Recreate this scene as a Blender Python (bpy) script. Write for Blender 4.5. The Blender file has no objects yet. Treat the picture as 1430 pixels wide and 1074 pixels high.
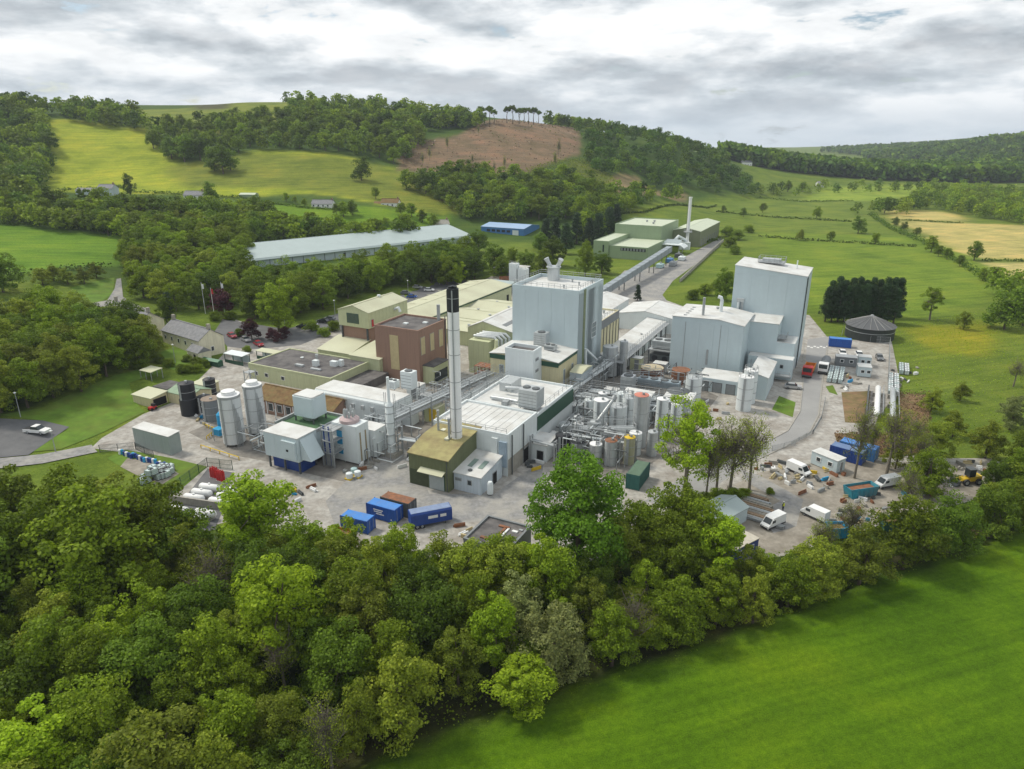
import bpy, math, random
import numpy as np
from mathutils import Vector
R = math.radians
random.seed(7); rng = np.random.default_rng(11)
scene = bpy.context.scene
col = scene.collection

# ---------------------------------------------------------------- camera, sky, sun, exposure
CAMZ = 60.0
PITCH = R(19.5)
cam_d = bpy.data.cameras.new('camera'); cam = bpy.data.objects.new('camera', cam_d); col.objects.link(cam)
cam_d.sensor_width = 36.0; cam_d.lens = 36.0 * 992 / 1430; cam_d.clip_start = 0.5; cam_d.clip_end = 20000
cam.location = (0, 0, CAMZ); cam.rotation_euler = (R(90) - PITCH, 0, 0)
scene.camera = cam
SUN_EL, SUN_AZ = R(52), R(-62)          # azimuth clockwise from +Y: sun stands to the left, a little beyond
sd = bpy.data.lights.new('sun', 'SUN'); sd.energy = 2.6; sd.angle = R(10); sd.color = (1.0, 0.93, 0.80)
sun = bpy.data.objects.new('sun', sd); col.objects.link(sun)
sdir = Vector((math.sin(SUN_AZ) * math.cos(SUN_EL), math.cos(SUN_AZ) * math.cos(SUN_EL), math.sin(SUN_EL)))
sun.rotation_euler = sdir.to_track_quat('Z', 'Y').to_euler(); sun.location = (0, 0, 300)
scene.view_settings.view_transform = 'Standard'; scene.view_settings.look = 'None'
scene.view_settings.exposure = 0.18; scene.view_settings.gamma = 1.0
scene.cycles.use_denoising = True
scene.cycles.max_bounces = 6; scene.cycles.diffuse_bounces = 3; scene.cycles.transparent_max_bounces = 4
scene.cycles.volume_bounces = 0

def nodes_of(idblock):
    idblock.use_nodes = True
    nt = idblock.node_tree; nt.nodes.clear(); return nt
def N(nt, kind, **kw):
    n = nt.nodes.new(kind)
    for k, v in kw.items():
        if k in n.inputs.keys() if isinstance(k, str) else False: n.inputs[k].default_value = v
        else: setattr(n, k, v)
    return n
def ramp(nt, fac, stops, interp='LINEAR'):
    r = nt.nodes.new('ShaderNodeValToRGB'); r.color_ramp.interpolation = interp
    e = r.color_ramp.elements
    while len(e) > 1: e.remove(e[-1])
    for i, (p, c) in enumerate(stops):
        el = e[0] if i == 0 else e.new(p)
        el.position = p; el.color = (*c, 1) if len(c) == 3 else c
    nt.links.new(fac, r.inputs[0]); return r
def mixc(nt, fac, a, b, mode='MIX'):
    m = nt.nodes.new('ShaderNodeMix'); m.data_type = 'RGBA'; m.blend_type = mode
    for sock, v in ((m.inputs[0], fac), (m.inputs[6], a), (m.inputs[7], b)):
        if hasattr(v, 'links'): nt.links.new(v, sock)
        elif isinstance(v, (int, float)): sock.default_value = v
        else: sock.default_value = (*v, 1)
    return m.outputs[2]

world = bpy.data.worlds.new('World'); scene.world = world
nt = nodes_of(world)
tc = N(nt, 'ShaderNodeTexCoord')
mp = N(nt, 'ShaderNodeMapping'); mp.inputs['Scale'].default_value = (1, 1, 3.4); mp.inputs['Location'].default_value = (3.4, 1.3, 0.55)
nt.links.new(tc.outputs['Generated'], mp.inputs[0])
n1 = N(nt, 'ShaderNodeTexNoise', Scale=4.0, Detail=9.0, Roughness=0.55, Distortion=0.12)
n2 = N(nt, 'ShaderNodeTexNoise', Scale=8.5, Detail=9.0, Roughness=0.6, Distortion=0.15)
nt.links.new(mp.outputs[0], n1.inputs['Vector'])
mp2 = N(nt, 'ShaderNodeMapping'); mp2.inputs['Scale'].default_value = (1, 1, 3.4); mp2.inputs['Location'].default_value = (7.1, 0.3, 2.0)
nt.links.new(tc.outputs['Generated'], mp2.inputs[0]); nt.links.new(mp2.outputs[0], n2.inputs['Vector'])
sky = N(nt, 'ShaderNodeTexSky', sky_type='NISHITA', sun_disc=False, sun_elevation=SUN_EL, sun_rotation=SUN_AZ)
skys = mixc(nt, 1.0, sky.outputs[0], (0.10, 0.10, 0.10), 'MULTIPLY')
mp3 = N(nt, 'ShaderNodeMapping'); mp3.inputs['Scale'].default_value = (1, 1, 3.4); mp3.inputs['Location'].default_value = (3.4, 1.3, 0.55 + 0.085)
nt.links.new(tc.outputs['Generated'], mp3.inputs[0])
n3 = N(nt, 'ShaderNodeTexNoise', Scale=4.0, Detail=9.0, Roughness=0.55, Distortion=0.12); nt.links.new(mp3.outputs[0], n3.inputs['Vector'])
df = N(nt, 'ShaderNodeMath', operation='SUBTRACT'); nt.links.new(n1.outputs[0], df.inputs[0]); nt.links.new(n3.outputs[0], df.inputs[1])
lt = N(nt, 'ShaderNodeMath', operation='MULTIPLY_ADD'); nt.links.new(df.outputs[0], lt.inputs[0]); lt.inputs[1].default_value = 2.6; lt.inputs[2].default_value = 0.5
c1 = ramp(nt, lt.outputs[0], [(0.16, (0.33, 0.37, 0.41)), (0.36, (0.50, 0.55, 0.59)), (0.52, (0.72, 0.76, 0.79)), (0.68, (0.97, 0.98, 0.98))])
c2 = ramp(nt, n2.outputs[0], [(0.36, (0.42, 0.47, 0.51)), (0.48, (0.72, 0.76, 0.79)), (0.58, (1.0, 1.0, 1.0))])
cl = mixc(nt, 0.30, c1.outputs[0], c2.outputs[0])
gap = ramp(nt, n2.outputs[0], [(0.30, (1, 1, 1)), (0.37, (0, 0, 0))])
cl = mixc(nt, gap.outputs[0], cl, skys)
sep = N(nt, 'ShaderNodeSeparateXYZ'); nt.links.new(tc.outputs['Generated'], sep.inputs[0])
hz = ramp(nt, sep.outputs[2], [(0.0, (0.7, 0.7, 0.7)), (0.035, (0.25, 0.25, 0.25)), (0.09, (0, 0, 0))])
cl = mixc(nt, hz.outputs[0], cl, (0.56, 0.65, 0.73))
bg = N(nt, 'ShaderNodeBackground', Strength=1.0)
nt.links.new(cl, bg.inputs[0])
wo = N(nt, 'ShaderNodeOutputWorld'); nt.links.new(bg.outputs[0], wo.inputs[0])

# ---------------------------------------------------------------- survey helpers
F = 992.0; SP, CP = math.sin(PITCH), math.cos(PITCH)
ANG = R(-26.8)                            # the works' own grid: u to the right and towards us, v away
UX, UY = math.cos(ANG), math.sin(ANG)
def W(u, v): return (u * UX - v * UY, u * UY + v * UX)
def P(px, py, z=0.0):
    x, y = px - 715, py - 537; t = (CAMZ - z) / (F * SP + y * CP)
    return (t * x, t * (F * CP - y * SP))
def PD(px, py, Y):
    x, y = px - 715, py - 537; t = Y / (F * CP - y * SP)
    return (t * x, Y, CAMZ - t * (F * SP + y * CP))

# ---------------------------------------------------------------- terrain heights
ctrl = []
for (px, py, Y) in [(140,272,465),(280,277,455),(450,292,445),(535,289,455),(60,268,465),(90,377,262),(0,380,262),(90,313,375),(185,330,355),(0,310,370),(-250,310,330),(-250,380,250),
    (100,250,520),(80,172,640),(230,168,680),(330,240,540),(330,143,800),(420,143,800),(250,152,790),(150,160,740),(20,158,650),(-250,140,640),(-600,150,600),(0,235,530),(-250,250,430),
    (450,215,590),(560,232,600),(480,155,760),(560,166,740),(640,178,730),(700,170,730),(680,238,590),(800,188,740),(800,232,620),
    (700,292,490),(620,292,480),(760,292,500),(708,325,440),(860,262,560),(930,277,580),(830,197,780),(920,194,800),(985,219,810),(1030,248,790),(600,262,530),(330,300,420),(420,325,400),(620,320,445),(830,300,470),
    (1430,196,1500),(1380,203,1550),(1300,215,1700),(1220,220,1850),(1150,223,2000),(1000,221,2300),(1430,225,1250),(1300,235,1350),(1150,240,1500),(1700,170,1400),(1060,238,1500),(1700,215,1150)]:
    ctrl.append(PD(px, py, Y))
for (px, py) in [(1060,276),(1150,268),(1000,300),(1100,300),(1250,275),(1430,305),(1250,340),(1430,400),(900,330),(950,285),(880,400),(700,500),(500,600),(1100,600),(1400,500),(300,700),(700,900),(1300,900),(1800,500),(1800,350),(500,450),(600,420),(700,400),(780,360)]:
    ctrl.append((*P(px, py), 0.0))
for (px, py, z) in [(20,610,3.0),(-150,620,4),(60,500,4.5),(140,410,6.0),(200,400,4),(345,392,4),(250,520,1.0),(300,450,1.5),(-200,450,9),(430,400,2.5),(655,352,4.5),(150,575,1.5)]:
    ctrl.append((*P(px, py, z), z))
ctrl += [(-900,1300,70),(-300,1250,80),(100,1250,60),(400,1200,10),(0,-200,0),(300,-200,0),(-300,-200,2),(-300,60,3),(800,300,0),(800,60,0),(900,700,5),(-900,300,60),(-900,700,110),(2500,1500,90),(2600,600,60),(0,3300,0),(1200,3300,0),(-1400,3300,40),(2800,3300,30),(700,2700,0),(1500,2700,12),(0,1900,15),(-1500,1800,60),(-1500,-100,20),(2600,-100,20)]
ctrl = np.array(ctrl)
def fit():
    xy = ctrl[:, :2]; d = np.linalg.norm(xy[:, None] - xy[None], axis=2)
    n = len(xy); M = np.zeros((n + 1, n + 1)); M[:n, :n] = -d - np.eye(n) * -2.0; M[:n, n] = 1; M[n, :n] = 1
    return np.linalg.solve(M, np.append(ctrl[:, 2], 0))
wts = fit()
def axis(segs):
    out = [segs[0][0]]
    for a, b, s in segs:
        n = max(1, int(round((b - a) / s))); out += list(np.linspace(a, b, n + 1)[1:])
    return np.array(out)
GX = axis([(-1500,-700,40),(-700,-400,12),(-400,-140,6),(-140,240,3.2),(240,520,8),(520,1000,20),(1000,2600,60)])
GY = axis([(-150,30,15),(30,230,3.2),(230,520,6),(520,900,9),(900,1500,25),(1500,3300,70)])
XX, YY = np.meshgrid(GX, GY)
pts = np.stack([XX.ravel(), YY.ravel()], 1)
ZZ = np.concatenate([-np.linalg.norm(c[:, None] - ctrl[None, :, :2], axis=2) @ wts[:-1] + wts[-1] for c in np.array_split(pts, 30)]).reshape(XX.shape)
for _ in range(4):
    ZZ[1:-1, 1:-1] = (ZZ[1:-1, 1:-1] * 2 + ZZ[:-2, 1:-1] + ZZ[2:, 1:-1] + ZZ[1:-1, :-2] + ZZ[1:-1, 2:]) / 6
def smooth(e0, e1, x): t = np.clip((x - e0) / (e1 - e0), 0, 1); return t * t * (3 - 2 * t)
def inpoly(poly, x, y):
    x = np.asarray(x, float); y = np.asarray(y, float); r = np.zeros(x.shape, bool); n = len(poly)
    for i in range(n):
        x1, y1 = poly[i][:2]; x2, y2 = poly[i - 1][:2]
        if y1 == y2: continue
        r ^= ((y1 > y) != (y2 > y)) & (x < (x2 - x1) * (y - y1) / (y2 - y1) + x1)
    return r
# the works and the valley floor are level ground
SU = XX * UX + YY * UY; SV = -XX * UY + YY * UX
flat = smooth(-175, -135, SU) * smooth(430, 390, SV) * smooth(900, 500, XX) * (1 - smooth(20, 60, SU + 0.0) * 0)
lowland = np.where(ZZ < 1.2, 1.0, 0.0)
ZZ = ZZ * (1 - np.clip(flat * smooth(330, 250, SV + np.clip(-SU - 120, 0, 99) * 2), 0, 1))
ZZ = np.where((XX > -40) & (ZZ < 1.0), 0.0, ZZ) 
ZZ = np.maximum(ZZ, 0.0)
# a small river runs along the near field, below the bank trees
RIV = [P(*q) for q in [(300,1240),(455,1078),(620,1005),(760,962),(905,912),(1000,880),(1180,815),(1300,772),(1430,728),(1600,668),(1900,570)]]
def seg_dist(poly, x, y):
    best = np.full(np.shape(x), 1e9)
    for (x1, y1), (x2, y2) in zip(poly[:-1], poly[1:]):
        dx, dy = x2 - x1, y2 - y1; t = np.clip(((x - x1) * dx + (y - y1) * dy) / (dx * dx + dy * dy), 0, 1)
        best = np.minimum(best, np.hypot(x - x1 - t * dx, y - y1 - t * dy))
    return best
RD = seg_dist([(x, y + 2.2) for x, y in RIV], XX, YY)
ZZ = ZZ - 1.6 * smooth(3.6, 0.8, RD)
def gz(x, y):
    i = int(np.clip(np.searchsorted(GX, x) - 1, 0, len(GX) - 2)); j = int(np.clip(np.searchsorted(GY, y) - 1, 0, len(GY) - 2))
    a = (x - GX[i]) / (GX[i + 1] - GX[i]); b = (y - GY[j]) / (GY[j + 1] - GY[j])
    a = min(max(a, 0), 1); b = min(max(b, 0), 1)
    return float((ZZ[j, i] * (1 - a) + ZZ[j, i + 1] * a) * (1 - b) + (ZZ[j + 1, i] * (1 - a) + ZZ[j + 1, i + 1] * a) * b)
def T(px, py, far=3200):
    """where the line of sight through a survey point meets the terrain"""
    x, y = (px - 715) / F, (py - 537) / F
    dx, dy, dz = x, CP - y * SP, -(SP + y * CP)
    t = 30.0; step = 4.0
    while t < far:
        if CAMZ + dz * t < gz(dx * t, dy * t):
            lo, hi = t - step, t
            for _ in range(12):
                m = (lo + hi) / 2
                if CAMZ + dz * m < gz(dx * m, dy * m): hi = m
                else: lo = m
            return (dx * hi, dy * hi, gz(dx * hi, dy * hi))
        t += step; step = max(3.0, t * 0.012)
    return (dx * far, dy * far, gz(dx * far, dy * far))

# ---------------------------------------------------------------- materials
MATS = {}
def mat(name, c, rough=0.7, var=0.12, scale=1.2, streak=0.0, bump=0.0, bscale=20.0, metal=0.0, dirt=None, dirt_amt=0.0, dirt_scale=0.35, spec=0.3, bands=None, coat=0.0):
    if name in MATS: return MATS[name]
    m = bpy.data.materials.new(name); MATS[name] = m; nt = nodes_of(m)
    tc = N(nt, 'ShaderNodeTexCoord'); co = tc.outputs['Object']
    no = N(nt, 'ShaderNodeTexNoise', Scale=scale, Detail=6.0, Roughness=0.6); nt.links.new(co, no.inputs['Vector'])
    lo = tuple(x * (1 - var) for x in c); hi = tuple(min(1, x * (1 + var)) for x in c)
    colr = ramp(nt, no.outputs[0], [(0.3, lo), (0.7, hi)]).outputs[0]
    if streak:
        mp = N(nt, 'ShaderNodeMapping'); mp.inputs['Scale'].default_value = (1.6, 1.6, 0.07); nt.links.new(co, mp.inputs[0])
        ns = N(nt, 'ShaderNodeTexNoise', Scale=1.4, Detail=5.0, Roughness=0.65); nt.links.new(mp.outputs[0], ns.inputs['Vector'])
        f = ramp(nt, ns.outputs[0], [(0.46, (0, 0, 0)), (0.72, (streak,) * 3)]).outputs[0]
        colr = mixc(nt, f, colr, tuple(x * 0.45 for x in c))
    if dirt:
        nd = N(nt, 'ShaderNodeTexNoise', Scale=dirt_scale, Detail=7.0, Roughness=0.65); nt.links.new(co, nd.inputs['Vector'])
        f = ramp(nt, nd.outputs[0], [(0.42, (0, 0, 0)), (0.66, (dirt_amt,) * 3)]).outputs[0]
        colr = mixc(nt, f, colr, dirt)
    b = N(nt, 'ShaderNodeBsdfPrincipled'); b.inputs['Roughness'].default_value = rough; b.inputs['Metallic'].default_value = metal
    b.inputs['Specular IOR Level'].default_value = spec
    nt.links.new(colr, b.inputs['Base Color'])
    hsrc = None
    if bands:   # trapezoidal sheeting: fine ribs, real relief through bump only
        sx = N(nt, 'ShaderNodeSeparateXYZ'); nt.links.new(co, sx.inputs[0])
        ad = N(nt, 'ShaderNodeMath', operation='MULTIPLY'); nt.links.new(sx.outputs[bands[0]], ad.inputs[0]); ad.inputs[1].default_value = 6.283 / bands[1]
        sn = N(nt, 'ShaderNodeMath', operation='SINE'); nt.links.new(ad.outputs[0], sn.inputs[0]); hsrc = sn.outputs[0]
        bp = N(nt, 'ShaderNodeBump', Strength=0.5, Distance=0.03); nt.links.new(hsrc, bp.inputs['Height']); nt.links.new(bp.outputs[0], b.inputs['Normal'])
    elif bump:
        nb = N(nt, 'ShaderNodeTexNoise', Scale=bscale, Detail=5.0); nt.links.new(co, nb.inputs['Vector'])
        bp = N(nt, 'ShaderNodeBump', Strength=bump, Distance=0.05); nt.links.new(nb.outputs[0], bp.inputs['Height']); nt.links.new(bp.outputs[0], b.inputs['Normal'])
    o = N(nt, 'ShaderNodeOutputMaterial'); nt.links.new(b.outputs[0], o.inputs[0])
    return m

def leaf_mat(name, c, var=0.35, hue=0.008, trans=0.42, tint=False):
    m = bpy.data.materials.new(name); nt = nodes_of(m)
    g = N(nt, 'ShaderNodeNewGeometry'); oi = N(nt, 'ShaderNodeObjectInfo')
    lo = tuple(x * (1 - var) for x in c); hi = (c[0] * (1 + var * 1.3), c[1] * (1 + var), c[2] * (1 + var * 0.5))
    colr = ramp(nt, g.outputs['Random Per Island'], [(0.0, lo), (0.5, c), (1.0, hi)]).outputs[0]
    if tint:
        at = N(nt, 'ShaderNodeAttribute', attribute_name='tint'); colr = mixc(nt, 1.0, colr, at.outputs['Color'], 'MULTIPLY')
    else:
        hs = N(nt, 'ShaderNodeHueSaturation'); nt.links.new(colr, hs.inputs['Color'])
        mr = N(nt, 'ShaderNodeMapRange'); nt.links.new(oi.outputs['Random'], mr.inputs[0]); mr.inputs[3].default_value = 0.5 - hue; mr.inputs[4].default_value = 0.5 + hue * 0.55
        nt.links.new(mr.outputs[0], hs.inputs['Hue'])
        ml = N(nt, 'ShaderNodeMath', operation='MULTIPLY'); nt.links.new(oi.outputs['Random'], ml.inputs[0]); ml.inputs[1].default_value = 7.31
        fr = N(nt, 'ShaderNodeMath', operation='FRACT'); nt.links.new(ml.outputs[0], fr.inputs[0])
        mv = N(nt, 'ShaderNodeMapRange'); nt.links.new(fr.outputs[0], mv.inputs[0]); mv.inputs[3].default_value = 0.68; mv.inputs[4].default_value = 1.38
        nt.links.new(mv.outputs[0], hs.inputs['Value']); colr = hs.outputs[0]
    b = N(nt, 'ShaderNodeBsdfPrincipled'); b.inputs['Roughness'].default_value = 0.6; b.inputs['Specular IOR Level'].default_value = 0.2
    tr = N(nt, 'ShaderNodeBsdfTranslucent'); mx = N(nt, 'ShaderNodeMixShader'); mx.inputs[0].default_value = trans
    nt.links.new(colr, b.inputs['Base Color']); nt.links.new(colr, tr.inputs[0])
    nt.links.new(b.outputs[0], mx.inputs[1]); nt.links.new(tr.outputs[0], mx.inputs[2])
    o = N(nt, 'ShaderNodeOutputMaterial'); nt.links.new(mx.outputs[0], o.inputs[0])
    return m

# ---------------------------------------------------------------- object helpers
def tag(o, label=None, cat=None, group=None, kind=None):
    if label: o['label'] = label
    if cat: o['category'] = cat
    if group: o['group'] = group
    if kind: o['kind'] = kind
    return o
def mesh_np(name, V, Fq, m, smooth_=False):
    me = bpy.data.meshes.new(name); V = np.asarray(V, np.float32); Fq = np.asarray(Fq, np.int32); k = Fq.shape[1]
    me.vertices.add(len(V)); me.vertices.foreach_set('co', V.ravel())
    me.loops.add(Fq.size); me.loops.foreach_set('vertex_index', Fq.ravel())
    me.polygons.add(len(Fq)); me.polygons.foreach_set('loop_start', np.arange(0, Fq.size, k, dtype=np.int32))
    if smooth_: me.polygons.foreach_set('use_smooth', np.ones(len(Fq), bool))
    me.update(calc_edges=True)
    if m: me.materials.append(m)
    return me
def link(name, data, parent=None, loc=None, rz=0.0):
    o = bpy.data.objects.new(name, data); col.objects.link(o)
    if parent: o.parent = parent
    if loc is not None: o.location = loc
    if rz: o.rotation_euler[2] = rz
    return o
def thing(name, label, cat, loc=(0, 0, 0), rz=0.0, group=None):
    return tag(link(name, None, None, loc, rz), label, cat, group)
def copy_tree(o, parent=None):
    c = o.copy(); col.objects.link(c); c.parent = parent
    for ch in list(o.children): copy_tree(ch, c)
    return c
class MB:
    def __init__(s): s.v = []; s.f = []; s.sm = []
    def add(s, v, f, sm=False):
        b = len(s.v); s.v += [tuple(p) for p in v]; s.f += [tuple(i + b for i in q) for q in f]; s.sm += [sm] * len(f); return s
    def box(s, x0, x1, y0, y1, z0, z1):
        return s.add([(x0,y0,z0),(x1,y0,z0),(x1,y1,z0),(x0,y1,z0),(x0,y0,z1),(x1,y0,z1),(x1,y1,z1),(x0,y1,z1)],
                     [(3,2,1,0),(4,5,6,7),(0,1,5,4),(1,2,6,5),(2,3,7,6),(3,0,4,7)])
    def prism(s, poly, z0, z1):
        n = len(poly); return s.add([(x, y, z0) for x, y in poly] + [(x, y, z1) for x, y in poly],
                     [tuple(range(n))[::-1], tuple(range(n, 2 * n))] + [(i, (i + 1) % n, n + (i + 1) % n, n + i) for i in range(n)])
    def xprism(s, prof, x0, x1):      # profile in (y, z) swept along x
        n = len(prof); return s.add([(x0, y, z) for y, z in prof] + [(x1, y, z) for y, z in prof],
                     [tuple(range(n)), tuple(range(n, 2 * n))[::-1]] + [(n + i, n + (i + 1) % n, (i + 1) % n, i) for i in range(n)])
    def yprism(s, prof, y0, y1):      # profile in (x, z) swept along y
        n = len(prof); return s.add([(x, y0, z) for x, z in prof] + [(x, y1, z) for x, z in prof],
                     [tuple(range(n))[::-1], tuple(range(n, 2 * n))] + [(i, (i + 1) % n, n + (i + 1) % n, n + i) for i in range(n)])
    def lathe(s, prof, x=0, y=0, n=20, smooth=True):   # prof: (r, z) from bottom to top
        v = []; f = []
        for r, z in prof:
            v += [(x + r * math.cos(2 * math.pi * k / n), y + r * math.sin(2 * math.pi * k / n), z) for k in range(n)]
        for i in range(len(prof) - 1):
            f += [(i * n + k, i * n + (k + 1) % n, (i + 1) * n + (k + 1) % n, (i + 1) * n + k) for k in range(n)]
        f.append(tuple(range(n))[::-1]); f.append(tuple(range((len(prof) - 1) * n, len(prof) * n)))
        return s.add(v, f, smooth)
    def tube(s, pts, r, n=6, smooth=True):
        pts = [Vector(p) for p in pts]; v = []; f = []; rs = r if isinstance(r, (list, tuple)) else [r] * len(pts)
        up = Vector((0, 0, 1))
        for i, p in enumerate(pts):
            d = (pts[min(i + 1, len(pts) - 1)] - pts[max(i - 1, 0)]).normalized()
            a = d.cross(up) if abs(d.z) < 0.95 else d.cross(Vector((1, 0, 0))); a.normalize(); b = d.cross(a)
            v += [tuple(p + (a * math.cos(2 * math.pi * k / n) + b * math.sin(2 * math.pi * k / n)) * rs[i]) for k in range(n)]
        for i in range(len(pts) - 1):
            f += [(i * n + k, i * n + (k + 1) % n, (i + 1) * n + (k + 1) % n, (i + 1) * n + k) for k in range(n)]
        f.append(tuple(range(n))[::-1]); f.append(tuple(range((len(pts) - 1) * n, len(pts) * n)))
        return s.add(v, f, smooth)
    def beam(s, a, b, w):             # square bar
        return s.tube([a, b], w * 0.7, 4, False)
    def mesh(s, name, m):
        me = bpy.data.meshes.new(name); me.from_pydata(s.v, [], s.f); me.materials.append(m)
        me.polygons.foreach_set('use_smooth', s.sm); me.update(); return me
    def build(s, name, m, parent=None, loc=None, rz=0.0):
        o = link(name, s.mesh(name, m), parent, loc, rz)
        if any(s.sm):
            me = o.data
            try: me.set_sharp_from_angle(angle=R(40))
            except Exception: pass
        return o
# ---------------------------------------------------------------- the ground sheet and its fields
def TP(pxs): return [T(*q) for q in pxs]
C_SCRUB = (0.035, 0.065, 0.014); C_GRASS = (0.115, 0.17, 0.026); C_PAST = (0.25, 0.30, 0.03)  # C_PAST: the patch of sunlight on the hill pasture is put into its colour
base = np.zeros((*XX.shape, 3)); base[:] = C_GRASS
def paint(poly, c): base[inpoly(poly, XX, YY)] = c
fields = [
    ([(-300,300),(0,140),(150,145),(420,142),(640,168),(760,172),(920,193),(1058,268),(960,285),(870,300),(860,350),(650,330),(340,400),(190,410),(160,392),(-300,420)], (0.055, 0.10, 0.02)),
    ([(-300,314),(0,312),(185,329),(172,371),(90,374),(60,385),(-300,392)], (0.105, 0.20, 0.018)),
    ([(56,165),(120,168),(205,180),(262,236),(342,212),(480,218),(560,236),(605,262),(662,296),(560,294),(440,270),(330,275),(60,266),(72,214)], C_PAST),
    ([(225,235),(340,214),(480,220),(560,238),(605,264),(662,297),(560,292),(450,268),(360,262),(260,262)], (0.155, 0.19, 0.03)),
    ([(310,280),(420,288),(630,303),(600,330),(530,328),(330,308)], (0.12, 0.215, 0.018)),
    ([(150,284),(215,282),(215,292),(150,292)], (0.11, 0.20, 0.02)),
    ([(130,152),(290,148),(420,140),(430,158),(330,190),(210,180)], (0.15, 0.19, 0.035)),
    ([(285,140),(325,140),(320,153),(270,153)], (0.07, 0.075, 0.04)),
    ([(552,238),(565,200),(640,190),(695,167),(770,172),(810,190),(810,215),(772,228),(720,246),(640,240)], (0.18, 0.13, 0.095)),
    ([(846,258),(860,243),(893,245),(903,262),(960,268),(962,277),(870,279)], (0.20, 0.16, 0.095)),
    ([(800,222),(850,245),(850,268),(770,262)], (0.10, 0.13, 0.03)),
    ([(1236,292),(1322,296),(1344,304),(1342,310),(1244,305)], (0.44, 0.38, 0.16)),
    ([(1240,306),(1345,312),(1500,317),(1500,363),(1372,362),(1335,352),(1300,330)], (0.41, 0.36, 0.15)),
    ([(1352,367),(1500,365),(1500,400),(1430,393)], (0.43, 0.38, 0.17)),
    ([(1150,262),(1290,258),(1300,270),(1230,280),(1120,280)], (0.20, 0.28, 0.04)),
    ([(1060,285),(1180,280),(1225,300),(1200,330),(1050,318)], (0.125, 0.18, 0.03)),
    ([(1060,325),(1290,330),(1400,380),(1430,400),(1250,455),(1130,430)], (0.135, 0.205, 0.025)),
    ([(1250,455),(1420,425),(1700,440),(1700,640),(1380,600),(1240,520)], (0.115, 0.165, 0.025)),
    ([(1260,458),(1390,448),(1385,500),(1300,490)], (0.20, 0.215, 0.02)),
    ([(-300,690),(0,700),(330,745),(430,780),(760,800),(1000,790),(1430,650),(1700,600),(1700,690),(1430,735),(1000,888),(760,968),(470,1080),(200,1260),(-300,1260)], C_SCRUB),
    ([(452,1085),(620,1010),(760,967),(905,917),(1000,885),(1180,820),(1300,777),(1430,733),(1900,578),(2300,1000),(1500,1290),(300,1290)], (0.072, 0.145, 0.004)),
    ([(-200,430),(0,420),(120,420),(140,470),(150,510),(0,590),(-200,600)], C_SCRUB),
]
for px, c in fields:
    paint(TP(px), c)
base[RD < 2.6] = (0.04, 0.035, 0.02)
farh = (YY > 1000) & (ZZ > 6); base[farh] = (0.04, 0.075, 0.02)
for _ in range(1):
    base[1:-1, 1:-1] = (base[1:-1, 1:-1] * 4 + base[:-2, 1:-1] + base[2:, 1:-1] + base[1:-1, :-2] + base[1:-1, 2:]) / 8
nx, ny = len(GX), len(GY)
idx = np.arange(nx * ny).reshape(ny, nx)
quads = np.stack([idx[:-1, :-1], idx[:-1, 1:], idx[1:, 1:], idx[1:, :-1]], -1).reshape(-1, 4)
def ground_material():
    m = bpy.data.materials.new('grassland'); nt = nodes_of(m)
    at = N(nt, 'ShaderNodeAttribute', attribute_name='land'); tc = N(nt, 'ShaderNodeTexCoord'); co = tc.outputs['Object']
    def noise(s, d=6.0, r=0.6, sc=None, rot=0):
        n = N(nt, 'ShaderNodeTexNoise', Scale=s, Detail=d, Roughness=r)
        if sc:
            mp = N(nt, 'ShaderNodeMapping', vector_type='TEXTURE'); mp.inputs['Scale'].default_value = sc; mp.inputs['Rotation'].default_value = (0, 0, rot); nt.links.new(co, mp.inputs[0]); nt.links.new(mp.outputs[0], n.inputs['Vector'])
        else: nt.links.new(co, n.inputs['Vector'])
        return n.outputs[0]
    a = ramp(nt, noise(0.045, 8, 0.65), [(0.3, (0.62, 0.70, 0.6)), (0.5, (1, 1, 1)), (0.72, (1.45, 1.2, 1.2))]).outputs[0]
    b = ramp(nt, noise(1.3, 5, 0.7), [(0.3, (0.72, 0.76, 0.7)), (0.7, (1.28, 1.22, 1.2))]).outputs[0]
    c = ramp(nt, noise(0.42, 5, 0.65, (14, 1, 1), R(18)), [(0.35, (0.76, 0.80, 0.78)), (0.65, (1.2, 1.17, 1.03))]).outputs[0]
    d = ramp(nt, noise(7.0, 3, 0.7), [(0.3, (0.6, 0.62, 0.6)), (0.7, (1.4, 1.36, 1.3))]).outputs[0]
    x = mixc(nt, 1.0, at.outputs['Color'], a, 'MULTIPLY')
    for k in (b, c, d): x = mixc(nt, 1.0, x, k, 'MULTIPLY')
    bs = N(nt, 'ShaderNodeBsdfPrincipled'); bs.inputs['Roughness'].default_value = 0.95; bs.inputs['Specular IOR Level'].default_value = 0.1
    nt.links.new(x, bs.inputs['Base Color'])
    bp = N(nt, 'ShaderNodeBump', Strength=0.7, Distance=0.25); nt.links.new(noise(2.2, 6, 0.7), bp.inputs['Height']); nt.links.new(bp.outputs[0], bs.inputs['Normal'])
    o = N(nt, 'ShaderNodeOutputMaterial'); nt.links.new(bs.outputs[0], o.inputs[0]); return m
gm = mesh_np('ground', np.stack([XX.ravel(), YY.ravel(), ZZ.ravel()], 1), quads, ground_material(), True)
ca = gm.color_attributes.new('land', 'FLOAT_COLOR', 'POINT')
ca.data.foreach_set('color', np.concatenate([base.reshape(-1, 3), np.ones((nx * ny, 1))], 1).astype(np.float32).ravel())
tag(link('ground', gm), kind='structure')
import bmesh
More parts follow.
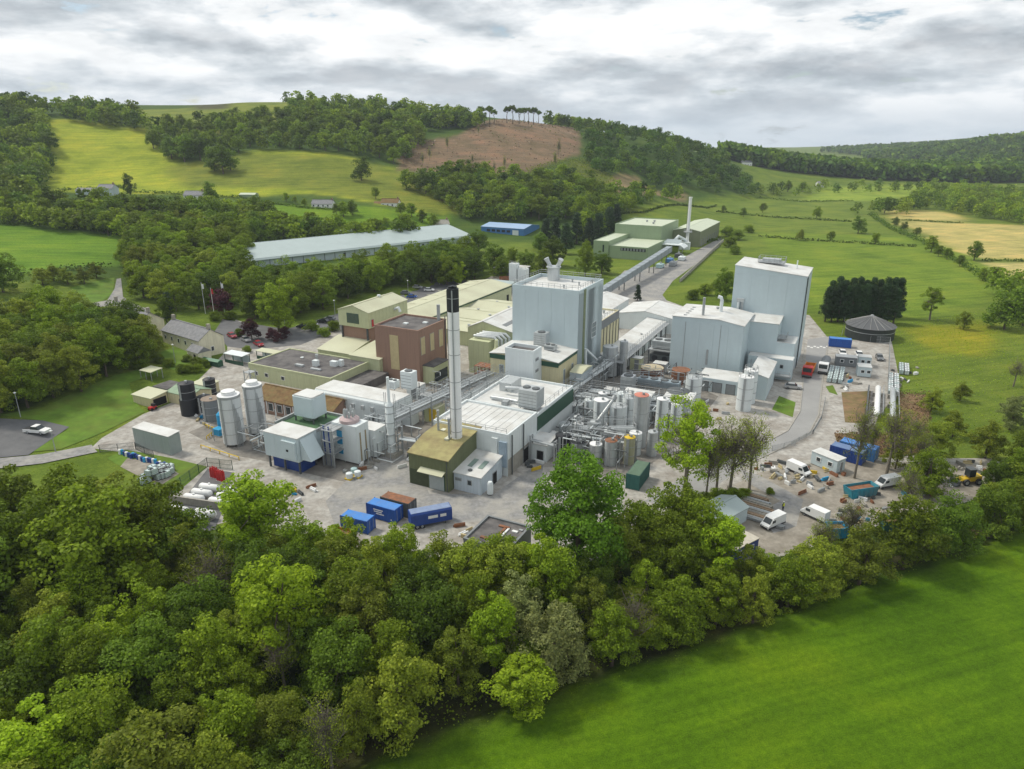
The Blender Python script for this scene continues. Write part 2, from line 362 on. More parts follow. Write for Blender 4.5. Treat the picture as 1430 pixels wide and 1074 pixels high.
def sheet(name, poly, m, off=0.04, kind='structure', drape=True, parent=None):
    """a sheet of ground laid over the terrain; poly in world coordinates"""
    bm = bmesh.new(); f = bm.faces.new([bm.verts.new((x, y, 0)) for x, y in [q[:2] for q in poly]])
    bmesh.ops.triangulate(bm, faces=[f])
    for _ in range(6):
        e = [e for e in bm.edges if e.calc_length() > 7.0]
        if not e or not drape: break
        bmesh.ops.subdivide_edges(bm, edges=e, cuts=1); bmesh.ops.triangulate(bm, faces=[f for f in bm.faces if len(f.verts) > 3])
    for v in bm.verts: v.co.z = gz(v.co.x, v.co.y) + off
    bmesh.ops.recalc_face_normals(bm, faces=bm.faces[:])
    if sum(f.normal.z for f in bm.faces) < 0: bmesh.ops.reverse_faces(bm, faces=bm.faces[:])
    me = bpy.data.meshes.new(name); bm.to_mesh(me); bm.free(); me.materials.append(m)
    o = link(name, me, parent)
    return tag(o, kind=kind) if kind else o
CONC = mat('concrete yard', (0.375, 0.362, 0.335), 0.9, 0.30, 0.9, dirt=(0.22, 0.195, 0.165), dirt_amt=0.8, dirt_scale=0.22, bump=0.3, bscale=6)
ASPH = mat('worn asphalt', (0.235, 0.235, 0.235), 0.9, 0.28, 1.2, dirt=(0.36, 0.345, 0.31), dirt_amt=0.85, dirt_scale=0.2, bump=0.2, bscale=8)
DASPH = mat('dark asphalt', (0.115, 0.118, 0.125), 0.9, 0.16, 0.5, dirt=(0.17, 0.17, 0.17), dirt_amt=0.6, dirt_scale=0.15)
ROADM = mat('pale road asphalt', (0.30, 0.30, 0.295), 0.9, 0.10, 0.4, dirt=(0.22, 0.22, 0.22), dirt_amt=0.5, dirt_scale=0.1)
GRAVEL = mat('stony hardcore', (0.30, 0.275, 0.235), 0.95, 0.25, 0.8, dirt=(0.17, 0.15, 0.12), dirt_amt=0.8, dirt_scale=0.25, bump=0.5, bscale=5)
SOIL = mat('bare brown earth', (0.22, 0.14, 0.075), 0.95, 0.3, 0.5, dirt=(0.09, 0.11, 0.03), dirt_amt=0.8, dirt_scale=0.2, bump=0.5, bscale=4)
LAWN = mat('mown lawn', (0.095, 0.175, 0.016), 0.95, 0.28, 0.35, dirt=(0.13, 0.15, 0.025), dirt_amt=0.6, dirt_scale=0.12, bump=0.4, bscale=5)
def PP(*q): return [P(*a) for a in q]
sheet('yard', PP((127,626),(142,612),(200,579),(247,560),(290,520),(318,492),(318,470),(330,452),(420,478),(480,458),(560,428),(640,402),(700,385),(790,394),(840,418),(910,412),(960,430),(1130,440),(1158,474),(1245,476),(1258,540),(1225,585),(1215,620),(1290,640),(1385,640),(1392,690),(1240,730),(1100,775),(1000,795),(880,770),(740,805),(640,800),(420,745),(330,725),(236,752),(222,730),(255,655),(175,632)), CONC, 0.02)
PFL = mat('stained plant floor', (0.17, 0.16, 0.145), 0.9, 0.3, 0.8, dirt=(0.27, 0.25, 0.22), dirt_amt=0.8, dirt_scale=0.3, bump=0.3, bscale=6)
sheet('plant_floor', [W(-53.5, 115), W(-34, 113), W(-29, 135), W(-28, 166), W(-45, 179), W(-57, 179), W(-59, 142)], PFL, 0.028)
sheet('plant_floor', [W(-88, 96), W(-75, 100), W(-70, 107), W(-70, 150), W(-96, 150), W(-96, 122), W(-84, 112)], PFL, 0.028)
sheet('plant_floor', [W(-124, 93), W(-107, 89), W(-98, 90), W(-98, 107), W(-124, 104)], PFL, 0.028)
sheet('plant_floor', [W(-96, 89), W(-79, 90), W(-80, 98), W(-96, 98)], PFL, 0.030)
sheet('plant_road', PP((830,420),(872,378),(920,372),(950,362),(1008,331),(1004,345),(940,392),(925,412),(935,425)), ASPH, 0.03)
sheet('yard_road', PP((455,700),(500,655),(560,620),(575,640),(600,690),(690,690),(740,655),(760,640),(752,700),(735,725),(640,730),(560,700),(470,740)), ASPH, 0.034)
sheet('site_road', PP((1128,474),(1158,470),(1152,505),(1147,545),(1143,580),(1130,605),(1095,625),(1040,650),(985,690),(940,710),(900,700),(930,680),(1000,640),(1062,622),(1100,602),(1117,575),(1122,530)), ROADM, 0.034)
sheet('compound_ground', PP((1000,690),(1060,660),(1170,640),(1290,648),(1385,650),(1390,690),(1240,728),(1100,772),(1010,780)), GRAVEL, 0.038)
sheet('compound_road', PP((1030,655),(1060,664),(1122,698),(1112,735),(1080,745),(1060,715),(1090,700),(1045,675)), ASPH, 0.052)
sheet('bare_earth', PP((1175,548),(1216,546),(1210,592),(1180,590)), SOIL, 0.045)
sheet('bare_earth', PP((1165,605),(1240,608),(1285,610),(1290,632),(1215,640),(1170,622)), SOIL, 0.045)
sheet('bare_earth', PP((1255,550),(1300,552),(1295,615),(1258,618)), SOIL, 0.03)
sheet('lawn', PP((1078,572),(1088,553),(1111,562),(1107,583)), LAWN, 0.05)
sheet('lawn', PP((1153,540),(1163,538),(1170,552),(1158,548)), LAWN, 0.05)
sheet('lawn', TP([(0,580),(60,570),(110,545),(160,525),(210,512),(228,520),(180,535),(188,560),(202,576),(140,606),(85,628),(40,632),(95,600),(60,588)]), LAWN, 0.10)
sheet('lawn', TP([(225,492),(255,480),(285,490),(278,510),(250,520),(228,512)]), LAWN, 0.09)
sheet('lawn', PP((150,640),(175,628),(240,640),(290,652),(245,690),(215,668),(165,650)), LAWN, 0.05)
sheet('lawn', TP([(100,402),(140,392),(160,388),(158,410),(140,424),(100,425)]), LAWN, 0.12)
sheet('car_park', TP([(-60,590),(0,585),(60,588),(97,597),(40,636),(-60,645)]), DASPH, 0.14)
sheet('lane', TP([(-60,648),(0,641),(60,635),(128,622),(136,632),(60,648),(0,655),(-60,662)]), ASPH, 0.16)
sheet('lane', TP([(128,424),(150,420),(160,404),(163,390),(169,389),(172,415),(185,424),(206,432),(204,446),(150,434)]), ASPH, 0.16)
sheet('car_park', PP((300,470),(312,452),(400,462),(470,440),(540,422),(620,392),(660,384),(655,400),(590,418),(480,458),(420,482),(350,490),(318,488)), DASPH, 0.034)
sheet('storage_pad', PP((232,728),(290,655),(325,660),(316,700),(300,740),(240,750)), DASPH, 0.05)
sheet('storage_pad', PP((178,640),(232,650),(250,662),(222,680),(168,652)), GRAVEL, 0.065)

# ---------------------------------------------------------------- trees
BARK = mat('tree bark', (0.10, 0.08, 0.058), 0.95, 0.3, 3.0, bump=0.5, bscale=14)
BARKG = mat('grey bark', (0.17, 0.15, 0.12), 0.95, 0.3, 3.0, bump=0.5, bscale=14)
L_MID = leaf_mat('leaves mid green', (0.165, 0.25, 0.013))
L_LIGHT = leaf_mat('leaves fresh green', (0.235, 0.355, 0.015))
L_DARK = leaf_mat('leaves dark green', (0.110, 0.185, 0.014))
L_OLIVE = leaf_mat('leaves olive green', (0.205, 0.265, 0.024))
L_PALE = leaf_mat('leaves pale willow', (0.20, 0.25, 0.085), hue=0.02)
L_CON = leaf_mat('conifer needles', (0.026, 0.060, 0.018), var=0.4, hue=0.015, trans=0.1)
L_PURP = leaf_mat('purple leaves', (0.075, 0.022, 0.030), hue=0.01)
L_WOOD = leaf_mat('woodland leaves', (0.165, 0.255, 0.019), tint=True)
L_HEDGE = leaf_mat('hedge leaves', (0.085, 0.145, 0.016))
def quads_from(c, n, size, asp=1.3):
    """leaf-sized quads at centres c with normals n"""
    k = len(c); r = rng.normal(size=(k, 3)); a = np.cross(n, r); a /= np.linalg.norm(a, axis=1)[:, None] + 1e-9
    b = np.cross(n, a); s = (size * rng.uniform(0.6, 1.35, k))[:, None]
    a = a * s * asp * 0.5; b = b * s * 0.5
    v = np.stack([c - a, c + b * 0.9, c + a, c - b * 0.9], 1).reshape(-1, 3)
    return v
def crown_pts(nleaf, h0, h1, rx, nclump, seed, shape='round', clump=0.27, open_=0.0):
    """leaf centres and normals of a crown between heights h0 and h1, radius rx"""
    g = np.random.default_rng(seed); cz, hz = (h0 + h1) / 2, (h1 - h0) / 2
    cc = []
    nl = 1 if shape in ('cone', 'flat') else 7
    lob = [(np.array([math.cos(k * 2.4 + g.uniform(-.4, .4)) * .48, math.sin(k * 2.4 + g.uniform(-.4, .4)) * .48, -0.75 + 1.35 * k / 6 + g.uniform(-.12, .12)]) * np.array([1 - .75 * max(0, k - 3) / 3] * 2 + [1]), g.uniform(0.42, 0.62)) for k in range(7)]
    while len(cc) < nclump:
        d = g.normal(size=3); d /= np.linalg.norm(d); q = g.uniform(0.35, 1.0) ** 0.6
        if nl == 7:
            c_, r_ = lob[g.integers(0, 7)]; p = c_ + d * r_ * g.uniform(0.7, 1.0)
            if p[2] < -1 or p[2] > 1.02 or math.hypot(p[0], p[1]) > 1.1: continue
        else: p = d * q
        if shape == 'cone':
            zz = g.uniform(-1, 1); rr = (1 - (zz + 1) / 2) ** 0.8 * 0.95 + 0.05; an = g.uniform(0, 6.283); p = np.array([math.cos(an) * rr * g.uniform(0.5, 1), math.sin(an) * rr * g.uniform(0.5, 1), zz])
        if shape == 'flat' and p[2] < -0.2: continue
        if open_ and g.random() < open_ * 0.5 and p[0] > 0.3: continue
        cc.append(p)
    cc = np.array(cc); C = cc * np.array([rx, rx, hz]) * (1 - clump * 0.6) + np.array([0, 0, cz])
    cr = clump * rx * g.uniform(0.6, 1.3, nclump)
    which = g.integers(0, nclump, nleaf)
    d = g.normal(size=(nleaf, 3)); d[:, 2] += 0.35; d /= np.linalg.norm(d, axis=1)[:, None]
    rad = cr[which] * (g.uniform(0.25, 1.0, nleaf) ** 0.45)
    pos = C[which] + d * rad[:, None] * np.array([1.1, 1.1, 0.8])
    n = d * 0.8 + g.normal(size=(nleaf, 3)) * 0.45 + np.array([0, 0, 0.25]); n /= np.linalg.norm(n, axis=1)[:, None]
    return pos, n, C
def quad_idx(k): return np.arange(k * 4).reshape(-1, 4)
def make_tree(name, h, rx, leafm, nleaf, lsize, seed, h0=0.28, shape='round', nclump=55, clump=0.27, bark=BARK, bare=0.0, trunk_r=None, limbs=9):
    g = random.Random(seed); pos, n, C = crown_pts(nleaf, h * h0, h, rx, nclump, seed, shape, clump, bare)
    crown = mesh_np('crown', quads_from(pos, n, np.full(nleaf, lsize)), quad_idx(nleaf), leafm)
    mb = MB(); tr = trunk_r or h * 0.022; top = Vector((g.uniform(-.3, .3), g.uniform(-.3, .3), h * 0.72))
    mid = Vector((g.uniform(-.2, .2), g.uniform(-.2, .2), h * 0.38))
    mb.tube([(0, 0, -0.8), (0, 0, 0.2), mid, top], [tr * 1.5, tr * 1.1, tr * 0.75, tr * 0.2], 7)
    idxs = g.sample(range(len(C)), min(len(C), limbs))
    for i in idxs:
        e = Vector(C[i]); f = g.uniform(0.35, 0.8); s = mid.lerp(top, f) if f > 0.4 else Vector((0, 0, 0)).lerp(mid, 0.9)
        k = s.lerp(e, 0.5) + Vector((0, 0, -0.06 * h * g.random())); r0 = tr * 0.42
        mb.tube([s, k, e], [r0, r0 * 0.6, r0 * 0.18], 5)
        if bare:
            for _ in range(7):
                q = k.lerp(e, g.uniform(-0.3, 1)); dd = Vector((g.uniform(-1, 1), g.uniform(-1, 1), g.uniform(0.1, 1.3))) * h * 0.11
                mb.tube([q, q + dd * 0.5 + Vector((0, 0, .1)), q + dd], [r0 * 0.30, r0 * 0.2, r0 * 0.08], 4)
                for _ in range(3):
                    q2 = q + dd * g.uniform(0.3, 1); d2 = Vector((g.uniform(-1, 1), g.uniform(-1, 1), g.uniform(0, 1))) * h * 0.06
                    mb.tube([q2, q2 + d2], [r0 * 0.13, r0 * 0.05], 3)
    root = link(name, None); tk = link('trunk', mb.mesh('trunk', bark), root); cr = link('crown', crown, root)
    return root
PROTO = {}
def proto(kind, *a, **k): PROTO.setdefault(kind, []).append((make_tree(*a, **k)))
NL = 14000
for s in (1, 2, 3): proto('mid', 'leafy_tree', 12, 5.2, L_MID, NL, 0.25, s, h0=0.06, clump=0.19, nclump=110)
for s in (4, 5): proto('light', 'leafy_tree', 12, 4.8, L_LIGHT, NL, 0.24, s, h0=0.08, clump=0.18, nclump=110)
for s in (6, 7): proto('dark', 'leafy_tree', 12, 5.6, L_DARK, NL, 0.26, s, h0=0.05, clump=0.19, nclump=110)
for s in (8, 9): proto('olive', 'leafy_tree', 11, 4.6, L_OLIVE, 12000, 0.22, s, h0=0.05, clump=0.18, nclump=110)
for s in (10, 11): proto('pale', 'willow_tree', 11, 4.6, L_PALE, 13000, 0.20, s, h0=0.05, clump=0.17, nclump=120)
for s in (12, 13): proto('bare', 'thin_leaved_tree', 12, 5.0, L_OLIVE, 3200, 0.15, s, h0=0.2, bark=BARKG, bare=0.6, limbs=44, clump=0.22, nclump=60)
for s in (14, 15): proto('bush', 'bush', 4, 2.6, L_MID, 5000, 0.21, s, h0=0.0, clump=0.34, nclump=34)
for s in (16, 17): proto('conifer', 'conifer', 13, 3.0, L_CON, 9000, 0.24, s, h0=0.03, shape='cone', clump=0.30, nclump=90)
proto('purple', 'copper_tree', 8, 3.6, L_PURP, 7000, 0.24, 18, h0=0.1, clump=0.26)
for s in (19, 20): proto('airy', 'airy_tree', 14, 5.0, L_LIGHT, 8500, 0.23, s, h0=0.24, bark=BARKG, bare=0.3, limbs=20, clump=0.19, nclump=60)
for s in (21, 22): proto('pine', 'ridge_pine', 14, 4.2, L_DARK, 2200, 0.5, s, h0=0.5, shape='flat', clump=0.30, nclump=22, limbs=6, trunk_r=0.42)
for s in (23, 24, 25): proto('far', 'hillside_tree', 11, 4.8, L_MID, 3200, 0.42, s, h0=0.1, clump=0.25, nclump=60)
for s in (26, 27): proto('fardark', 'hillside_tree', 11, 5.2, L_DARK, 3200, 0.42, s, h0=0.06, clump=0.25, nclump=60)
proto('dome', 'domed_tree', 12, 5.4, leaf_mat('leaves rich green', (0.10, 0.20, 0.012)), 30000, 0.20, 31, h0=0.0, clump=0.16, nclump=190)
used = set(); TREES = []
def tree(kind, x, y, h=None, w=1.0, label='', group='', z=None, cat='tree', name=None):
    lst = PROTO[kind]; p = lst[random.randrange(len(lst))]
    nat = {'bush': 4, 'olive': 11, 'pale': 11, 'conifer': 13, 'purple': 8, 'airy': 14, 'pine': 14, 'far': 11, 'fardark': 11, 'dome': 12}.get(kind, 12)
    if p.name in used: o = copy_tree(p)
    else: used.add(p.name); o = p
    s = (h or nat) / nat
    o.location = (x, y, (gz(x, y) if z is None else z) - 0.05); o.scale = (s * w, s * w, s); o.rotation_euler[2] = random.uniform(0, 6.283)
    if name: o.name = name
    tag(o, label, cat, group); TREES.append((x, y)); return o
def scatter(poly, d, tries=6000, avoid=None, existing=None):
    """spread points inside a polygon, no two closer than about d"""
    xs = [q[0] for q in poly]; ys = [q[1] for q in poly]; cell = d * 1.25; grid = {}; res = []
    def near(x, y, dd):
        i, j = int(x // cell), int(y // cell)
        for a in (-1, 0, 1):
            for b in (-1, 0, 1):
                for p in grid.get((i + a, j + b), ()):
                    if (x - p[0]) ** 2 + (y - p[1]) ** 2 < dd * dd: return True
        return False
    for p in (existing or []): grid.setdefault((int(p[0] // cell), int(p[1] // cell)), []).append(p)
    tries *= 3; px = rng.uniform(min(xs), max(xs), tries); py = rng.uniform(min(ys), max(ys), tries); k = inpoly(poly, px, py)
    for x, y in zip(px[k].tolist(), py[k].tolist()):
        if near(x, y, d * random.uniform(0.8, 1.2)): continue
        grid.setdefault((int(x // cell), int(y // cell)), []).append((x, y)); res.append((x, y))
    return res
# ---------------------------------------------------------------- the riverside belt in front of the works
GB = 'trees of the riverside belt'
LB = {'light': 'fresh bright green leafy tree in the riverside belt beside the riverside field', 'mid': 'mid green leafy tree in the riverside belt beside the riverside field',
      'dark': 'deep green leafy tree in the riverside belt beside the riverside field', 'olive': 'olive green bushy tree in the riverside belt beside the riverside field',
      'pale': 'pale grey green willow in the riverside belt beside the riverside field', 'bare': 'thin leaved tree with bare grey twigs in the riverside belt',
      'bush': 'low green bush under the riverside trees', 'airy': 'tall airy light green tree in the riverside belt'}
def belt(kind, px, py, h, w=1.0): 
    x, y = P(px, py); tree(kind, x, y, h * 1.25, w * 1.02, LB[kind], GB + ': ' + kind)
for a in [('light',55,1125,9,1.15),('olive',235,1135,9,1.3),('dark',395,1115,6.5,1.1),('bare',462,1062,8,0.8),('olive',505,1040,8,0.8),('olive',560,1018,10,1.0),('light',735,985,5.2,1.7),('pale',772,940,9,1.1),('light',690,935,9,0.85),
          ('dark',592,915,9,1.0),('light',400,935,12.5,1.05),('mid',500,905,10,1.0),('mid',855,918,7,1.0),('bare',885,903,8,0.9),('mid',945,888,8,1.0),('light',1000,862,7.5,1.0),('olive',1052,862,7,0.9),('mid',1100,842,7,1),
          ('olive',1135,832,7.5,1.1),('olive',1200,812,8,1.1),('mid',1262,788,10,1.05),('dark',1325,766,8,1.0),('dark',1383,746,8,1),('mid',1428,730,9,1.1),('mid',145,850,14.5,1.15),('mid',50,850,13,1.1),('dark',-40,900,13,1.1),
          ('mid',95,985,10,1.0),('dark',215,990,9,1.1),('dark',285,905,8,1.1),('mid',310,980,9,1.0),('mid',160,1080,9,1.0),('light',330,1080,8,1.0),('olive',640,960,7,1.0),('dark',10,1030,9,1.1),('mid',-60,1060,10,1.2)]: belt(*a)
bp = PP((-140,745),(0,750),(190,785),(225,795),(330,805),(430,800),(560,825),(640,832),(690,850),(770,835),(900,835),(1000,830),(1100,812),(1200,795),(1300,755),(1430,705),(1560,660),(1560,672),(1430,724),(1300,768),(1180,808),(1000,872),(760,952),(600,1005),(450,1068),(300,1180),(-160,1200))
EX = list(TREES)
kinds = ['mid'] * 4 + ['dark'] * 3 + ['light'] * 2 + ['olive'] * 3 + ['pale'] + ['bare']
for x, y in scatter(bp, 5.0, 2600, existing=EX):
    k = random.choice(kinds); tree(k, x, y, random.uniform(7.5, 11.5) * (0.72 if x > 42 else 1.0), random.uniform(0.85, 1.15), LB[k], GB + ': ' + k)
for x, y in scatter(bp, 3.2, 900, existing=list(TREES))[:60]:
    tree('bush', x, y, random.uniform(2.2, 4), 1.1, LB['bush'], GB + ': bush', cat='bush')
def T2(kind, px, py, h, w, label, group=None, cat='tree', name=None):
    x, y, z = T(px, py); return tree(kind, x, y, h, w, label, group, z, cat, name)
T2('light', 366, 785, 15, 1.3, 'bright lime green tree beside the yard of white gas tanks', None)
T2('dome', 806, 806, 19.5, 0.98, 'huge round dark green tree between the flat grey roof and green container', None)
T2('mid', 925, 812, 11.5, 1.05, 'leafy green tree in front of the green shipping container', None)
T2('mid', 975, 800, 12, 1.05, 'leafy green tree overhanging the grey gabled shed', None)
T2('mid', 655, 838, 8.5, 0.9, 'green tree beside the flat grey roofed block', None)
T2('airy', 535, 828, 9, 0.9, 'thin green tree in front of the blue containers', None)
T2('airy', 600, 838, 8.5, 0.9, 'slender green tree in front of the blue trailer', None)
T2('airy', 955, 702, 19.5, 0.95, 'tall airy bright green tree with bare lower trunk beside the tank farm', None)
for i, (px, py, h, w) in enumerate([(1000,690,15,.7),(1018,692,16,.85),(1046,684,16,.75),(985,700,14,.6)]):
    T2('bare', px, py, h, w, 'nearly bare grey tree at the bend of the site road', 'bare trees at the road bend')
for px, py, h, w in [(1193,668,16,.6),(1238,662,15,.8),(1215,640,9,.6),(1270,640,10,1.0),(1150,790,8,.7)]:
    T2('bare', px, py, h, w, 'thin brownish tree with bare twigs around the contractors compound', 'bare trees round the compound')
for px, py, h, w, k in [(1290,690,9,1.2,'mid'),(1305,640,8,1.2,'olive'),(1375,640,8,1.2,'olive'),(1410,600,8,1.3,'pale'),(1425,660,9,1.2,'mid'),(1340,560,5,1.2,'olive'),(1300,575,6,1.2,'olive'),(1415,540,8,1,'bare'),(1330,610,6,1.3,'olive'),(1450,560,8,1.2,'olive'),(1390,690,7,1,'dark'),(1250,655,7,1,'olive')]:
    T2(k, px, py, h, w, {'mid': 'leafy green tree on the rough ground beyond the compound', 'dark': 'dark tree beside the yellow loader', 'olive': 'olive bushy tree on the rough ground beside the meadow', 'pale': 'pale leafy willow on the rough ground beside the meadow', 'bare': 'twiggy tree at the edge of the meadow'}[k], 'trees of the rough ground: ' + k)
for px, py, h in [(1000,698,2.2),(1012,702,2.6),(1028,698,2.2),(1040,694,1.8),(985,706,2.4),(968,708,2.2),(1075,690,1.2)]: T2('bush', px, py, h, 1.2, 'green bush at the foot of the bare trees', 'bushes under the bare trees', 'bush')
# ---------------------------------------------------------------- trees in and around the works
GW = 'wood beside the car park lawn'
for x, y in scatter(TP([(-120,500),(0,470),(110,455),(165,470),(215,495),(200,515),(150,530),(80,568),(0,580),(-120,600)]), 6.0, 1500):
    k = random.choice(['mid', 'mid', 'dark', 'olive']); tree(k, x, y, random.uniform(10, 14), 1.1, f'{"dark" if k == "dark" else "olive" if k == "olive" else "mid"} green tree of the dense wood beside the car park lawn', GW + ': ' + k)
T2('mid', 60, 470, 12, 1.2, 'large pale domed tree at the top of the wood by the car park lawn', None)
T2('dark', 5, 408, 14, 1.2, 'huge dark tree between the lane field and the wood', None)
T2('light', 212, 488, 8, 0.9, 'small round green tree between the two stone cottages', None)
T2('mid', 233, 450, 9, 0.9, 'mid green tree behind the stone cottage roof ridge', None)
T2('conifer', 238, 448, 10, 1.1, 'dark conifer standing behind the cottages', None)
for i, (px, py) in enumerate([(75,392),(95,397),(118,396),(135,388),(60,398)]): T2('olive', px, py, 6.2, 1.4, 'rounded shrub of the mass below the lane field', 'shrubs below the lane field', 'bush', 'shrub')
cw = TP([(178,392),(175,360),(205,335),(250,325),(345,335),(345,385),(345,420),(300,430),(255,440),(205,420)])
for x, y in scatter(cw, 7.5, 1400):
    k = random.choice(['mid', 'mid', 'olive', 'dark', 'light']); tree(k, x, y, random.uniform(10, 14), 1.1, f'{ {"mid": "mid", "olive": "olive", "dark": "dark", "light": "fresh"}[k]} green tree of the wood between lane and long grey warehouse', 'wood beside the warehouse: ' + k)
T2('light', 390, 464, 17, 1.1, 'big fresh green domed tree behind the staff car park', None)
for px, py, h in [(312,440,9),(352,474,6.5),(398,474,4.2),(380,475,4.0),(388,478,3.2)]: T2('purple', px, py, h, 1.15, 'dark purple leaved shrub beside the staff car park', 'purple shrubs by the car park')
for x, y in scatter(PP((345,428),(440,412),(560,388),(655,374),(668,394),(560,406),(480,424),(430,446),(352,452)), 6.2, 900):
    tree(random.choice(['mid', 'mid', 'dark']), x, y, random.uniform(11, 14.5), 1.1, 'leafy tree of the row in front of the long grey warehouse', 'tree row in front of the warehouse')
for px, py, h in [(435,462,3.5),(452,470,3),(468,462,3.5),(490,452,3)]: T2('bush', px, py, h, 1.2, 'green shrub between car park and cream building', 'shrubs by the car park', 'bush')
T2('light', 640, 398, 10, 1.1, 'fresh green tree at the gable end of the grey warehouse', None)
for px, py, h, k in [(690,380,10,'dark'),(668,352,9,'dark'),(715,372,7,'mid'),(735,380,8,'dark'),(760,388,10,'mid'),(772,372,11,'dark'),(755,352,8,'dark'),(790,355,13,'conifer'),(805,340,14,'conifer'),(775,345,13,'conifer'),(835,340,14,'conifer'),(850,330,14,'conifer'),(822,345,13,'conifer'),(762,342,12,'conifer'),(840,382,8,'dark'),(700,390,8,'mid'),(860,322,13,'conifer')]:
    T2(k, px, py, h * 1.3, 1.15 if k != 'conifer' else 1.3, {'dark': 'dark leafy tree between grey warehouse and blue shed', 'mid': 'mid green tree behind the cream warehouses', 'conifer': 'tall dark conifer beside the pale green far plant'}[k], 'trees behind the works: ' + k)
T2('mid', 817, 386, 16, 0.72, 'tall narrow tree in front of the pale green far plant', None)
T2('conifer', 890, 420, 6.5, 1.3, 'small dark tree under the conveyor gantry', None)
T2('dark', 1010, 420, 13, 0.8, 'tall dark tree behind the grey production hall', None)
for px, py, h in [(968,418,4),(985,412,4.5),(1000,405,4),(1020,345,6),(1030,335,6),(1015,330,6),(1045,325,5),(1025,355,4.5)]: T2('bush', px, py, h, 1.2, 'green bush on the bank beside the far plant road', 'bushes on the plant bank', 'bush')
cnt = 0
for r_, (y0, n) in enumerate([(449, 12), (441, 11)]):
    for i in range(n):
        px = 1152 + (i + 0.5 * r_) * 104 / n; cnt += 1
        T2('conifer', px, y0 + i * 0.25, random.uniform(12.5, 15), 0.95, 'dark evergreen of the dense conifer block behind the domed black tank', 'conifer block behind the black tank')
FT = [(1065,297,8,'far'),(1038,303,7,'fardark'),(1140,305,9,'far'),(1117,336,7,'olive'),(1160,336,6,'far'),(1198,326,11,'fardark'),(1222,341,7,'light'),(1235,298,13,'fardark'),(1300,352,9,'far'),(1310,358,6,'far'),(1322,362,6,'far'),(1360,364,10,'far'),
      (1280,330,6,'far'),(1262,322,6,'fardark'),(1250,315,6,'fardark'),(1340,372,6,'far'),(1385,398,8,'far'),(1415,412,9,'far'),(1372,392,6,'far'),(1298,447,12,'airy'),(1345,460,6,'olive'),(1402,460,14,'fardark'),(1428,455,10,'fardark'),(1010,297,6,'far'),(1100,268,12,'far'),(1080,270,10,'far'),(1120,268,11,'far')]
for px, py, h, k in FT:
    T2(k, px, py, h, 1.1, {'far': 'single green field tree in the hedged valley pastures', 'fardark': 'dark round field tree in the hedged valley pastures', 'olive': 'small olive tree in the valley pasture', 'light': 'small yellow green tree at a pasture hedge', 'airy': 'open crowned tree in the rough field beside the conifers'}[k], 'field trees of the valley: ' + k)
# ---------------------------------------------------------------- trees on the hillside
for px, py, h, lab in [(505,252,14,'lone dark round tree in the middle of the hill pasture'),(183,275,12,'tall dark oval tree beside the white farmhouse'),(296,281,10,'dark tree beside the small white cottage on the hill'),(70,214,15,'dark oval tree at the edge of the sunlit pasture'),(166,152,6,'small dark tree on the hill skyline')]:
    T2('fardark', px, py, h * 1.2, 1.15 if px != 183 else 0.7, lab)
T2('pine', 152, 152, 11, 0.9, 'flat topped lone tree on the hill skyline')
for px, py, h in [(258,226,16),(280,224,14),(272,214,14),(312,243,16),(300,238,13),(322,238,12),(240,222,13)]: T2('fardark', px, py, h * 1.25, 1.2, 'dark round tree of the clump in the hill pasture', 'dark clump in the hill pasture')
for i, px in enumerate([672,684,690,708,716,725,732,738,745,752,770]): T2('pine', px, 172 + (i % 3), random.uniform(14, 18), 0.9, 'thin pine left standing on the ridge above the felled slope', 'ridge pines above the felled slope')
for px, py, h in [(480,303,10),(492,300,9),(560,300,8),(575,303,9),(525,278,8),(400,282,6),(412,285,5),(425,288,5),(590,310,8),(605,318,9),(540,322,8),(470,300,7)]: T2('far', px, py, h, 1.1, 'tree beside the white hillside cottages', 'trees beside the hillside cottages')
hw = [TP([(205,205),(225,180),(330,172),(470,165),(560,178),(600,200),(560,232),(470,214),(345,212),(250,222)]), TP([(558,262),(640,250),(720,255),(800,255),(860,295),(850,325),(740,322),(640,298)]),
      TP([(0,296),(120,297),(340,305),(420,332),(600,336),(560,342),(400,345),(190,338),(0,312)])]
IND = []
for q, n, lab in zip(hw, (75, 45, 45), ('tree of the wood along the top of the hill pasture', 'tree of the wood below the felled slope', 'tree of the broad hedgerow above the lane field')):
    for x, y in [p for p in scatter(q, 10.0 if n != 45 else 8.5, 1500) if not (-48 < p[0] < 40 and 372 < p[1] < 462)][:n]:
        k = random.choice(['far', 'far', 'fardark']); IND.append((x, y))
        tree(k, x, y, random.uniform(12, 17), 1.15, ('dark ' if k == 'fardark' else 'green ') + lab, lab.replace('tree of ', 'trees of ') + ': ' + k)
for lst in PROTO.values():
    for p in lst:
        if p.name not in used:
            for ch in list(p.children): bpy.data.objects.remove(ch)
            bpy.data.objects.remove(p)
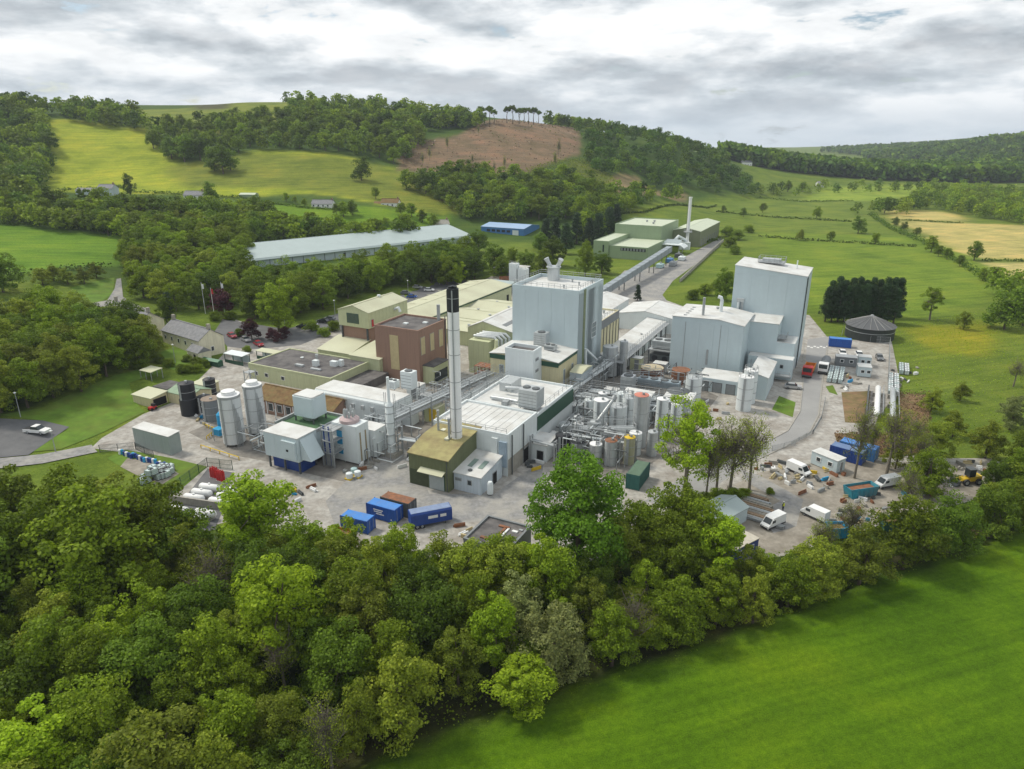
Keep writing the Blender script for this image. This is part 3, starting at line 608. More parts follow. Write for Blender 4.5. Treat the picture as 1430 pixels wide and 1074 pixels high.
# far woods that read as one mass
def woods(name, label, pts, nq, lsize, hr, tints, m=L_WOOD):
    var = [crown_pts(nq, 1.0, 11, 5.0, 40, 50 + i, 'round', 0.27) for i in range(4)]
    VV = []; TT = []
    for x, y in pts:
        p, n, _ = var[random.randrange(4)]; h = random.uniform(*hr); s = h / 11; a = random.uniform(0, 6.283); ca, sa = math.cos(a), math.sin(a)
        Rm = np.array([[ca, -sa, 0], [sa, ca, 0], [0, 0, 1]])
        v = quads_from((p @ Rm.T) * s * np.array([1.15, 1.15, 1]) + np.array([x, y, gz(x, y)]), n @ Rm.T, np.full(nq, lsize * s)); VV.append(v)
        t = random.choice(tints); k = random.uniform(0.65, 1.3); TT.append(np.tile(np.array([t[0] * k, t[1] * k, t[2] * k, 1]), (nq * 4, 1)))
    V_ = np.concatenate(VV); me = mesh_np(name, V_, quad_idx(len(V_) // 4), m)
    a = me.color_attributes.new('tint', 'FLOAT_COLOR', 'POINT'); a.data.foreach_set('color', np.concatenate(TT).astype(np.float32).ravel())
    return tag(link(name, me), label, 'woodland', None, 'stuff')
TN = [(0.7, 0.75, 0.8), (1, 1, 1), (1.3, 1.2, 1), (0.55, 0.65, 0.8), (1.15, 1.05, 1.1)]
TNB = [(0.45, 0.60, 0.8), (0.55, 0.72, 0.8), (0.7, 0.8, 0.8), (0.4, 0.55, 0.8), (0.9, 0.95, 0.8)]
woods('woodland', 'mixed wood covering the wooded shoulder of the hill', scatter(TP([(-200,160),(0,150),(58,160),(70,230),(62,262),(40,285),(-200,300)]), 8.5, 1500), 420, 0.95, (12, 18), TN)
w3 = scatter(hw[0], 11, 700, existing=IND) + scatter(TP([(400,158),(560,160),(640,176),(690,172),(560,186),(420,175)]), 9, 700) + scatter(TP([(95,168),(150,166),(205,178),(205,185),(110,172)]), 8, 150) + scatter(TP([(55,160),(100,158),(200,165),(110,166)]), 9, 200) + scatter(TP([(350,142),(420,140),(560,160),(600,172),(420,160)]), 9, 500)
w3 += scatter(TP([(556,172),(600,176),(650,182),(676,176),(640,168),(570,162)]), 8, 500) + scatter(TP([(757,173),(800,186),(838,200),(845,192),(790,174)]), 7, 500)
woods('woodland', 'leafy wood along the crest of the hill', w3, 320, 1.1, (11, 17), TN)
w4 = scatter(TP([(806,205),(830,192),(920,191),(985,216),(1060,271),(1035,276),(955,264),(905,258),(880,238),(835,245)]), 7.6, 5000) 
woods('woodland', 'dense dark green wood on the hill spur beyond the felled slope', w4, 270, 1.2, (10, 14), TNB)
w5 = scatter(hw[1], 7.5, 1500, existing=IND) + scatter(hw[2], 7, 1500, existing=IND) + scatter(TP([(640,300),(760,318),(850,330),(780,345),(660,330)]), 8, 600) + scatter(TP([(800,255),(850,270),(930,280),(960,285),(880,300),(830,290)]), 9, 300)
w5 = [p for p in w5 if not (-48 < p[0] < 40 and 372 < p[1] < 462)]
woods('woodland', 'mixed wood at the foot of the hill behind the works', w5, 400, 1.0, (9, 14), TN)
w6 = scatter(TP([(1240,310),(1300,285),(1430,300),(1600,310),(1600,290),(1430,272),(1300,262),(1290,272)]), 10, 1500) + scatter(TP([(1290,292),(1340,300),(1440,318),(1600,325),(1600,300),(1430,290)]), 8, 1200)
woods('woodland', 'bright rounded trees at the edge of the hay fields', w6, 260, 1.05, (9, 13), [(1.3, 1.25, 1.1), (1, 1.05, 1), (1.5, 1.35, 1.0)])
def farpts(n, x0, x1, y0, y1, zmin): 
    out = []
    for _ in range(n):
        x, y = random.uniform(x0, x1), random.uniform(y0, y1)
        if x > y * 0.28 and x < y * 0.85 and gz(x, y) > zmin: out.append((x, y))
    return out
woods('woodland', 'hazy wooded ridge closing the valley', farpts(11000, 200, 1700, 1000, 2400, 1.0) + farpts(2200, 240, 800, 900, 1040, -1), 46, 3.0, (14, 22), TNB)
# hedges between the valley fields
def hedge(pxs, h, w, label):
    q = [T(*a) for a in pxs]; C_ = []; 
    for a, b in zip(q[:-1], q[1:]):
        L = math.hypot(b[0] - a[0], b[1] - a[1]); k = int(L * 9)
        t = rng.uniform(0, 1, k); x = a[0] + (b[0] - a[0]) * t + rng.normal(0, w * 0.35, k); y = a[1] + (b[1] - a[1]) * t + rng.normal(0, w * 0.35, k)
        hh = h * (0.75 + 0.35 * np.sin(t * L * 0.7) * np.sin(t * L * 0.23)); z = np.array([gz(i, j) for i, j in zip(x, y)]) + rng.uniform(0.05, 1, k) * hh
        C_.append(np.stack([x, y, z], 1))
    C_ = np.concatenate(C_); n = rng.normal(size=C_.shape) + np.array([0, 0, 0.6]); n /= np.linalg.norm(n, axis=1)[:, None]
    me = mesh_np('hedge', quads_from(C_, n, np.full(len(C_), 0.75)), quad_idx(len(C_)), L_HEDGE)
    return tag(link('hedge', me), label, 'hedge', 'field hedges')
for a, h, w, lab in [([(1000,296),(1080,304),(1190,310)], 1.6, 1.5, 'low dark hedge crossing the far valley pasture'), ([(1060,331),(1130,336),(1280,345)], 1.8, 1.5, 'low dark hedge crossing the middle valley pasture'), ([(1215,300),(1240,318),(1290,340),(1340,368),(1372,388),(1425,415)], 3.2, 3, 'tall hedge between green pasture and hay fields'),
                     ([(1060,276),(1120,282),(1190,281)], 1.8, 1.6, 'far hedge at the foot of the wooded spur'), ([(1245,307),(1345,312)], 1.2, 1.2, 'thin hedge between the two pale hay fields'), ([(1372,364),(1460,366)], 1.4, 1.4, 'thin hedge at the near edge of the hay field'),
                     ([(85,266),(165,261),(180,268),(300,275),(345,277)], 2.0, 1.6, 'hedge bank behind the hillside farmhouse'), ([(330,278),(420,290),(500,296)], 1.6, 1.5, 'hedge between hill pasture and lower green field'), ([(0,314),(90,317),(185,331)], 3, 3, 'thick hedge along the top of the lane field'), ([(0,384),(60,384),(90,378),(150,374)], 2.6, 3, 'thick hedge along the lower edge of the lane field'),
                     ([(920,345),(960,345),(1005,335)], 2.0, 2, 'hedge behind the far plant'), ([(840,300),(900,297),(1000,288)], 1.6, 1.6, 'hedge along the lane under the wooded spur')]:
    hedge(a, h, w, lab)
# scrub and brash
def scrub(name, label, poly, n, size, hh, m):
    xs = [q[0] for q in poly]; ys = [q[1] for q in poly]; x = rng.uniform(min(xs), max(xs), n); y = rng.uniform(min(ys), max(ys), n); k = inpoly(poly, x, y); x, y = x[k], y[k]
    z = np.array([gz(i, j) for i, j in zip(x, y)]) + rng.uniform(0, 1, len(x)) ** 2 * hh; nn = rng.normal(size=(len(x), 3)) + np.array([0, 0, 0.7]); nn /= np.linalg.norm(nn, axis=1)[:, None]
    me = mesh_np(name, quads_from(np.stack([x, y, z], 1), nn, np.full(len(x), size)), quad_idx(len(x)), m); return tag(link(name, me), label, 'undergrowth', None, 'stuff')
scrub('undergrowth', 'nettles and brambles under the riverside trees', bp, 60000, 0.26, 0.9, L_MID)
scrub('field_margin', 'tall rough grass along the river edge of the riverside field', [(x + dx, y - dy) for x, y in RIV for dx, dy in [(0, -0.4)]] + [(x, y - 2.4) for x, y in RIV[::-1]], 22000, 0.16, 0.45, L_LIGHT)
BRASH = mat('felled brash', (0.20, 0.13, 0.095), 0.95, 0.4, 0.8)
scrub('felled_brash', 'brown brash and stumps on the felled slope', TP(fields[8][0]), 9000, 1.1, 0.9, BRASH)
scrub('felled_brash', 'pale dry branches lying on the felled slope', TP(fields[8][0]), 6000, 1.3, 0.7, mat('pale dry brash', (0.36, 0.27, 0.20), 0.95, 0.3, 0.5))
scrub('felled_brash', 'dark stumps and green tufts on the felled slope', TP(fields[8][0]), 3000, 1.4, 1.2, L_DARK)
for px, py, h in [(600,225,12),(625,212,14),(590,232,11),(660,232,10),(780,218,15),(775,238,16),(705,238,12),(690,245,11),(640,240,10),(668,190,10),(575,215,13)]: T2('bare', px, py, h, 0.45, 'thin tree left standing on the felled slope', 'thin trees on the felled slope')
scrub('bracken', 'scrubby green regrowth on the slope beside the felled area', TP([(770,225),(820,222),(860,250),(850,290),(740,265),(700,250)]), 9000, 0.8, 1.6, L_OLIVE)
scrub('bracken', 'rough tussocky growth of the meadow beside the works', TP([(1250,455),(1420,425),(1700,440),(1700,620),(1400,620),(1300,600),(1265,540)]), 26000, 0.24, 0.35, L_LIGHT)

TWIG = mat('brown twigs', (0.20, 0.13, 0.075), 0.95, 0.35, 1.5)
scrub('dry_scrub', 'brown dry scrub on the bank below the walled yard', PP((1165,605),(1240,606),(1290,610),(1292,634),(1215,642),(1170,624)), 7000, 0.28, 0.9, TWIG)
scrub('dry_scrub', 'brown dry scrub beside the long storage vessels', PP((1252,548),(1302,550),(1298,618),(1256,620)), 7000, 0.28, 1.1, TWIG)
scrub('dry_scrub', 'rough green weeds along the compound edge', PP((1000,785),(1100,768),(1240,722),(1390,685),(1395,700),(1240,742),(1100,790),(1000,805)), 9000, 0.22, 0.8, L_MID)
for px, py, h, k in [(228,800,13,'mid'),(270,812,10,'dark'),(185,790,13,'olive'),(110,780,13,'mid'),(30,770,12,'mid'),(430,812,9,'mid'),(480,820,9,'light')]: belt(k, px, py, h * 0.95)
for px, py, h in [(222,506,2.4),(236,512,2.2),(262,505,2.0),(274,512,2.6),(284,512,2.4),(254,521,2.4),(266,520,2.4),(278,519,2.2),(205,500,3),(196,515,2.6),(345,492,2),(300,448,3),(322,446,3),(335,470,2.5)]: T2('bush', px, py, h, 1.25, 'clipped bush in the cottage garden and gate beds', 'garden bushes by the cottages', 'bush')

for i, (px, py, h, k) in enumerate([(900,790,11,'mid'),(945,775,11,'mid'),(865,812,10,'olive'),(1060,822,6,'mid'),(1120,806,5.5,'olive'),(1180,790,5.5,'olive'),(1000,812,10,'light'),(700,845,10,'mid'),(745,838,9,'light'),(560,820,9,'mid'),(620,828,9,'olive'),(1415,690,8,'mid')]): belt(k, px, py, h * 0.9)
for px, py, h in [(1185,765,9),(1140,785,8),(1262,715,9),(1285,668,10)]: T2('bare', px, py, h, 0.8, 'twiggy pale tree leaning over the compound edge', 'twiggy trees at the compound edge')
woods('woodland', 'scattered trees and hedgerow clumps closing the far valley fields', scatter(TP([(1060,272),(1150,262),(1290,262),(1300,270),(1200,270),(1080,277)]), 16, 260) + scatter(TP([(1195,300),(1230,292),(1300,284),(1330,290),(1250,300)]), 12, 200) + scatter(TP([(1380,410),(1430,400),(1520,410),(1520,450),(1430,440)]), 12, 80), 260, 1.05, (8, 13), TN)
# ---------------------------------------------------------------- building kit
GREYW = mat('pale grey cladding', (0.51, 0.60, 0.63), 0.45, 0.04, 0.3, streak=0.05)
WHITE = mat('white cladding', (0.68, 0.73, 0.74), 0.45, 0.04, 0.4, streak=0.12)
WROOF = mat('white sheet roof', (0.62, 0.63, 0.62), 0.5, 0.07, 0.35, dirt=(0.40, 0.38, 0.34), dirt_amt=0.55, dirt_scale=0.25)
CREAM = mat('cream cladding', (0.60, 0.55, 0.35), 0.55, 0.07, 0.5, streak=0.28)
CREAMG = mat('cream green sheeting', (0.50, 0.53, 0.33), 0.55, 0.07, 0.4, streak=0.25)
CREAMR = mat('cream green roof', (0.52, 0.53, 0.38), 0.6, 0.08, 0.3, dirt=(0.33, 0.31, 0.22), dirt_amt=0.5, dirt_scale=0.15)
PGREEN = mat('pale green cladding', (0.27, 0.35, 0.22), 0.5, 0.05, 0.3, streak=0.12)
PGREENR = mat('pale green roof', (0.50, 0.55, 0.42), 0.5, 0.06, 0.3)
OLIVE = mat('olive green cladding', (0.145, 0.165, 0.085), 0.55, 0.10, 0.6, streak=0.4)
OLIVER = mat('mossy olive roof', (0.32, 0.29, 0.13), 0.8, 0.15, 0.5, dirt=(0.20, 0.15, 0.08), dirt_amt=0.7, dirt_scale=0.4)
DGREEN = mat('dark green trim', (0.035, 0.09, 0.06), 0.5, 0.1, 1)
BRICK = mat('red brown brick', (0.29, 0.185, 0.14), 0.9, 0.16, 6.0, streak=0.25, bump=0.4, bscale=12)
FELT = mat('grey felt roof', (0.095, 0.09, 0.092), 0.9, 0.2, 0.6, dirt=(0.20, 0.19, 0.18), dirt_amt=0.6, dirt_scale=0.3)
MOSS = mat('mossy brown roof tiles', (0.17, 0.105, 0.05), 0.95, 0.35, 1.2, dirt=(0.20, 0.17, 0.07), dirt_amt=0.7, dirt_scale=0.8, bump=0.6, bscale=6)
SLATE = mat('weathered slate', (0.19, 0.195, 0.21), 0.8, 0.2, 1.2, dirt=(0.28, 0.28, 0.28), dirt_amt=0.6, dirt_scale=0.9, bump=0.4, bscale=8)
RENDER = mat('cream render', (0.68, 0.65, 0.50), 0.9, 0.08, 0.8, streak=0.3)
STONE = mat('rubble stone', (0.33, 0.31, 0.26), 0.95, 0.25, 3.0, bump=0.5, bscale=6)
LGREYR = mat('blue grey sheet roof', (0.36, 0.43, 0.43), 0.45, 0.05, 0.2)
BLUE = mat('blue cladding', (0.07, 0.20, 0.44), 0.5, 0.08, 0.5, streak=0.2)
BLUER = mat('pale blue roof', (0.30, 0.42, 0.60), 0.5, 0.06, 0.4)
STEEL = mat('galvanised steel', (0.36, 0.38, 0.39), 0.5, 0.15, 2.0, metal=0.3)
STAIN = mat('stainless steel', (0.50, 0.53, 0.54), 0.38, 0.08, 1.0, metal=0.35, streak=0.3)
DSTEEL = mat('dark painted steel', (0.09, 0.10, 0.105), 0.6, 0.2, 2.0)
RUST = mat('rusty steel', (0.26, 0.115, 0.06), 0.85, 0.3, 1.5, dirt=(0.14, 0.09, 0.07), dirt_amt=0.8, dirt_scale=0.9)
GLASS = mat('dark window glass', (0.03, 0.04, 0.045), 0.12, 0.1, 1.0, spec=0.6)
DARK = mat('dark opening', (0.015, 0.015, 0.016), 0.9, 0.1, 1.0)
YELLOW = mat('yellow paint', (0.62, 0.43, 0.03), 0.5, 0.1, 1.0, streak=0.2)
RED = mat('red paint', (0.45, 0.03, 0.03), 0.45, 0.1, 1.0)
BLACKP = mat('black plastic', (0.025, 0.027, 0.032), 0.5, 0.1, 1.0)
GREYT = mat('grey tank paint', (0.20, 0.215, 0.225), 0.6, 0.08, 0.6, streak=0.25)
LBLUE = mat('bright blue plastic', (0.03, 0.30, 0.55), 0.45, 0.1, 1.0)
DBLUE = mat('navy blue paint', (0.02, 0.06, 0.26), 0.45, 0.1, 1.0, streak=0.2)
TEAL = mat('teal green container paint', (0.035, 0.13, 0.115), 0.6, 0.12, 1.0, streak=0.35)
CONCR = mat('weathered concrete', (0.34, 0.325, 0.29), 0.9, 0.14, 1.0, streak=0.3, bump=0.2, bscale=8)
LOUV = mat('grey louvre', (0.22, 0.24, 0.25), 0.5, 0.1, 2.0)
FELTG = mat('green felt roof', (0.075, 0.155, 0.075), 0.9, 0.15, 0.8, dirt=(0.05, 0.09, 0.05), dirt_amt=0.6, dirt_scale=0.5)
WHITEP = mat('white paint', (0.74, 0.75, 0.75), 0.4, 0.04, 1.0)
TAN = mat('tan shutter', (0.50, 0.42, 0.24), 0.6, 0.08, 1.0, streak=0.25)
def site(name, label, cat, u, v, z=None, da=0.0, group=None):
    x, y = W(u, v); return thing(name, label, cat, (x, y, gz(x, y) if z is None else z), ANG + R(da), group)
def wpanels(root, face, a0, a1, z0, z1, m, pw, base=0.0, name='wall_panel'):
    """separate cladding panels proud of a wall: face f (y = base) or r (x = base)"""
    n = max(1, round((a1 - a0) / pw)); w = (a1 - a0) / n; mb = MB()
    if face == 'f': mb.box(0.015, w - 0.015, -0.07, 0.01, z0, z1)
    else: mb.box(-0.01, 0.07, 0.015, w - 0.015, z0, z1)
    me = mb.mesh(name, m)
    for i in range(n): link(name, me, root, (a0 + i * w, base, 0) if face == 'f' else (base, a0 + i * w, 0))
def roof_prof(kind, S, h, rise, split=0.5, t=0.14, ov=0.25):
    """closed roof section across span S (coordinate runs -S..0 or 0..S shifted by caller)"""
    if kind == 'mono': top = [(-ov, h + 0.01), (S + ov, h + rise)]
    elif kind == 'gable': top = [(-ov, h - 0.05), (S * split, h + rise), (S + ov, h - 0.05)]
    return [(a, z + 0.02) for a, z in top] + [(a, z + t + 0.02) for a, z in top[::-1]]
def shell(root, L, D, h, wm, rm, roof='flat', rise=1.2, pw=None, parapet=0.0, split=0.5, z0=-0.3, ov=0.25, wname='wall'):
    mb = MB()
    if roof == 'flat': mb.box(-L, 0, 0, D, z0, h)
    elif roof == 'gable_y': mb.yprism([(-L, z0), (0, z0), (0, h), (-L + L * split, h + rise), (-L, h)], 0, D)
    elif roof == 'gable_x': mb.xprism([(0, z0), (D, z0), (D, h), (D * split, h + rise), (0, h)], -L, 0)
    elif roof == 'mono_y': mb.xprism([(0, z0), (D, z0), (D, h + rise), (0, h)], -L, 0)
    elif roof == 'mono_x': mb.yprism([(-L, z0), (0, z0), (0, h), (-L, h + rise)], 0, D)
    mb.build(wname, wm, root); r = MB()
    if roof == 'flat': r.box(-L + 0.02, -0.02, 0.02, D - 0.02, h + 0.004, h + 0.06)
    elif roof == 'gable_y': r.yprism([(-L + a, z) for a, z in roof_prof('gable', L, h, rise, split)], -ov, D + ov)
    elif roof == 'gable_x': r.xprism(roof_prof('gable', D, h, rise, split), -L - ov, ov)
    elif roof == 'mono_y': r.xprism(roof_prof('mono', D, h, rise), -L - ov, ov)
    elif roof == 'mono_x': r.yprism([(-a, z) for a, z in roof_prof('mono', L, h, rise)], -ov, D + ov)
    ro = r.build('roof', rm, root)
    if parapet:
        q = MB(); t = 0.3
        q.box(-L - .05, .05, -.05, t, h, h + parapet).box(-L - .05, .05, D - t, D + .05, h, h + parapet).box(-L - .05, -L + t, t, D - t, h, h + parapet).box(-t, .05, t, D - t, h, h + parapet)
        q.build('parapet', wm, root)
    if pw:
        wpanels(root, 'f', -L, 0, 0, h, wm, pw); wpanels(root, 'r', 0, D, 0, h, wm, pw)
    if roof.startswith('gable'):
        c = MB()
        if roof == 'gable_y': x = -L + L * split; c.box(x - .2, x + .2, -ov, D + ov, h + rise + .12, h + rise + .22)
        else: y = D * split; c.box(-L - ov, ov, y - .2, y + .2, h + rise + .12, h + rise + .22)
        c.build('ridge_cap', rm, ro)
    return ro
def opening(root, name, face, a, z, w, h, m, frame=None, base=0.0, proud=0.09, sub='pane'):
    """window or door: a frame proud of the wall with its pane or leaf as a sub-part"""
    fm = frame or STEEL
    def bx(a0, a1, z0_, z1_, p): 
        return MB().box(a0, a1, base - p, base + .03, z0_, z1_) if face == 'f' else MB().box(base - .03, base + p, a0, a1, z0_, z1_)
    o = bx(a, a + w, z, z + h, proud).build(name, fm, root)
    bx(a + .12, a + w - .12, z + .1, z + h - .12, proud + .02).build(sub, m, o); return o
def railing(root, pts, zb=0.0, hh=1.1, step=2.0, m=None, name='railing', r=0.045):
    mb = MB()
    for a, b in zip(pts[:-1], pts[1:]):
        a, b = Vector(a), Vector(b); n = max(1, int((b - a).length / step))
        for k in (0.55, 1.0): mb.tube([a + Vector((0, 0, hh * k)), b + Vector((0, 0, hh * k))], r, 4)
        for i in range(n + 1): p = a.lerp(b, i / n); mb.tube([p, p + Vector((0, 0, hh))], r, 4)
    return mb.build(name, m or STEEL, root)
def vent(root, x, y, z, r=0.3, h=0.8, m=None, name='roof_vent'):
    o = MB().lathe([(r * .8, z - .05), (r * .8, z + h * .7), (r * 1.25, z + h * .72), (r * 1.1, z + h)], x, y, 10).build(name, m or STEEL, root); return o
def fan_unit(root_or_none, label, u, v, z, w, d, h, fans=2, m=None, cat='cooling unit'):
    t = site('cooling_unit', label, cat, u, v, z); MB().box(-w / 2, w / 2, -d / 2, d / 2, 0.25, h).build('casing', m or STAIN, t)
    for sx in (-1, 1):
        for sy in (-1, 1): MB().box(sx * w * .42 - .06, sx * w * .42 + .06, sy * d * .42 - .06, sy * d * .42 + .06, -.02, .25).build('foot', DSTEEL, t)
    for i in range(fans):
        x = -w / 2 + (i + .5) * w / fans; r = min(w / fans, d) * .4
        f = MB().lathe([(r, h - .01), (r, h + .18), (r * .9, h + .2)], x, 0, 14).build('fan_ring', DSTEEL, t)
        mb = MB()
        for k in range(4): a = k * math.pi / 4; mb.box(x - r * .85, x + r * .85, -.05, .05, h + .205, h + .22) if k == 0 else mb.tube([(x - r * .85 * math.cos(a), -r * .85 * math.sin(a), h + .21), (x + r * .85 * math.cos(a), r * .85 * math.sin(a), h + .21)], .04, 4)
        mb.build('fan_blade', LOUV, f)
    mb = MB()
    for k in range(5): mb.box(-w / 2 + .1, w / 2 - .1, -d / 2 - .04, -d / 2 + .01, .5 + k * (h - .7) / 5, .5 + k * (h - .7) / 5 + .08)
    mb.build('louvre', LOUV, t); return t

# ---------------------------------------------------------------- the central drying tower and its neighbours
t = site('drying_tower', 'tall pale grey clad tower block with railed white flat roof at the centre', 'building', -60.3, 154.5)
shell(t, 17.6, 16.6, 24, GREYW, WROOF, 'flat', parapet=0.9, pw=3.5)
wpanels(t, 'r', 0, 16.6, 0, 24, GREYW, 5.5)
railing(t, [(-17.3, .35, 24.9), (-.4, .35, 24.9), (-.4, 16.2, 24.9), (-17.3, 16.2, 24.9), (-17.3, .35, 24.9)], hh=1.1, step=1.5)
MB().box(-.02, .13, 3.0, 4.4, 1, 24.6).build('green_glazing_strip', mat('green glazing', (0.16, 0.20, 0.10), 0.4, 0.15, 1.0, streak=.3), t)
w_ = MB().box(0, .16, 9.2, 12.2, 11, 15).build('window', WHITE, t)
for i in range(2):
    for j in range(3): MB().box(.1, .19, 9.35 + i * 1.45, 10.65 + i * 1.45, 11.2 + j * 1.27, 12.35 + j * 1.27).build('pane', mat('blue grey glass', (0.08, 0.14, 0.17), 0.15, 0.1, 1.0, spec=.6), w_)
s_ = MB().lathe([(1.6, 24), (1.6, 27.2), (1.9, 27.3), (1.9, 27.6)], -12.5, 13.5, 18).build('exhaust_stack', STAIN, t)
for dx in (-1.6, 1.6): MB().tube([(-12.5 + dx * .6, 13.5, 27.5), (-12.5 + dx, 13.5, 28.6), (-12.5 + dx * 1.3, 13.3, 29.6)], [.55, .5, .7], 10).build('exhaust_cowl', STAIN, s_)
for x, y in ((-4, 10), (-7, 13), (-2, 14), (-6, 5)): vent(t, x, y, 24.05, .25, .9)
MB().tube([(.3, 4.9, 9.5), (.3, 4.9, 7), (1.4, 3.2, 3)], .35, 10).build('spout', WHITE, t)
MB().tube([(.4, 5.0, 9.3), (2.2, 8.0, 6.0)], .3, 10).build('spout', WHITE, t)
t = site('process_hall', 'cream panelled hall with dark green eaves in front of the grey tower', 'building', -60.3, 142.8)
shell(t, 17.6, 11.5, 10.5, CREAM, WROOF, 'gable_y', rise=0.9, ov=.35, split=.5); wpanels(t, 'f', -17.6, 0, 0, 9.0, CREAM, 3.5); wpanels(t, 'r', 0, 11.5, 0, 9.4, CREAM, 3.0)
MB().box(-17.75, .12, -.16, .0, 9.3, 10.4).build('fascia', DGREEN, t); MB().box(0, .14, .02, 11.4, 9.7, 10.4).build('fascia', DGREEN, t)
for a in (-15.2, -5.4): opening(t, 'window', 'f', a, 3.5, 1.3, 4.5, LOUV, GREYW, base=-.07)
for a in (3, 8): opening(t, 'window', 'r', a, 4, 1.0, 4, LOUV, GREYW, base=.07)
t = site('stair_tower', 'white open topped stair tower standing against the cream hall', 'building', -64.5, 138.3)
shell(t, 7.1, 4.4, 13.1, WHITE, FELT, 'flat', pw=7.2); q = MB(); q.box(-7.15, .05, -.08, .25, 13.1, 13.9).box(-7.15, .05, 4.15, 4.45, 13.1, 13.9).box(-7.15, -6.85, .25, 4.15, 13.1, 13.9).box(-.25, .05, .25, 4.15, 13.1, 13.9); q.build('parapet', WHITE, t)
for zz in (5.5, 8.5, 11.2): opening(t, 'window', 'r', 1.0, zz, 1.6, .7, LOUV, STEEL, base=.07)
fan_unit(t, 'louvred grey air handling unit on the white roof before the tower', -68.5, 151.5, 11.2, 3.2, 2.4, 3.4, 1)
fan_unit(t, 'flat grey condenser with open frame on the white roof before the tower', -65.2, 149.5, 11.1, 2.6, 2.0, 1.3, 2)
t = site('packing_hall', 'long cream hall with brown downpipe strips and grey fascia behind the tower', 'building', -60.7, 171.35)
shell(t, 17, 15, 13, CREAM, WROOF, 'flat', parapet=.5); wpanels(t, 'r', 0, 15, 0, 11.2, CREAM, 2.5)
MB().box(0, .15, 0, 15, 11.2, 13.5).build('fascia', GREYT, t)
for k in range(7): MB().box(.05, .2, k * 2.5 - .12 + .15, k * 2.5 + .12 + .15, 0, 11.2).build('downpipe', DSTEEL, t)
for x, y in ((-4, 4), (-8, 9), (-3, 11), (-12, 5)): vent(t, x, y, 13.05, .35, .9)
railing(t, [(-.4, .5, 13.5), (-.4, 14.5, 13.5)])
t = site('low_hall', 'low hall under a broad plain white roof beside the walkway', 'building', -54.8, 171.5)
shell(t, 5.7, 44, 4, WHITE, WROOF, 'mono_x', rise=.6); vent(t, -3, 12, 4.3, .3, .5); vent(t, -2, 25, 4.2, .3, .5)
t = site('gabled_store', 'white store with shallow gable roof beside the grey hall', 'building', -53.0, 216.2)
shell(t, 17.6, 16.6, 5, WHITE, WROOF, 'gable_y', rise=1.5, pw=4)
t = site('gabled_store', 'white gabled store behind the tower beside the conveyor foot', 'building', -73.5, 214)
shell(t, 16, 22, 5.5, WHITE, WROOF, 'gable_y', rise=1.6)
# walkway beside the low hall
t = site('walkway', 'grey railed steel walkway running beside the low white roof', 'walkway', -54.0, 168, 4.2)
MB().box(-.9, .9, 0, 46, -.15, 0).build('deck', STEEL, t); railing(t, [(-.85, 0, 0), (-.85, 46, 0)]); railing(t, [(.85, 0, 0), (.85, 46, 0)])
for k in range(8): MB().box(-.7, -.5, k * 6 + 1, k * 6 + 1.2, -4.2, -.15).box(.5, .7, k * 6 + 1, k * 6 + 1.2, -4.2, -.15).build('trestle', DSTEEL, t)

# ---------------------------------------------------------------- boiler house, chimney, white hall
t = site('boiler_house', 'olive green sheeted boiler house with mossy roof and roller door', 'building', -60.5, 95.1)
prof = [(0, -.3), (11.7, -.3), (11.7, 8.0), (5.0, 7.5), (0, 6.1)]; MB().xprism(prof, -8.3, 0).build('wall', OLIVE, t)
MB().xprism([(-.3, 6.05), (5, 7.53), (11.8, 8.05), (11.8, 8.2), (5, 7.68), (-.3, 6.2)], -8.5, .2).build('roof', OLIVER, t)
wpanels(t, 'f', -8.3, 0, 0, 5.9, OLIVE, 1.4)
opening(t, 'roller_door', 'f', -4.1, 0, 3.3, 3.0, mat('roller shutter', (0.38, 0.42, 0.42), .5, .06, 1, bands=(2, .25)), DGREEN, base=-.07, sub='shutter')
MB().box(-8.1, -4.3, -.12, -.05, .1, 3.1).build('door', mat('dark green door', (0.06, 0.075, 0.04), .6), t)
MB().xprism([(-1.3, 3.35), (-.05, 3.8), (-.05, 3.9), (-1.3, 3.45)], -5.8, -.6).build('canopy', CREAMR, t)
for x, y in ((-6.3, 7.5), (-3.6, 4.5)): MB().box(x, x + .8, y, y + 2.2, 7.6, 7.95).build('rooflight', mat('pale rooflight', (.62, .62, .50), .4), t)
for x, y, hh in ((-6.6, 7.4, 4.2), (-2.9, 5.2, 4.0)): MB().lathe([(.22, 7), (.22, 7.4 + hh), (.28, 7.4 + hh), (.28, 7.7 + hh)], x, y, 10).build('flue', STEEL, t)
MB().tube([(-.3, -.1, 6), (-.3, -.1, 0)], .07, 6).build('downpipe', DSTEEL, t)
t = site('chimney', 'very tall white round chimney with black top rising from the boiler house', 'chimney', -62.6, 101.6)
MB().lathe([(1.0, 0), (1.0, 31.2)], n=24).build('shaft', mat('chimney white', (.82, .83, .83), .45, .03, .5, streak=.06), t); MB().lathe([(1.02, 31.2), (1.02, 35.2)], n=24).build('top', BLACKP, t)
for k in range(3): a = k * 2.094; MB().lathe([(.36, 35.1), (.36, 35.6)], .45 * math.cos(a), .45 * math.sin(a), 10).build('flue_mouth', BLACKP, t)
for z_ in (9, 13.5, 18.5, 23.5, 28, 33.5): MB().lathe([(1.04, z_), (1.04, z_ + .1)], n=24).build('band', STEEL, t)
MB().box(.35, .55, -1.12, -1.02, 8, 35).build('ladder', STEEL, t); MB().tube([(-.7, -.85, 8), (-.7, -.85, 35)], .05, 5).build('cable', DSTEEL, t)
t = site('white_hall', 'white clad hall with parapeted ribbed white roof behind the boiler house', 'building', -54.0, 105.2)
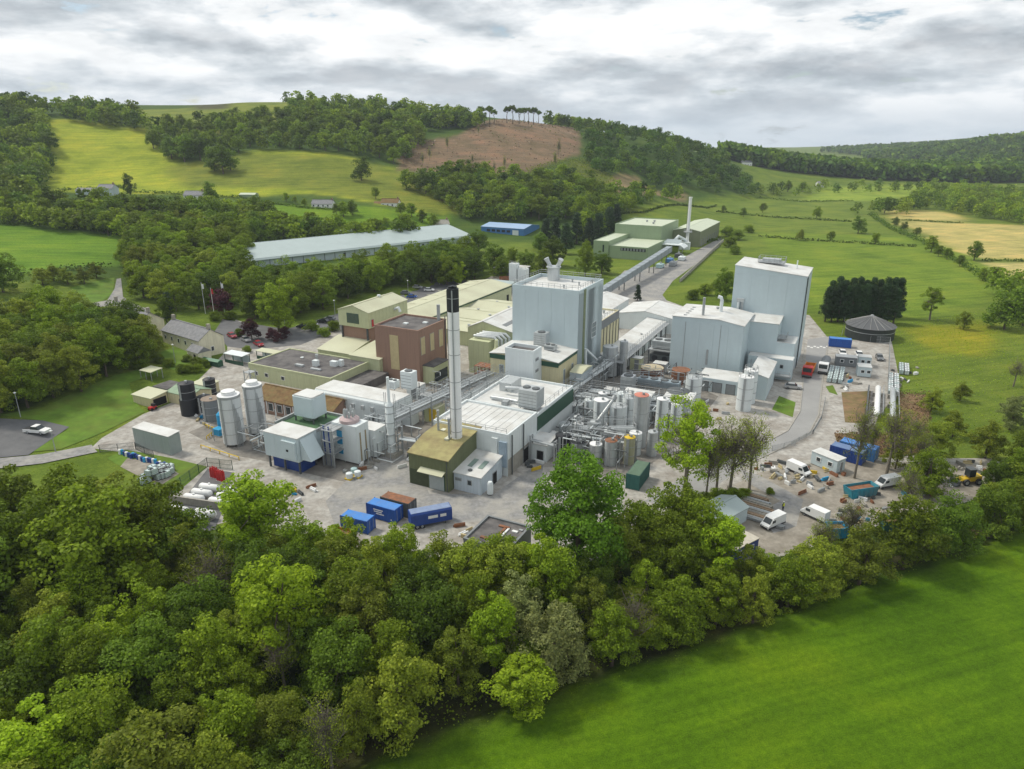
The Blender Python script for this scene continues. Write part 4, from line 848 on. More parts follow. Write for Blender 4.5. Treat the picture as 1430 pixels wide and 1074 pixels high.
shell(t, 15.9, 12.4, 8, WHITE, WROOF, 'flat', parapet=.45, z0=-.3); wpanels(t, 'r', 0, 12.4, 3.6, 8, WHITE, 1.6); wpanels(t, 'f', -15.9, 0, 3.6, 8, WHITE, 3.2)
MB().box(.0, .05, .05, 12.3, 0, 3.4).build('plinth', CONCR, t)
for k in range(11): MB().box(-15.3 + k * 1.45, -15.22 + k * 1.45, .5, 12, 8.06, 8.12).build('roof_rib', WROOF, t)
MB().box(-1.6, -.1, -.5, -.07, 2, 7).build('duct', mat('blue grey duct', (.30, .38, .46), .4), t); MB().box(-3.2, -2.0, -.4, -.07, 2.5, 7.4).build('duct', WHITE, t)
opening(t, 'door', 'r', 6.2, 0, 2.4, 3.0, DARK, STEEL, base=.05, sub='leaf'); MB().tube([(.3, 1.2, 0), (.3, 1.2, 8)], .12, 6).build('downpipe', DSTEEL, t); MB().tube([(.3, 6.0, 3), (.3, 6.0, 8.4)], .12, 6).build('downpipe', DSTEEL, t)
railing(t, [(-15.6, .3, 8.45), (-.4, .3, 8.45)], hh=.9)
t = site('plant_deck', 'white roofed plant deck with pipework between white hall and cream hall', 'building', -53.9, 117.7)
shell(t, 16, 18.5, 7.6, WHITE, WROOF, 'flat', parapet=.5); MB().box(0, .15, 0, 18.5, 4.5, 7.4).build('fascia', DGREEN, t); wpanels(t, 'f', -16, 0, 7.6, 8.4, WHITE, 4.0, base=.3)
railing(t, [(-15.7, .4, 8.1), (-15.7, 18, 8.1)]); railing(t, [(-.4, .4, 8.1), (-.4, 18, 8.1)])
MB().tube([(-11, 8, 8.3), (-11, 8, 9.2), (-7, 8.5, 9.4), (-5, 9.5, 9.2), (-5, 9.5, 7.6)], .42, 10).build('duct', STAIN, t)
MB().tube([(-12.5, 4, 8.2), (-8, 4, 8.3), (-6, 3.6, 8.4)], .38, 10).build('duct', STAIN, t); MB().box(-13.4, -10.6, 9.5, 14.5, 7.7, 9.6).build('air_handler', STAIN, t)
MB().box(-9, -7.8, 2, 3.4, 7.7, 8.5).build('hatch', STEEL, t)
fan_unit(t, 'tall grey cooling tower with twin dark fans at the deck edge', -56.6, 120.6, 8.1, 4.0, 3.6, 4.0, 2)
t = site('lean_to_store', 'small white store with two green rooflights against the boiler house', 'building', -55.0, 96.7)
shell(t, 5.4, 8.0, 3.3, mat('pale blue white cladding', (.55, .62, .68), .5, .05, .5, streak=.2), WROOF, 'mono_y', rise=1.0, pw=1.4)
for x in (-4.0, -1.9): MB().xprism([(2.4, 3.79), (5.0, 4.11), (5.0, 4.19), (2.4, 3.87)], x, x + .9).build('rooflight', mat('green rooflight', (.20, .27, .24), .4), t)
opening(t, 'window', 'f', -2.6, 1.5, .9, 1.0, GLASS, STEEL, base=-.07); opening(t, 'window', 'f', -5.1, 1.9, 1.3, .6, LOUV, STEEL, base=-.07); opening(t, 'door', 'r', 4.2, 0, 1.6, 2.4, DARK, STEEL, base=.07, sub='leaf'); vent(t, -2.8, 1.3, 3.5, .35, .35, DSTEEL)
t = site('vessel', 'small upright white tank outside the white store', 'tank', -53.6, 97.6); MB().lathe([(.55, .3), (.55, 2.3), (.35, 2.6)], n=14).build('shell', WHITE, t)
for k in range(3): a = k * 2.09; MB().box(.4 * math.cos(a) - .05, .4 * math.cos(a) + .05, .4 * math.sin(a) - .05, .4 * math.sin(a) + .05, 0, .35).build('leg', STEEL, t)
t = site('pump_shed', 'little white shed with dark open doorway below the tank farm', 'building', -50.2, 114.0); shell(t, 3.9, 4.9, 3.4, WHITE, WROOF, 'mono_y', rise=.3, pw=2)
opening(t, 'door', 'f', -2.0, 0, 1.5, 2.3, DARK, STEEL, base=-.07, sub='leaf')

# ---------------------------------------------------------------- brick building, cream gable block, offices
t = site('brick_block', 'red brown brick block with dark flat roof and tan shutters', 'building', -97.1, 140.7)
shell(t, 13.2, 13.2, 13.6, BRICK, FELT, 'flat', parapet=.5)
opening(t, 'shutter', 'f', -8.6, 3.0, 2.6, 9.0, TAN, TAN, sub='slats')
for a in (1.0, 5.2, 9.4): opening(t, 'shutter', 'r', a, 7.4, 1.9, 4.6, TAN, CONCR, sub='slats')
MB().box(0, 3.2, 1.5, 8.5, 0, 4.6).build('annexe', CREAMG, t); MB().box(3.2, 3.28, 2, 8, .5, 3).build('annexe_window', GLASS, t); MB().box(-.1, 3.35, 1.4, 8.6, 4.6, 4.8).build('annexe_roof', FELT, t)
for x, y in ((-8, 5), (-4, 8)): MB().box(x, x + 1.2, y, y + 1.0, 13.65, 13.95).build('hatch', WHITE, t)
MB().tube([(.15, 12.4, 0), (.15, 12.4, 15)], .12, 6).build('downpipe', DSTEEL, t); MB().box(.02, .1, -.01, .06, 0, 13.5).build('corner_strip', BRICK, t)
MB().lathe([(.45, 13.6), (.45, 18)], -1.5, 12, 12).build('stack', STEEL, t)
t = site('gable_block', 'cream gabled upper block with dark louvre over a brick storey', 'building', -120.4, 151.2)
MB().box(-9.8, -.5, .5, 18, -.3, 9.4).build('lower_storey', BRICK, t); shell(t, 10.4, 18.4, 13.6, CREAMG, CREAMR, 'gable_y', rise=1.6, z0=9.2)
wpanels(t, 'f', -10.4, 0, 9.2, 13.6, CREAMG, 2.6); wpanels(t, 'r', 0, 18.4, 9.2, 13.6, CREAMG, 1.6)
o = MB().box(-7.4, -3.3, -.16, .0, 10.2, 13).build('louvre', DGREEN, t)
for k in range(8): MB().box(-7.3, -3.4, -.22, -.1, 10.3 + k * .33, 10.5 + k * .33).build('slat', mat('dark louvre', (.10, .13, .10), .6), o)
opening(t, 'door', 'r', 1.0, 9.4, 1.1, 2.2, RED, STEEL, base=.07, sub='leaf'); MB().tube([(.1, 12, 12.2), (1.5, 12, 12.8), (2.0, 12, 11.6)], .45, 10).build('duct', WHITE, t); vent(t, -5.2, 12, 15, .45, .9, WHITE)
for x in (-.8, -9.5): MB().box(x - .15, x + .15, -.1, .4, 0, 9.2).build('column', DSTEEL, t)
t = site('link_block', 'cream link block with red doors below the gabled block', 'building', -108.5, 139.5); shell(t, 9.5, 12, 5.2, CREAMG, CREAMR, 'mono_y', rise=1.2, pw=2)
for a in (-2.2, -4.5): opening(t, 'door', 'f', a, 0, 1.1, 2.3, RED, STEEL, base=-.07, sub='leaf')
t = site('link_block', 'cream sloping roofed link beside the grey office roof', 'building', -121, 143); shell(t, 11, 9, 4, CREAMG, CREAMR, 'mono_y', rise=1.8)
t = site('office_block', 'single storey cream office under a broad grey flat roof', 'building', -112.0, 124.7)
shell(t, 27, 15, 4, CREAMG, FELT, 'flat', parapet=.3); wpanels(t, 'f', -27, 0, 0, 3.6, CREAMG, 2.2)
for a in (-25, -21.5, -16): opening(t, 'window', 'f', a, 1.4, 1.2, 1.1, GLASS, WHITEP, base=-.07)
MB().prism([(-.2, 0), (6, 1.0), (6, 15), (-.2, 15)], -.2, 2.2).build('lower_wing', FELT, t)
for x, y, w, d, hh in ((-11, 6, 1.4, 1.2, 1.5), (-7, 8, 1.8, 1.2, 1.3), (-15, 4, 2.4, .9, .5), (-9.5, 3.5, 3, .8, .4), (-5, 9, 1.0, 1.0, 1.6)): MB().box(x, x + w, y, y + d, 4.05, 4.05 + hh).build('roof_unit', WHITE if w < 2 else STAIN, t)
vent(t, -12, 9, 4.05, .35, 2.2, STAIN); vent(t, -18, 10, 4.05, .4, .3, WHITE)
t = site('mossy_block', 'low building with brown mossy tiled roof and white window posts', 'building', -98.5, 108.6)
shell(t, 22, 8, 3.2, BRICK, MOSS, 'gable_x', rise=2.0, ov=.4)
for a in range(7): o = opening(t, 'window', 'f', -20.5 + a * 2.6, .9, 1.5, 1.9, GLASS, WHITEP); MB().box(-20.5 + a * 2.6 - .5, -20.5 + a * 2.6 - .3, -.14, 0, 0, 3.1).build('post', WHITEP, t)
t = site('white_long_block', 'long white block with rounded eaves in front of the brick block', 'building', -85.8, 113.8)
MB().xprism([(0, 0), (7.2, 0), (7.2, 5.4), (6.7, 5.9), (.5, 5.9), (0, 5.4)], -21.5, 0).build('wall', WHITE, t); MB().xprism([(.4, 5.91), (6.8, 5.91), (6.6, 6.03), (.6, 6.03)], -21.4, -.1).build('roof', WROOF, t)
wpanels(t, 'f', -21.5, 0, 0, 5.2, WHITE, 3.0)
for k in range(5): MB().box(-16 + k * 2.6, -15.3 + k * 2.6, -.5, -.07, 3.4, 4.3).build('air_inlet', STAIN, t)

# ---------------------------------------------------------------- green topped process block and its vessels
t = site('effluent_block', 'white raised process block with green felt roof on steel legs', 'building', -88.6, 88.3)
MB().box(-8.2, 0, 0, 5.2, 2.6, 7.3).build('wall', GREYW, t); MB().box(-8.4, .1, -.1, 5.2, 7.3, 7.45).build('roof', WROOF, t); wpanels(t, 'f', -8.2, 0, 2.6, 7.3, GREYW, 2.7)
MB().box(-10.5, -.5, 5.2, 14, 1, 6.4).build('rear_wall', GREYW, t); MB().box(-10.2, -.8, 5.5, 13.7, 6.4, 6.46).build('rear_roof', FELTG, t)
q = MB(); q.box(-10.6, -.4, 13.7, 14.1, 6.4, 7).box(-10.6, -10.2, 5.2, 13.7, 6.4, 7).box(-.8, -.4, 5.2, 13.7, 6.4, 7); q.build('parapet', STEEL, t)
for x in (-7.8, -4, -.4): MB().box(x - .15, x + .15, .3, .6, 0, 2.6).build('leg', DSTEEL, t); MB().box(x - .15, x + .15, 4.6, 4.9, 0, 2.6).build('leg', DSTEEL, t)
MB().box(-3.6, -.3, -.5, -.07, 3.2, 6.6).build('bay', GREYW, t); MB().box(-2.4, -1.9, -.56, -.48, 4.6, 5.0).build('vent_hole', DARK, t)
MB().yprism([(.07, 3.0), (2.4, 3.0), (.07, 7.0)], .6, 4.2).build('hopper_chute', GREYW, t)
MB().box(-7.5, -.5, 1, 4.8, .05, 2.2).build('blue_skip', DBLUE, t)
t = site('header_tank', 'big pale grey rounded cube tank raised on a steel frame', 'tank', -94.3, 98.6, 6.4)
MB().prism([(-2.4, -2.1), (2.1, -2.1), (2.5, -1.7), (2.5, 1.7), (2.1, 2.1), (-2.4, 2.1), (-2.8, 1.7), (-2.8, -1.7)], 1.3, 5.3).build('shell', GREYW, t); MB().prism([(-2.3, -1.9), (2.0, -1.9), (2.3, -1.5), (2.3, 1.5), (2, 1.9), (-2.3, 1.9)], 5.3, 5.6).build('lid', WROOF, t)
MB().lathe([(1.2, .1), (2.0, 1.3)], -.2, 0, 12).build('cone', STAIN, t)
for sx in (-2.4, 2.1):
    for sy in (-1.8, 1.8): MB().box(sx - .12, sx + .12, sy - .12, sy + .12, -.4, 1.4).build('leg', DSTEEL, t)
t = site('process_vessel', 'white square process vessel with pink grey domed valve cap', 'tank', -81.6, 96.5)
MB().box(-5.8, 0, 0, 3.6, .4, 8).build('casing', WHITE, t); wpanels(t, 'f', -5.8, 0, .4, 8, WHITE, 2.9); wpanels(t, 'r', 0, 3.6, .4, 8, WHITE, 1.2)
PINK = mat('faded pink lagging', (.46, .36, .36), .7, .12, 2); c_ = MB().lathe([(1.9, 8), (1.9, 8.6), (1.3, 9.0)], -2.9, 1.8, 18).build('cap', PINK, t)
for k in range(7): a = k * .9; MB().lathe([(.25, 8.9), (.25, 9.9), (.15, 10.2 + .3 * (k % 3))], -2.9 + .9 * math.cos(a), 1.8 + .9 * math.sin(a), 8).build('valve', STAIN, c_)
for y in (.8, 2.4): MB().box(.07, .13, y, y + .35, .4, 6.5).build('rust_strip', mat('stained strip', (.30, .25, .16), .8, .2, 2), t)
MB().box(-4.6, -3.4, -.2, -.08, 3.8, 6.6).build('blue_panel', LBLUE, t); MB().box(-4.4, -3.4, -.2, -.08, 1.8, 2.8).build('blue_panel', LBLUE, t)
t = site('process_vessel', 'smaller white square vessel behind the domed one', 'tank', -80.4, 100.5); MB().box(-4, 0, 0, 3.6, .3, 5.8).build('casing', WHITE, t); MB().box(-4.05, .05, -.05, 3.65, 5.8, 5.95).build('lid', WROOF, t); wpanels(t, 'r', 0, 3.6, .4, 5.7, WHITE, 1.8); wpanels(t, 'f', -4, 0, .4, 5.7, WHITE, 2)
t = site('pipe_tower', 'steel frame of vertical pipes and platforms beside the raised block', 'frame', -87.5, 93.5)
for x in (0, 2.6):
    for y in (0, 3.2): MB().box(x - .1, x + .1, y - .1, y + .1, 0, 7.6).build('post', STEEL, t)
for z_ in (2.8, 5.2, 7.4): MB().box(-.1, 2.7, -.1, 3.3, z_, z_ + .12).build('platform', STEEL, t)
railing(t, [(0, 0, 7.5), (2.6, 0, 7.5), (2.6, 3.2, 7.5)]); railing(t, [(0, 0, 2.9), (2.6, 0, 2.9), (2.6, 3.2, 2.9)])
for k in range(6): MB().tube([(.3 + k * .4, .4, .2), (.3 + k * .4, .4, 8.2 - .3 * (k % 3))], .14, 7).build('pipe', STAIN if k % 3 else DBLUE, t)
for k in range(9): MB().tube([(.2 + k * .25, .1, .1), (.2 + k * .25, .1, 2.6)], .05, 5).build('pipe', STEEL, t)
for i, (x, y, m) in enumerate([(-79.6, 91.3, WHITE), (-78.7, 92.6, WHITE), (-80.1, 93.3, mat('pale teal plastic', (.40, .55, .56), .4))]):
    t = site('chemical_tote', ('white tote on the yellow pallet', 'second white tote on the yellow pallet', 'pale teal tote behind the yellow pallet')[i] + ' by the process vessel', 'tote', x, y); MB().lathe([(.6, .25), (.65, .7), (.6, 1.2), (.3, 1.35)], n=12).build('body', m, t); MB().box(-.65, .65, -.65, .65, .02, .25).build('pallet', YELLOW, t)
t = site('scrubber_column', 'tall slim pale banded scrubber column with pipes and thin flue', 'column', -78.7, 103.3)
MB().lathe([(.95, 0), (.95, 1.0), (.72, 1.3), (.72, 6), (.85, 6.1), (.85, 10.5), (.45, 11), (.28, 11.4), (.28, 16.3)], n=16).build('shell', WHITE, t)
for z_ in (2.5, 4.5, 7, 9, 10.4): MB().lathe([(.95, z_), (.95, z_ + .12)], n=16).build('band', STEEL, t)
for a in (.9, 1.3, -.9, -1.3): MB().tube([(a, .2, 0), (a, .2, 13)], .06, 5).build('pipe', STEEL, t)
railing(t, [(-1.4, -1.2, 1.0), (1.4, -1.2, 1.0), (1.4, 1.2, 1.0)]); MB().box(-1.6, 1.6, -1.4, 1.4, .0, .9).build('plinth', CONCR, t)
# ---------------------------------------------------------------- warehouses behind the brick block
t = site('gable_hall', 'cream gabled hall with white roof tucked behind the chimney', 'building', -82.0, 164)
shell(t, 14.5, 24, 9.5, CREAMG, WROOF, 'gable_y', rise=2.2, split=.34); MB().yprism([(-6.8, 11.05), (-3.6, 10.45), (-3.6, 10.55), (-6.8, 11.15)], 2, 23).build('roof_band', GREYT, t)
t = site('long_warehouse', 'long cream warehouse with pale ribbed roof behind the brick block', 'building', -119.5, 172)
shell(t, 17.5, 64, 6, CREAMG, CREAMR, 'gable_y', rise=1.4, ov=.3); wpanels(t, 'r', 0, 64, 0, 5.2, CREAMG, 4); MB().box(-.02, .35, -.2, 64.2, 5.55, 5.9).build('gutter', DGREEN, t)
opening(t, 'door', 'r', 60, 0, 1.6, 3, DARK, DSTEEL, base=.07, sub='leaf')
for k in range(9): MB().box(-16.8, -9.2, 4 + k * 7, 4.15 + k * 7, 7.0, 7.1).build('roof_seam', CREAMR, t)
for i, (u, v, L, D, h) in enumerate([(-99.5, 176, 19.8, 13, 4.4), (-99.5, 189.2, 19.8, 13, 4.6), (-99.5, 202.4, 19.8, 15, 4.4)]):
    t = site('warehouse_bay', ('first', 'second', 'third')[i] + ' low cream roofed bay, counted from the brick block, beside the long warehouse', 'building', u, v); shell(t, L, D, h, CREAMG, CREAMR, 'gable_x', rise=1.1); vent(t, -6, 4, h + .6, .4, .6, STAIN); vent(t, -13, 9, h + .6, .4, .6)
t = site('warehouse_bay', 'wide cream roofed bay between gabled hall and white stores', 'building', -80, 190); shell(t, 19, 30, 5, CREAMG, CREAMR, 'gable_x', rise=1.2)
for i, (u, v, L, D, h, lab) in enumerate([(-128.5, 258, 3.2, 3.0, 9.5, 'tall white silo housing at the end of the long warehouse'), (-124.4, 258.5, 3.6, 3.0, 7.6, 'lower white silo housing beside the taller one')]):
    t = site('silo_housing', lab, 'silo', u, v); shell(t, L, D, h, WHITE, WROOF, 'flat', parapet=.3, pw=1.6); railing(t, [(-L + .2, .2, h + .3), (-.2, .2, h + .3), (-.2, D - .2, h + .3)], hh=1.0)
t = site('lorry_bay', 'dark loading canopy with white roof behind the silo housings', 'building', -134, 275); shell(t, 14, 8, 4, DSTEEL, WROOF, 'mono_y', rise=.5)
t = site('yard_store', 'grey flat roofed store at the far end of the cream warehouse', 'building', -126, 239); shell(t, 10, 14, 3.2, GREYT, LGREYR, 'mono_y', rise=.4)
# the long grey warehouse beside the hill road
lw = thing('grey_warehouse', 'very long grey warehouse with pale sheet roof beyond the tree row', 'building', (-22, 384, 2.5), R(40))
shell(lw, 122, 44, 6.0, mat('pale blue grey walling', (.44, .52, .55), .5, .05, .4, streak=.15), LGREYR, 'gable_x', rise=3.6, ov=.8, z0=-3, split=.5)
for k in range(24): MB().box(-121 + k * 5.2, -120.8 + k * 5.2, -.16, -.02, 0, 5.9).build('pilaster', DSTEEL, lw)
for k in range(6): opening(lw, 'window', 'f', -20 + k * -11, 2.6, 1.3, 1.7, GLASS, DSTEEL)
MB().xprism([(-1, 5.4), (-.2, 6.1), (-.2, 5.8), (-1, 5.2)], -122, 0.6).build('gutter', LGREYR, lw); MB().box(-60, -52, 30, 40, 8, 10.2).build('roof_lantern', LGREYR, lw); MB().box(-118, -112, 26, 36, 8, 10).build('roof_lantern', LGREYR, lw)
bl = thing('blue_shed', 'bright blue industrial shed with pale blue roof among trees', 'building', (7, 428, gz(0, 435) - 1), ANG); shell(bl, 29, 22, 4.6, BLUE, BLUER, 'gable_x', rise=1.4, pw=4, z0=-3)
for k in range(5): opening(bl, 'window', 'f', -25 + k * 3.4, 2.0, 2.4, 1.5, GLASS, DBLUE, base=-.07)
opening(bl, 'roller_door', 'f', -7.5, 0, 4, 3.6, WHITE, WHITEP, base=-.07, sub='shutter')
# ---------------------------------------------------------------- the pale green plant up the valley
t = site('green_plant', 'big pale green plant building with light flat roof up the valley', 'building', -101.9, 378); shell(t, 25.9, 35.4, 12.8, PGREEN, PGREENR, 'flat', parapet=.5, pw=6.5)
for x, y in ((-14, 20), (-10, 21), (-8, 12)): vent(t, x, y, 12.9, .6, 1.0)
t = site('green_plant', 'lower pale green block with louvred strip before the big plant', 'building', -99.5, 346); shell(t, 20, 31.8, 6, PGREEN, PGREENR, 'flat', parapet=.4, pw=6.6); o = MB().box(-14, -1, -.2, -.08, 4.2, 5.6).build('louvre_strip', DARK, t)
for k in range(8): MB().box(-13.8 + k * 1.6, -12.8 + k * 1.6, -.28, -.18, 4.3, 5.5).build('pane', LOUV, o)
t = site('green_plant', 'pale green corner block with round eaves under the conifers', 'building', -119.7, 345); shell(t, 8, 33, 8.2, PGREEN, PGREENR, 'flat', parapet=.3, pw=4); opening(t, 'window', 'f', -3, 3, .8, 3.6, GLASS, DGREEN, base=-.07)
t = site('green_store', 'olive green store with pale curved roof behind the far chimney', 'building', -86.5, 402); shell(t, 15.3, 52, 8.6, mat('grey green cladding', (.20, .225, .14), .5, .06, .4, streak=.2), PGREENR, 'gable_y', rise=1.6, pw=5)
for k in range(8): MB().box(.1, .35, 4 + k * 6, 4.3 + k * 6, 0, 4).build('column', STEEL, t)
t = site('steel_chimney', 'slim white steel chimney with platform beside the green plant', 'chimney', -91.5, 394); MB().lathe([(1.1, 0), (1.1, 4), (.8, 5), (.8, 27), (.95, 27), (.95, 27.6)], n=16).build('shaft', WHITEP, t)
MB().lathe([(2.4, 9), (2.4, 9.2)], n=16).build('platform', STEEL, t); railing(t, [(2.2 * math.cos(k * .7854), 2.2 * math.sin(k * .7854), 9.2) for k in range(9)]); MB().tube([(-.9, -.3, 3), (-.9, -.3, 27)], .12, 5).build('ladder', STEEL, t)
MB().tube([(-.5, -.5, 4.5), (-4, -4, 7), (-7, -8, 3)], .9, 10).build('flue_duct', WHITE, t); MB().box(-3, 2.2, -4, -1.2, 0, 4).build('filter_house', WHITE, t)
t = site('loading_canopy', 'white framed loading canopy before the far chimney', 'canopy', -92, 372); MB().box(-8, 2, 0, 9, 4.6, 4.9).build('roof', WHITE, t); MB().yprism([(2, 4.7), (4.2, 3.2), (4.2, 3.5), (2, 5.0)], 0, 9).build('eave', WHITE, t)
for x in (-7.5, 1.5):
    for y in (.5, 8.5): MB().box(x - .15, x + .15, y - .15, y + .15, 0, 4.6).build('post', STEEL, t)
for k in range(3): MB().box(-7, 1, 2 + k * 2.5, 2.2 + k * 2.5, 5.2, 6.2 + .3 * k).build('roof_frame', WHITE, t)
for i in range(5):
    t = site('plant_skid', ('pale teal', 'grey', 'blue', 'white', 'dark')[i] + ' equipment skid on the yard of the far green plant', 'machine', -88.5 + (i % 2) * 4, 330 + i * 8.5); m_ = (mat('pale teal plastic', (.4, .55, .56), .4), STEEL, BLUE, WHITE, DSTEEL)[i]; MB().box(-1.4, 1.4, -2.4, 2.4, .3, 1.9).build('body', m_, t); MB().box(-1.5, 1.5, -2.5, 2.5, 0, .3).build('frame', DSTEEL, t); MB().lathe([(.5, 1.9), (.5, 2.6)], 0, 1, 10).build('vessel', STAIN, t)
t = site('yard_wall', 'long low concrete wall beside the far plant road', 'wall', -71.5, 300); a = R(93)
for k in range(26): MB().box(-.15, .15, .05, 4.95, 0, 1.6).build('wall_panel', CONCR, t, (-.29 * k, k * 5, 0))
t = site('conveyor_gantry', 'inclined grey enclosed conveyor gantry rising to the green plant', 'conveyor', -88.3, 246); n = 17
MB().add([(-1.3, 0, 2.4), (1.3, 0, 2.4), (1.3, 0, 5.0), (-1.3, 0, 5.0), (-1.3, 98, 5.6), (1.3, 98, 5.6), (1.3, 98, 8.2), (-1.3, 98, 8.2)], [(0, 1, 2, 3), (7, 6, 5, 4), (0, 4, 5, 1), (1, 5, 6, 2), (2, 6, 7, 3), (3, 7, 4, 0)]).build('casing', mat('grey conveyor cladding', (.27, .31, .34), .5, .1, 1, streak=.2), t)
for k in range(n): y = k * 98 / (n - 1); z_ = 2.4 + y * 3.2 / 98; MB().box(-1.42, 1.42, y - .1, y + .1, z_ - .1, z_ + 2.72).build('rib', STEEL, t)
for k in range(5): y = 6 + k * 21; MB().box(-1.2, -.9, y - .15, y + .15, -.2, 2.4 + y * .033).box(.9, 1.2, y - .15, y + .15, -.2, 2.4 + y * .033).build('trestle', DSTEEL, t)
# ---------------------------------------------------------------- right hand halls
t = site('production_hall', 'broad pale grey hall with split white roof beside the tank farm', 'building', -25.9, 180.0); L, D = 18.1, 15.2
MB().yprism([(-L, -.3), (0, -.3), (0, 14.3), (-6.3, 15.3), (-L, 15.0)], 0, D).build('wall', GREYW, t); r_ = MB().yprism([(-L - .15, 15.02), (-6.3, 15.33), (.2, 14.3), (.2, 14.42), (-6.3, 15.46), (-L - .15, 15.14)], -.15, D + .15).build('roof', WROOF, t)
wpanels(t, 'f', -L, 0, 0, 14.2, GREYW, 3.6); wpanels(t, 'r', 0, D, 0, 14.2, GREYW, 3.8)
for x in (-14.6, -5.6): MB().box(x, x + .12, -.14, -.06, 0, 14).build('downpipe', STEEL, t)
MB().box(-8.6, -8.1, -.3, -.07, 3.2, 7.2).build('wall_duct', STEEL, t); MB().lathe([(.35, 15), (.35, 20)], -11, 3.2, 10).build('stack', STEEL, t); MB().tube([(-7.6, 9, 15), (-7.6, 9, 18.4), (-7.8, 8.8, 19.2), (-8.6, 8.8, 19.4)], .45, 10).build('swan_neck', WHITE, t)
for k in range(5): MB().box(-15.6, -14.8, 1.5 + k * 2.4, 2.0 + k * 2.4, 15.1, 15.35).build('hatch', LOUV, t)
vent(t, -9, 12, 15.3, .4, .6)
t = site('tall_store', 'tallest grey white store block with railed plant on its roof', 'building', -14.1, 197.6); L, D = 18.3, 14.6
MB().yprism([(-L, -.3), (0, -.3), (0, 24.8), (-L, 26.4)], 0, D).build('wall', GREYW, t); MB().yprism([(-L - .15, 26.43), (.15, 24.83), (.15, 25.0), (-L - .15, 26.6)], -.15, D + .15).build('roof', WROOF, t); wpanels(t, 'f', -L, 0, 0, 24.6, GREYW, 4.6); wpanels(t, 'r', 0, D, 0, 24.6, GREYW, 4.8)
for y in (.4, 2.4): MB().box(.08, .22, y, y + .18, 0, 24.5).build('downpipe', DSTEEL, t)
f_ = MB().box(-13.8, -6.8, 8.5, 12.2, 26.3, 26.5).build('plant_deck', STEEL, t); railing(f_, [(-13.8, 8.5, 26.5), (-6.8, 8.5, 26.5), (-6.8, 12.2, 26.5), (-13.8, 12.2, 26.5), (-13.8, 8.5, 26.5)], hh=1.3, step=1.2); MB().box(-12.8, -8, 9.4, 11.4, 26.5, 27.3).build('fan_box', STAIN, f_)
MB().lathe([(.16, 25), (.16, 27.5)], -3.6, 9, 8).build('mast', WHITE, t); MB().tube([(-16.4, -.4, 17.5), (-16.4, -.4, 12)], .35, 8).build('wall_duct', WHITE, t); MB().tube([(-15.4, -.4, 16.8), (-15.4, -.4, 11.8)], .35, 8).build('wall_duct', STAIN, t); MB().box(-16.9, -15, -.8, -.07, 16.8, 17.7).build('duct_hood', STAIN, t)
t = site('step_block', 'mid height grey step block against the tallest store', 'building', -18.8, 189.8); shell(t, 7.2, 7.7, 13.4, GREYW, WROOF, 'mono_y', rise=.6, pw=3.6)
t = site('step_block', 'lower grey step block with roof railings at the store corner', 'building', -14.2, 189.6); shell(t, 4.6, 7.9, 8.8, GREYW, WROOF, 'flat', pw=2.4); f_ = MB().box(-4.4, -2.4, .4, 4.4, 9.6, 9.75).build('platform', STEEL, t); railing(t, [(-4.4, .4, 9.7), (-2.4, .4, 9.7), (-2.4, 4.4, 9.7)])
t = site('step_block', 'lowest grey block with caged plant below the step blocks', 'building', -13.9, 186.0); shell(t, 11, 3.6, 5.4, GREYW, WROOF, 'flat', pw=2.8); opening(t, 'window', 'f', -3, 3, .9, 1.0, GLASS, STEEL, base=-.07)
for k in range(6): MB().tube([(-10 + k * 1.0, -.7, .2), (-10 + k * 1.0, -.7, 4.6)], .1, 6).build('pipe', STAIN, t)
railing(t, [(-6, -2.2, 1.6), (-.2, -2.2, 1.6), (-.2, 0, 1.6)]); MB().box(-6, 0, -2.2, -.08, 1.3, 1.6).build('stair_landing', STEEL, t)
t = site('dock_shed', 'low white dock shed with dark bays in front of the grey hall', 'building', -24.3, 168.5); shell(t, 9.5, 8, 3.4, GREYW, WROOF, 'flat', pw=3)
for a in (-9, -5.8, -2.6): opening(t, 'dock_door', 'f', a, 0, 2.3, 2.6, LOUV, DSTEEL, base=-.07, sub='shutter')
t = site('lean_to_store', 'grey lean-to roof between the capped silos and the step block', 'building', -17.5, 168); shell(t, 4, 14, 5.6, GREYW, WROOF, 'mono_x', rise=1.2)
# ---------------------------------------------------------------- cottages, gate, sheds on the left
def cottage(name, label, u, v, L, D, da, z=None):
    t = site(name, label, 'house', u, v, z, da); ro = shell(t, L, D, 4.8, RENDER, SLATE, 'gable_x', rise=2.6, ov=.25, z0=-1.5)
    for x in (-.6, -L + .6): c = MB().box(x - .45, x + .45, D / 2 - .4, D / 2 + .4, 6.4, 8.9).build('chimney', STONE, ro)
    n = int(L / 3.6)
    for k in range(n): opening(t, 'window', 'f', -L + 1.2 + k * 3.6, 2.6, 1.0, 1.3, GLASS, WHITEP)
    opening(t, 'window', 'r', D / 2 - .5, 1.2, 1.0, 1.4, GLASS, WHITEP); return t
t = cottage('stone_cottage', 'long cream stone cottage with slate roof beside the gate', -162.5, 129.6, 19.5, 7.6, -10)
MB().box(-2.0, 3.4, -2.6, 1.2, -.5, 2.6).build('porch_wing', RENDER, t); MB().xprism([(-2.8, 2.6), (-.7, 4.0), (1.4, 2.6)], -2.2, 3.6).build('porch_roof', SLATE, t); MB().box(1.2, 2.2, -2.66, -2.58, 0, 2).build('door', DARK, t)
cottage('stone_cottage', 'second slate roofed cottage half hidden by trees near the lane', -188, 130.2, 24, 7.6, -14)
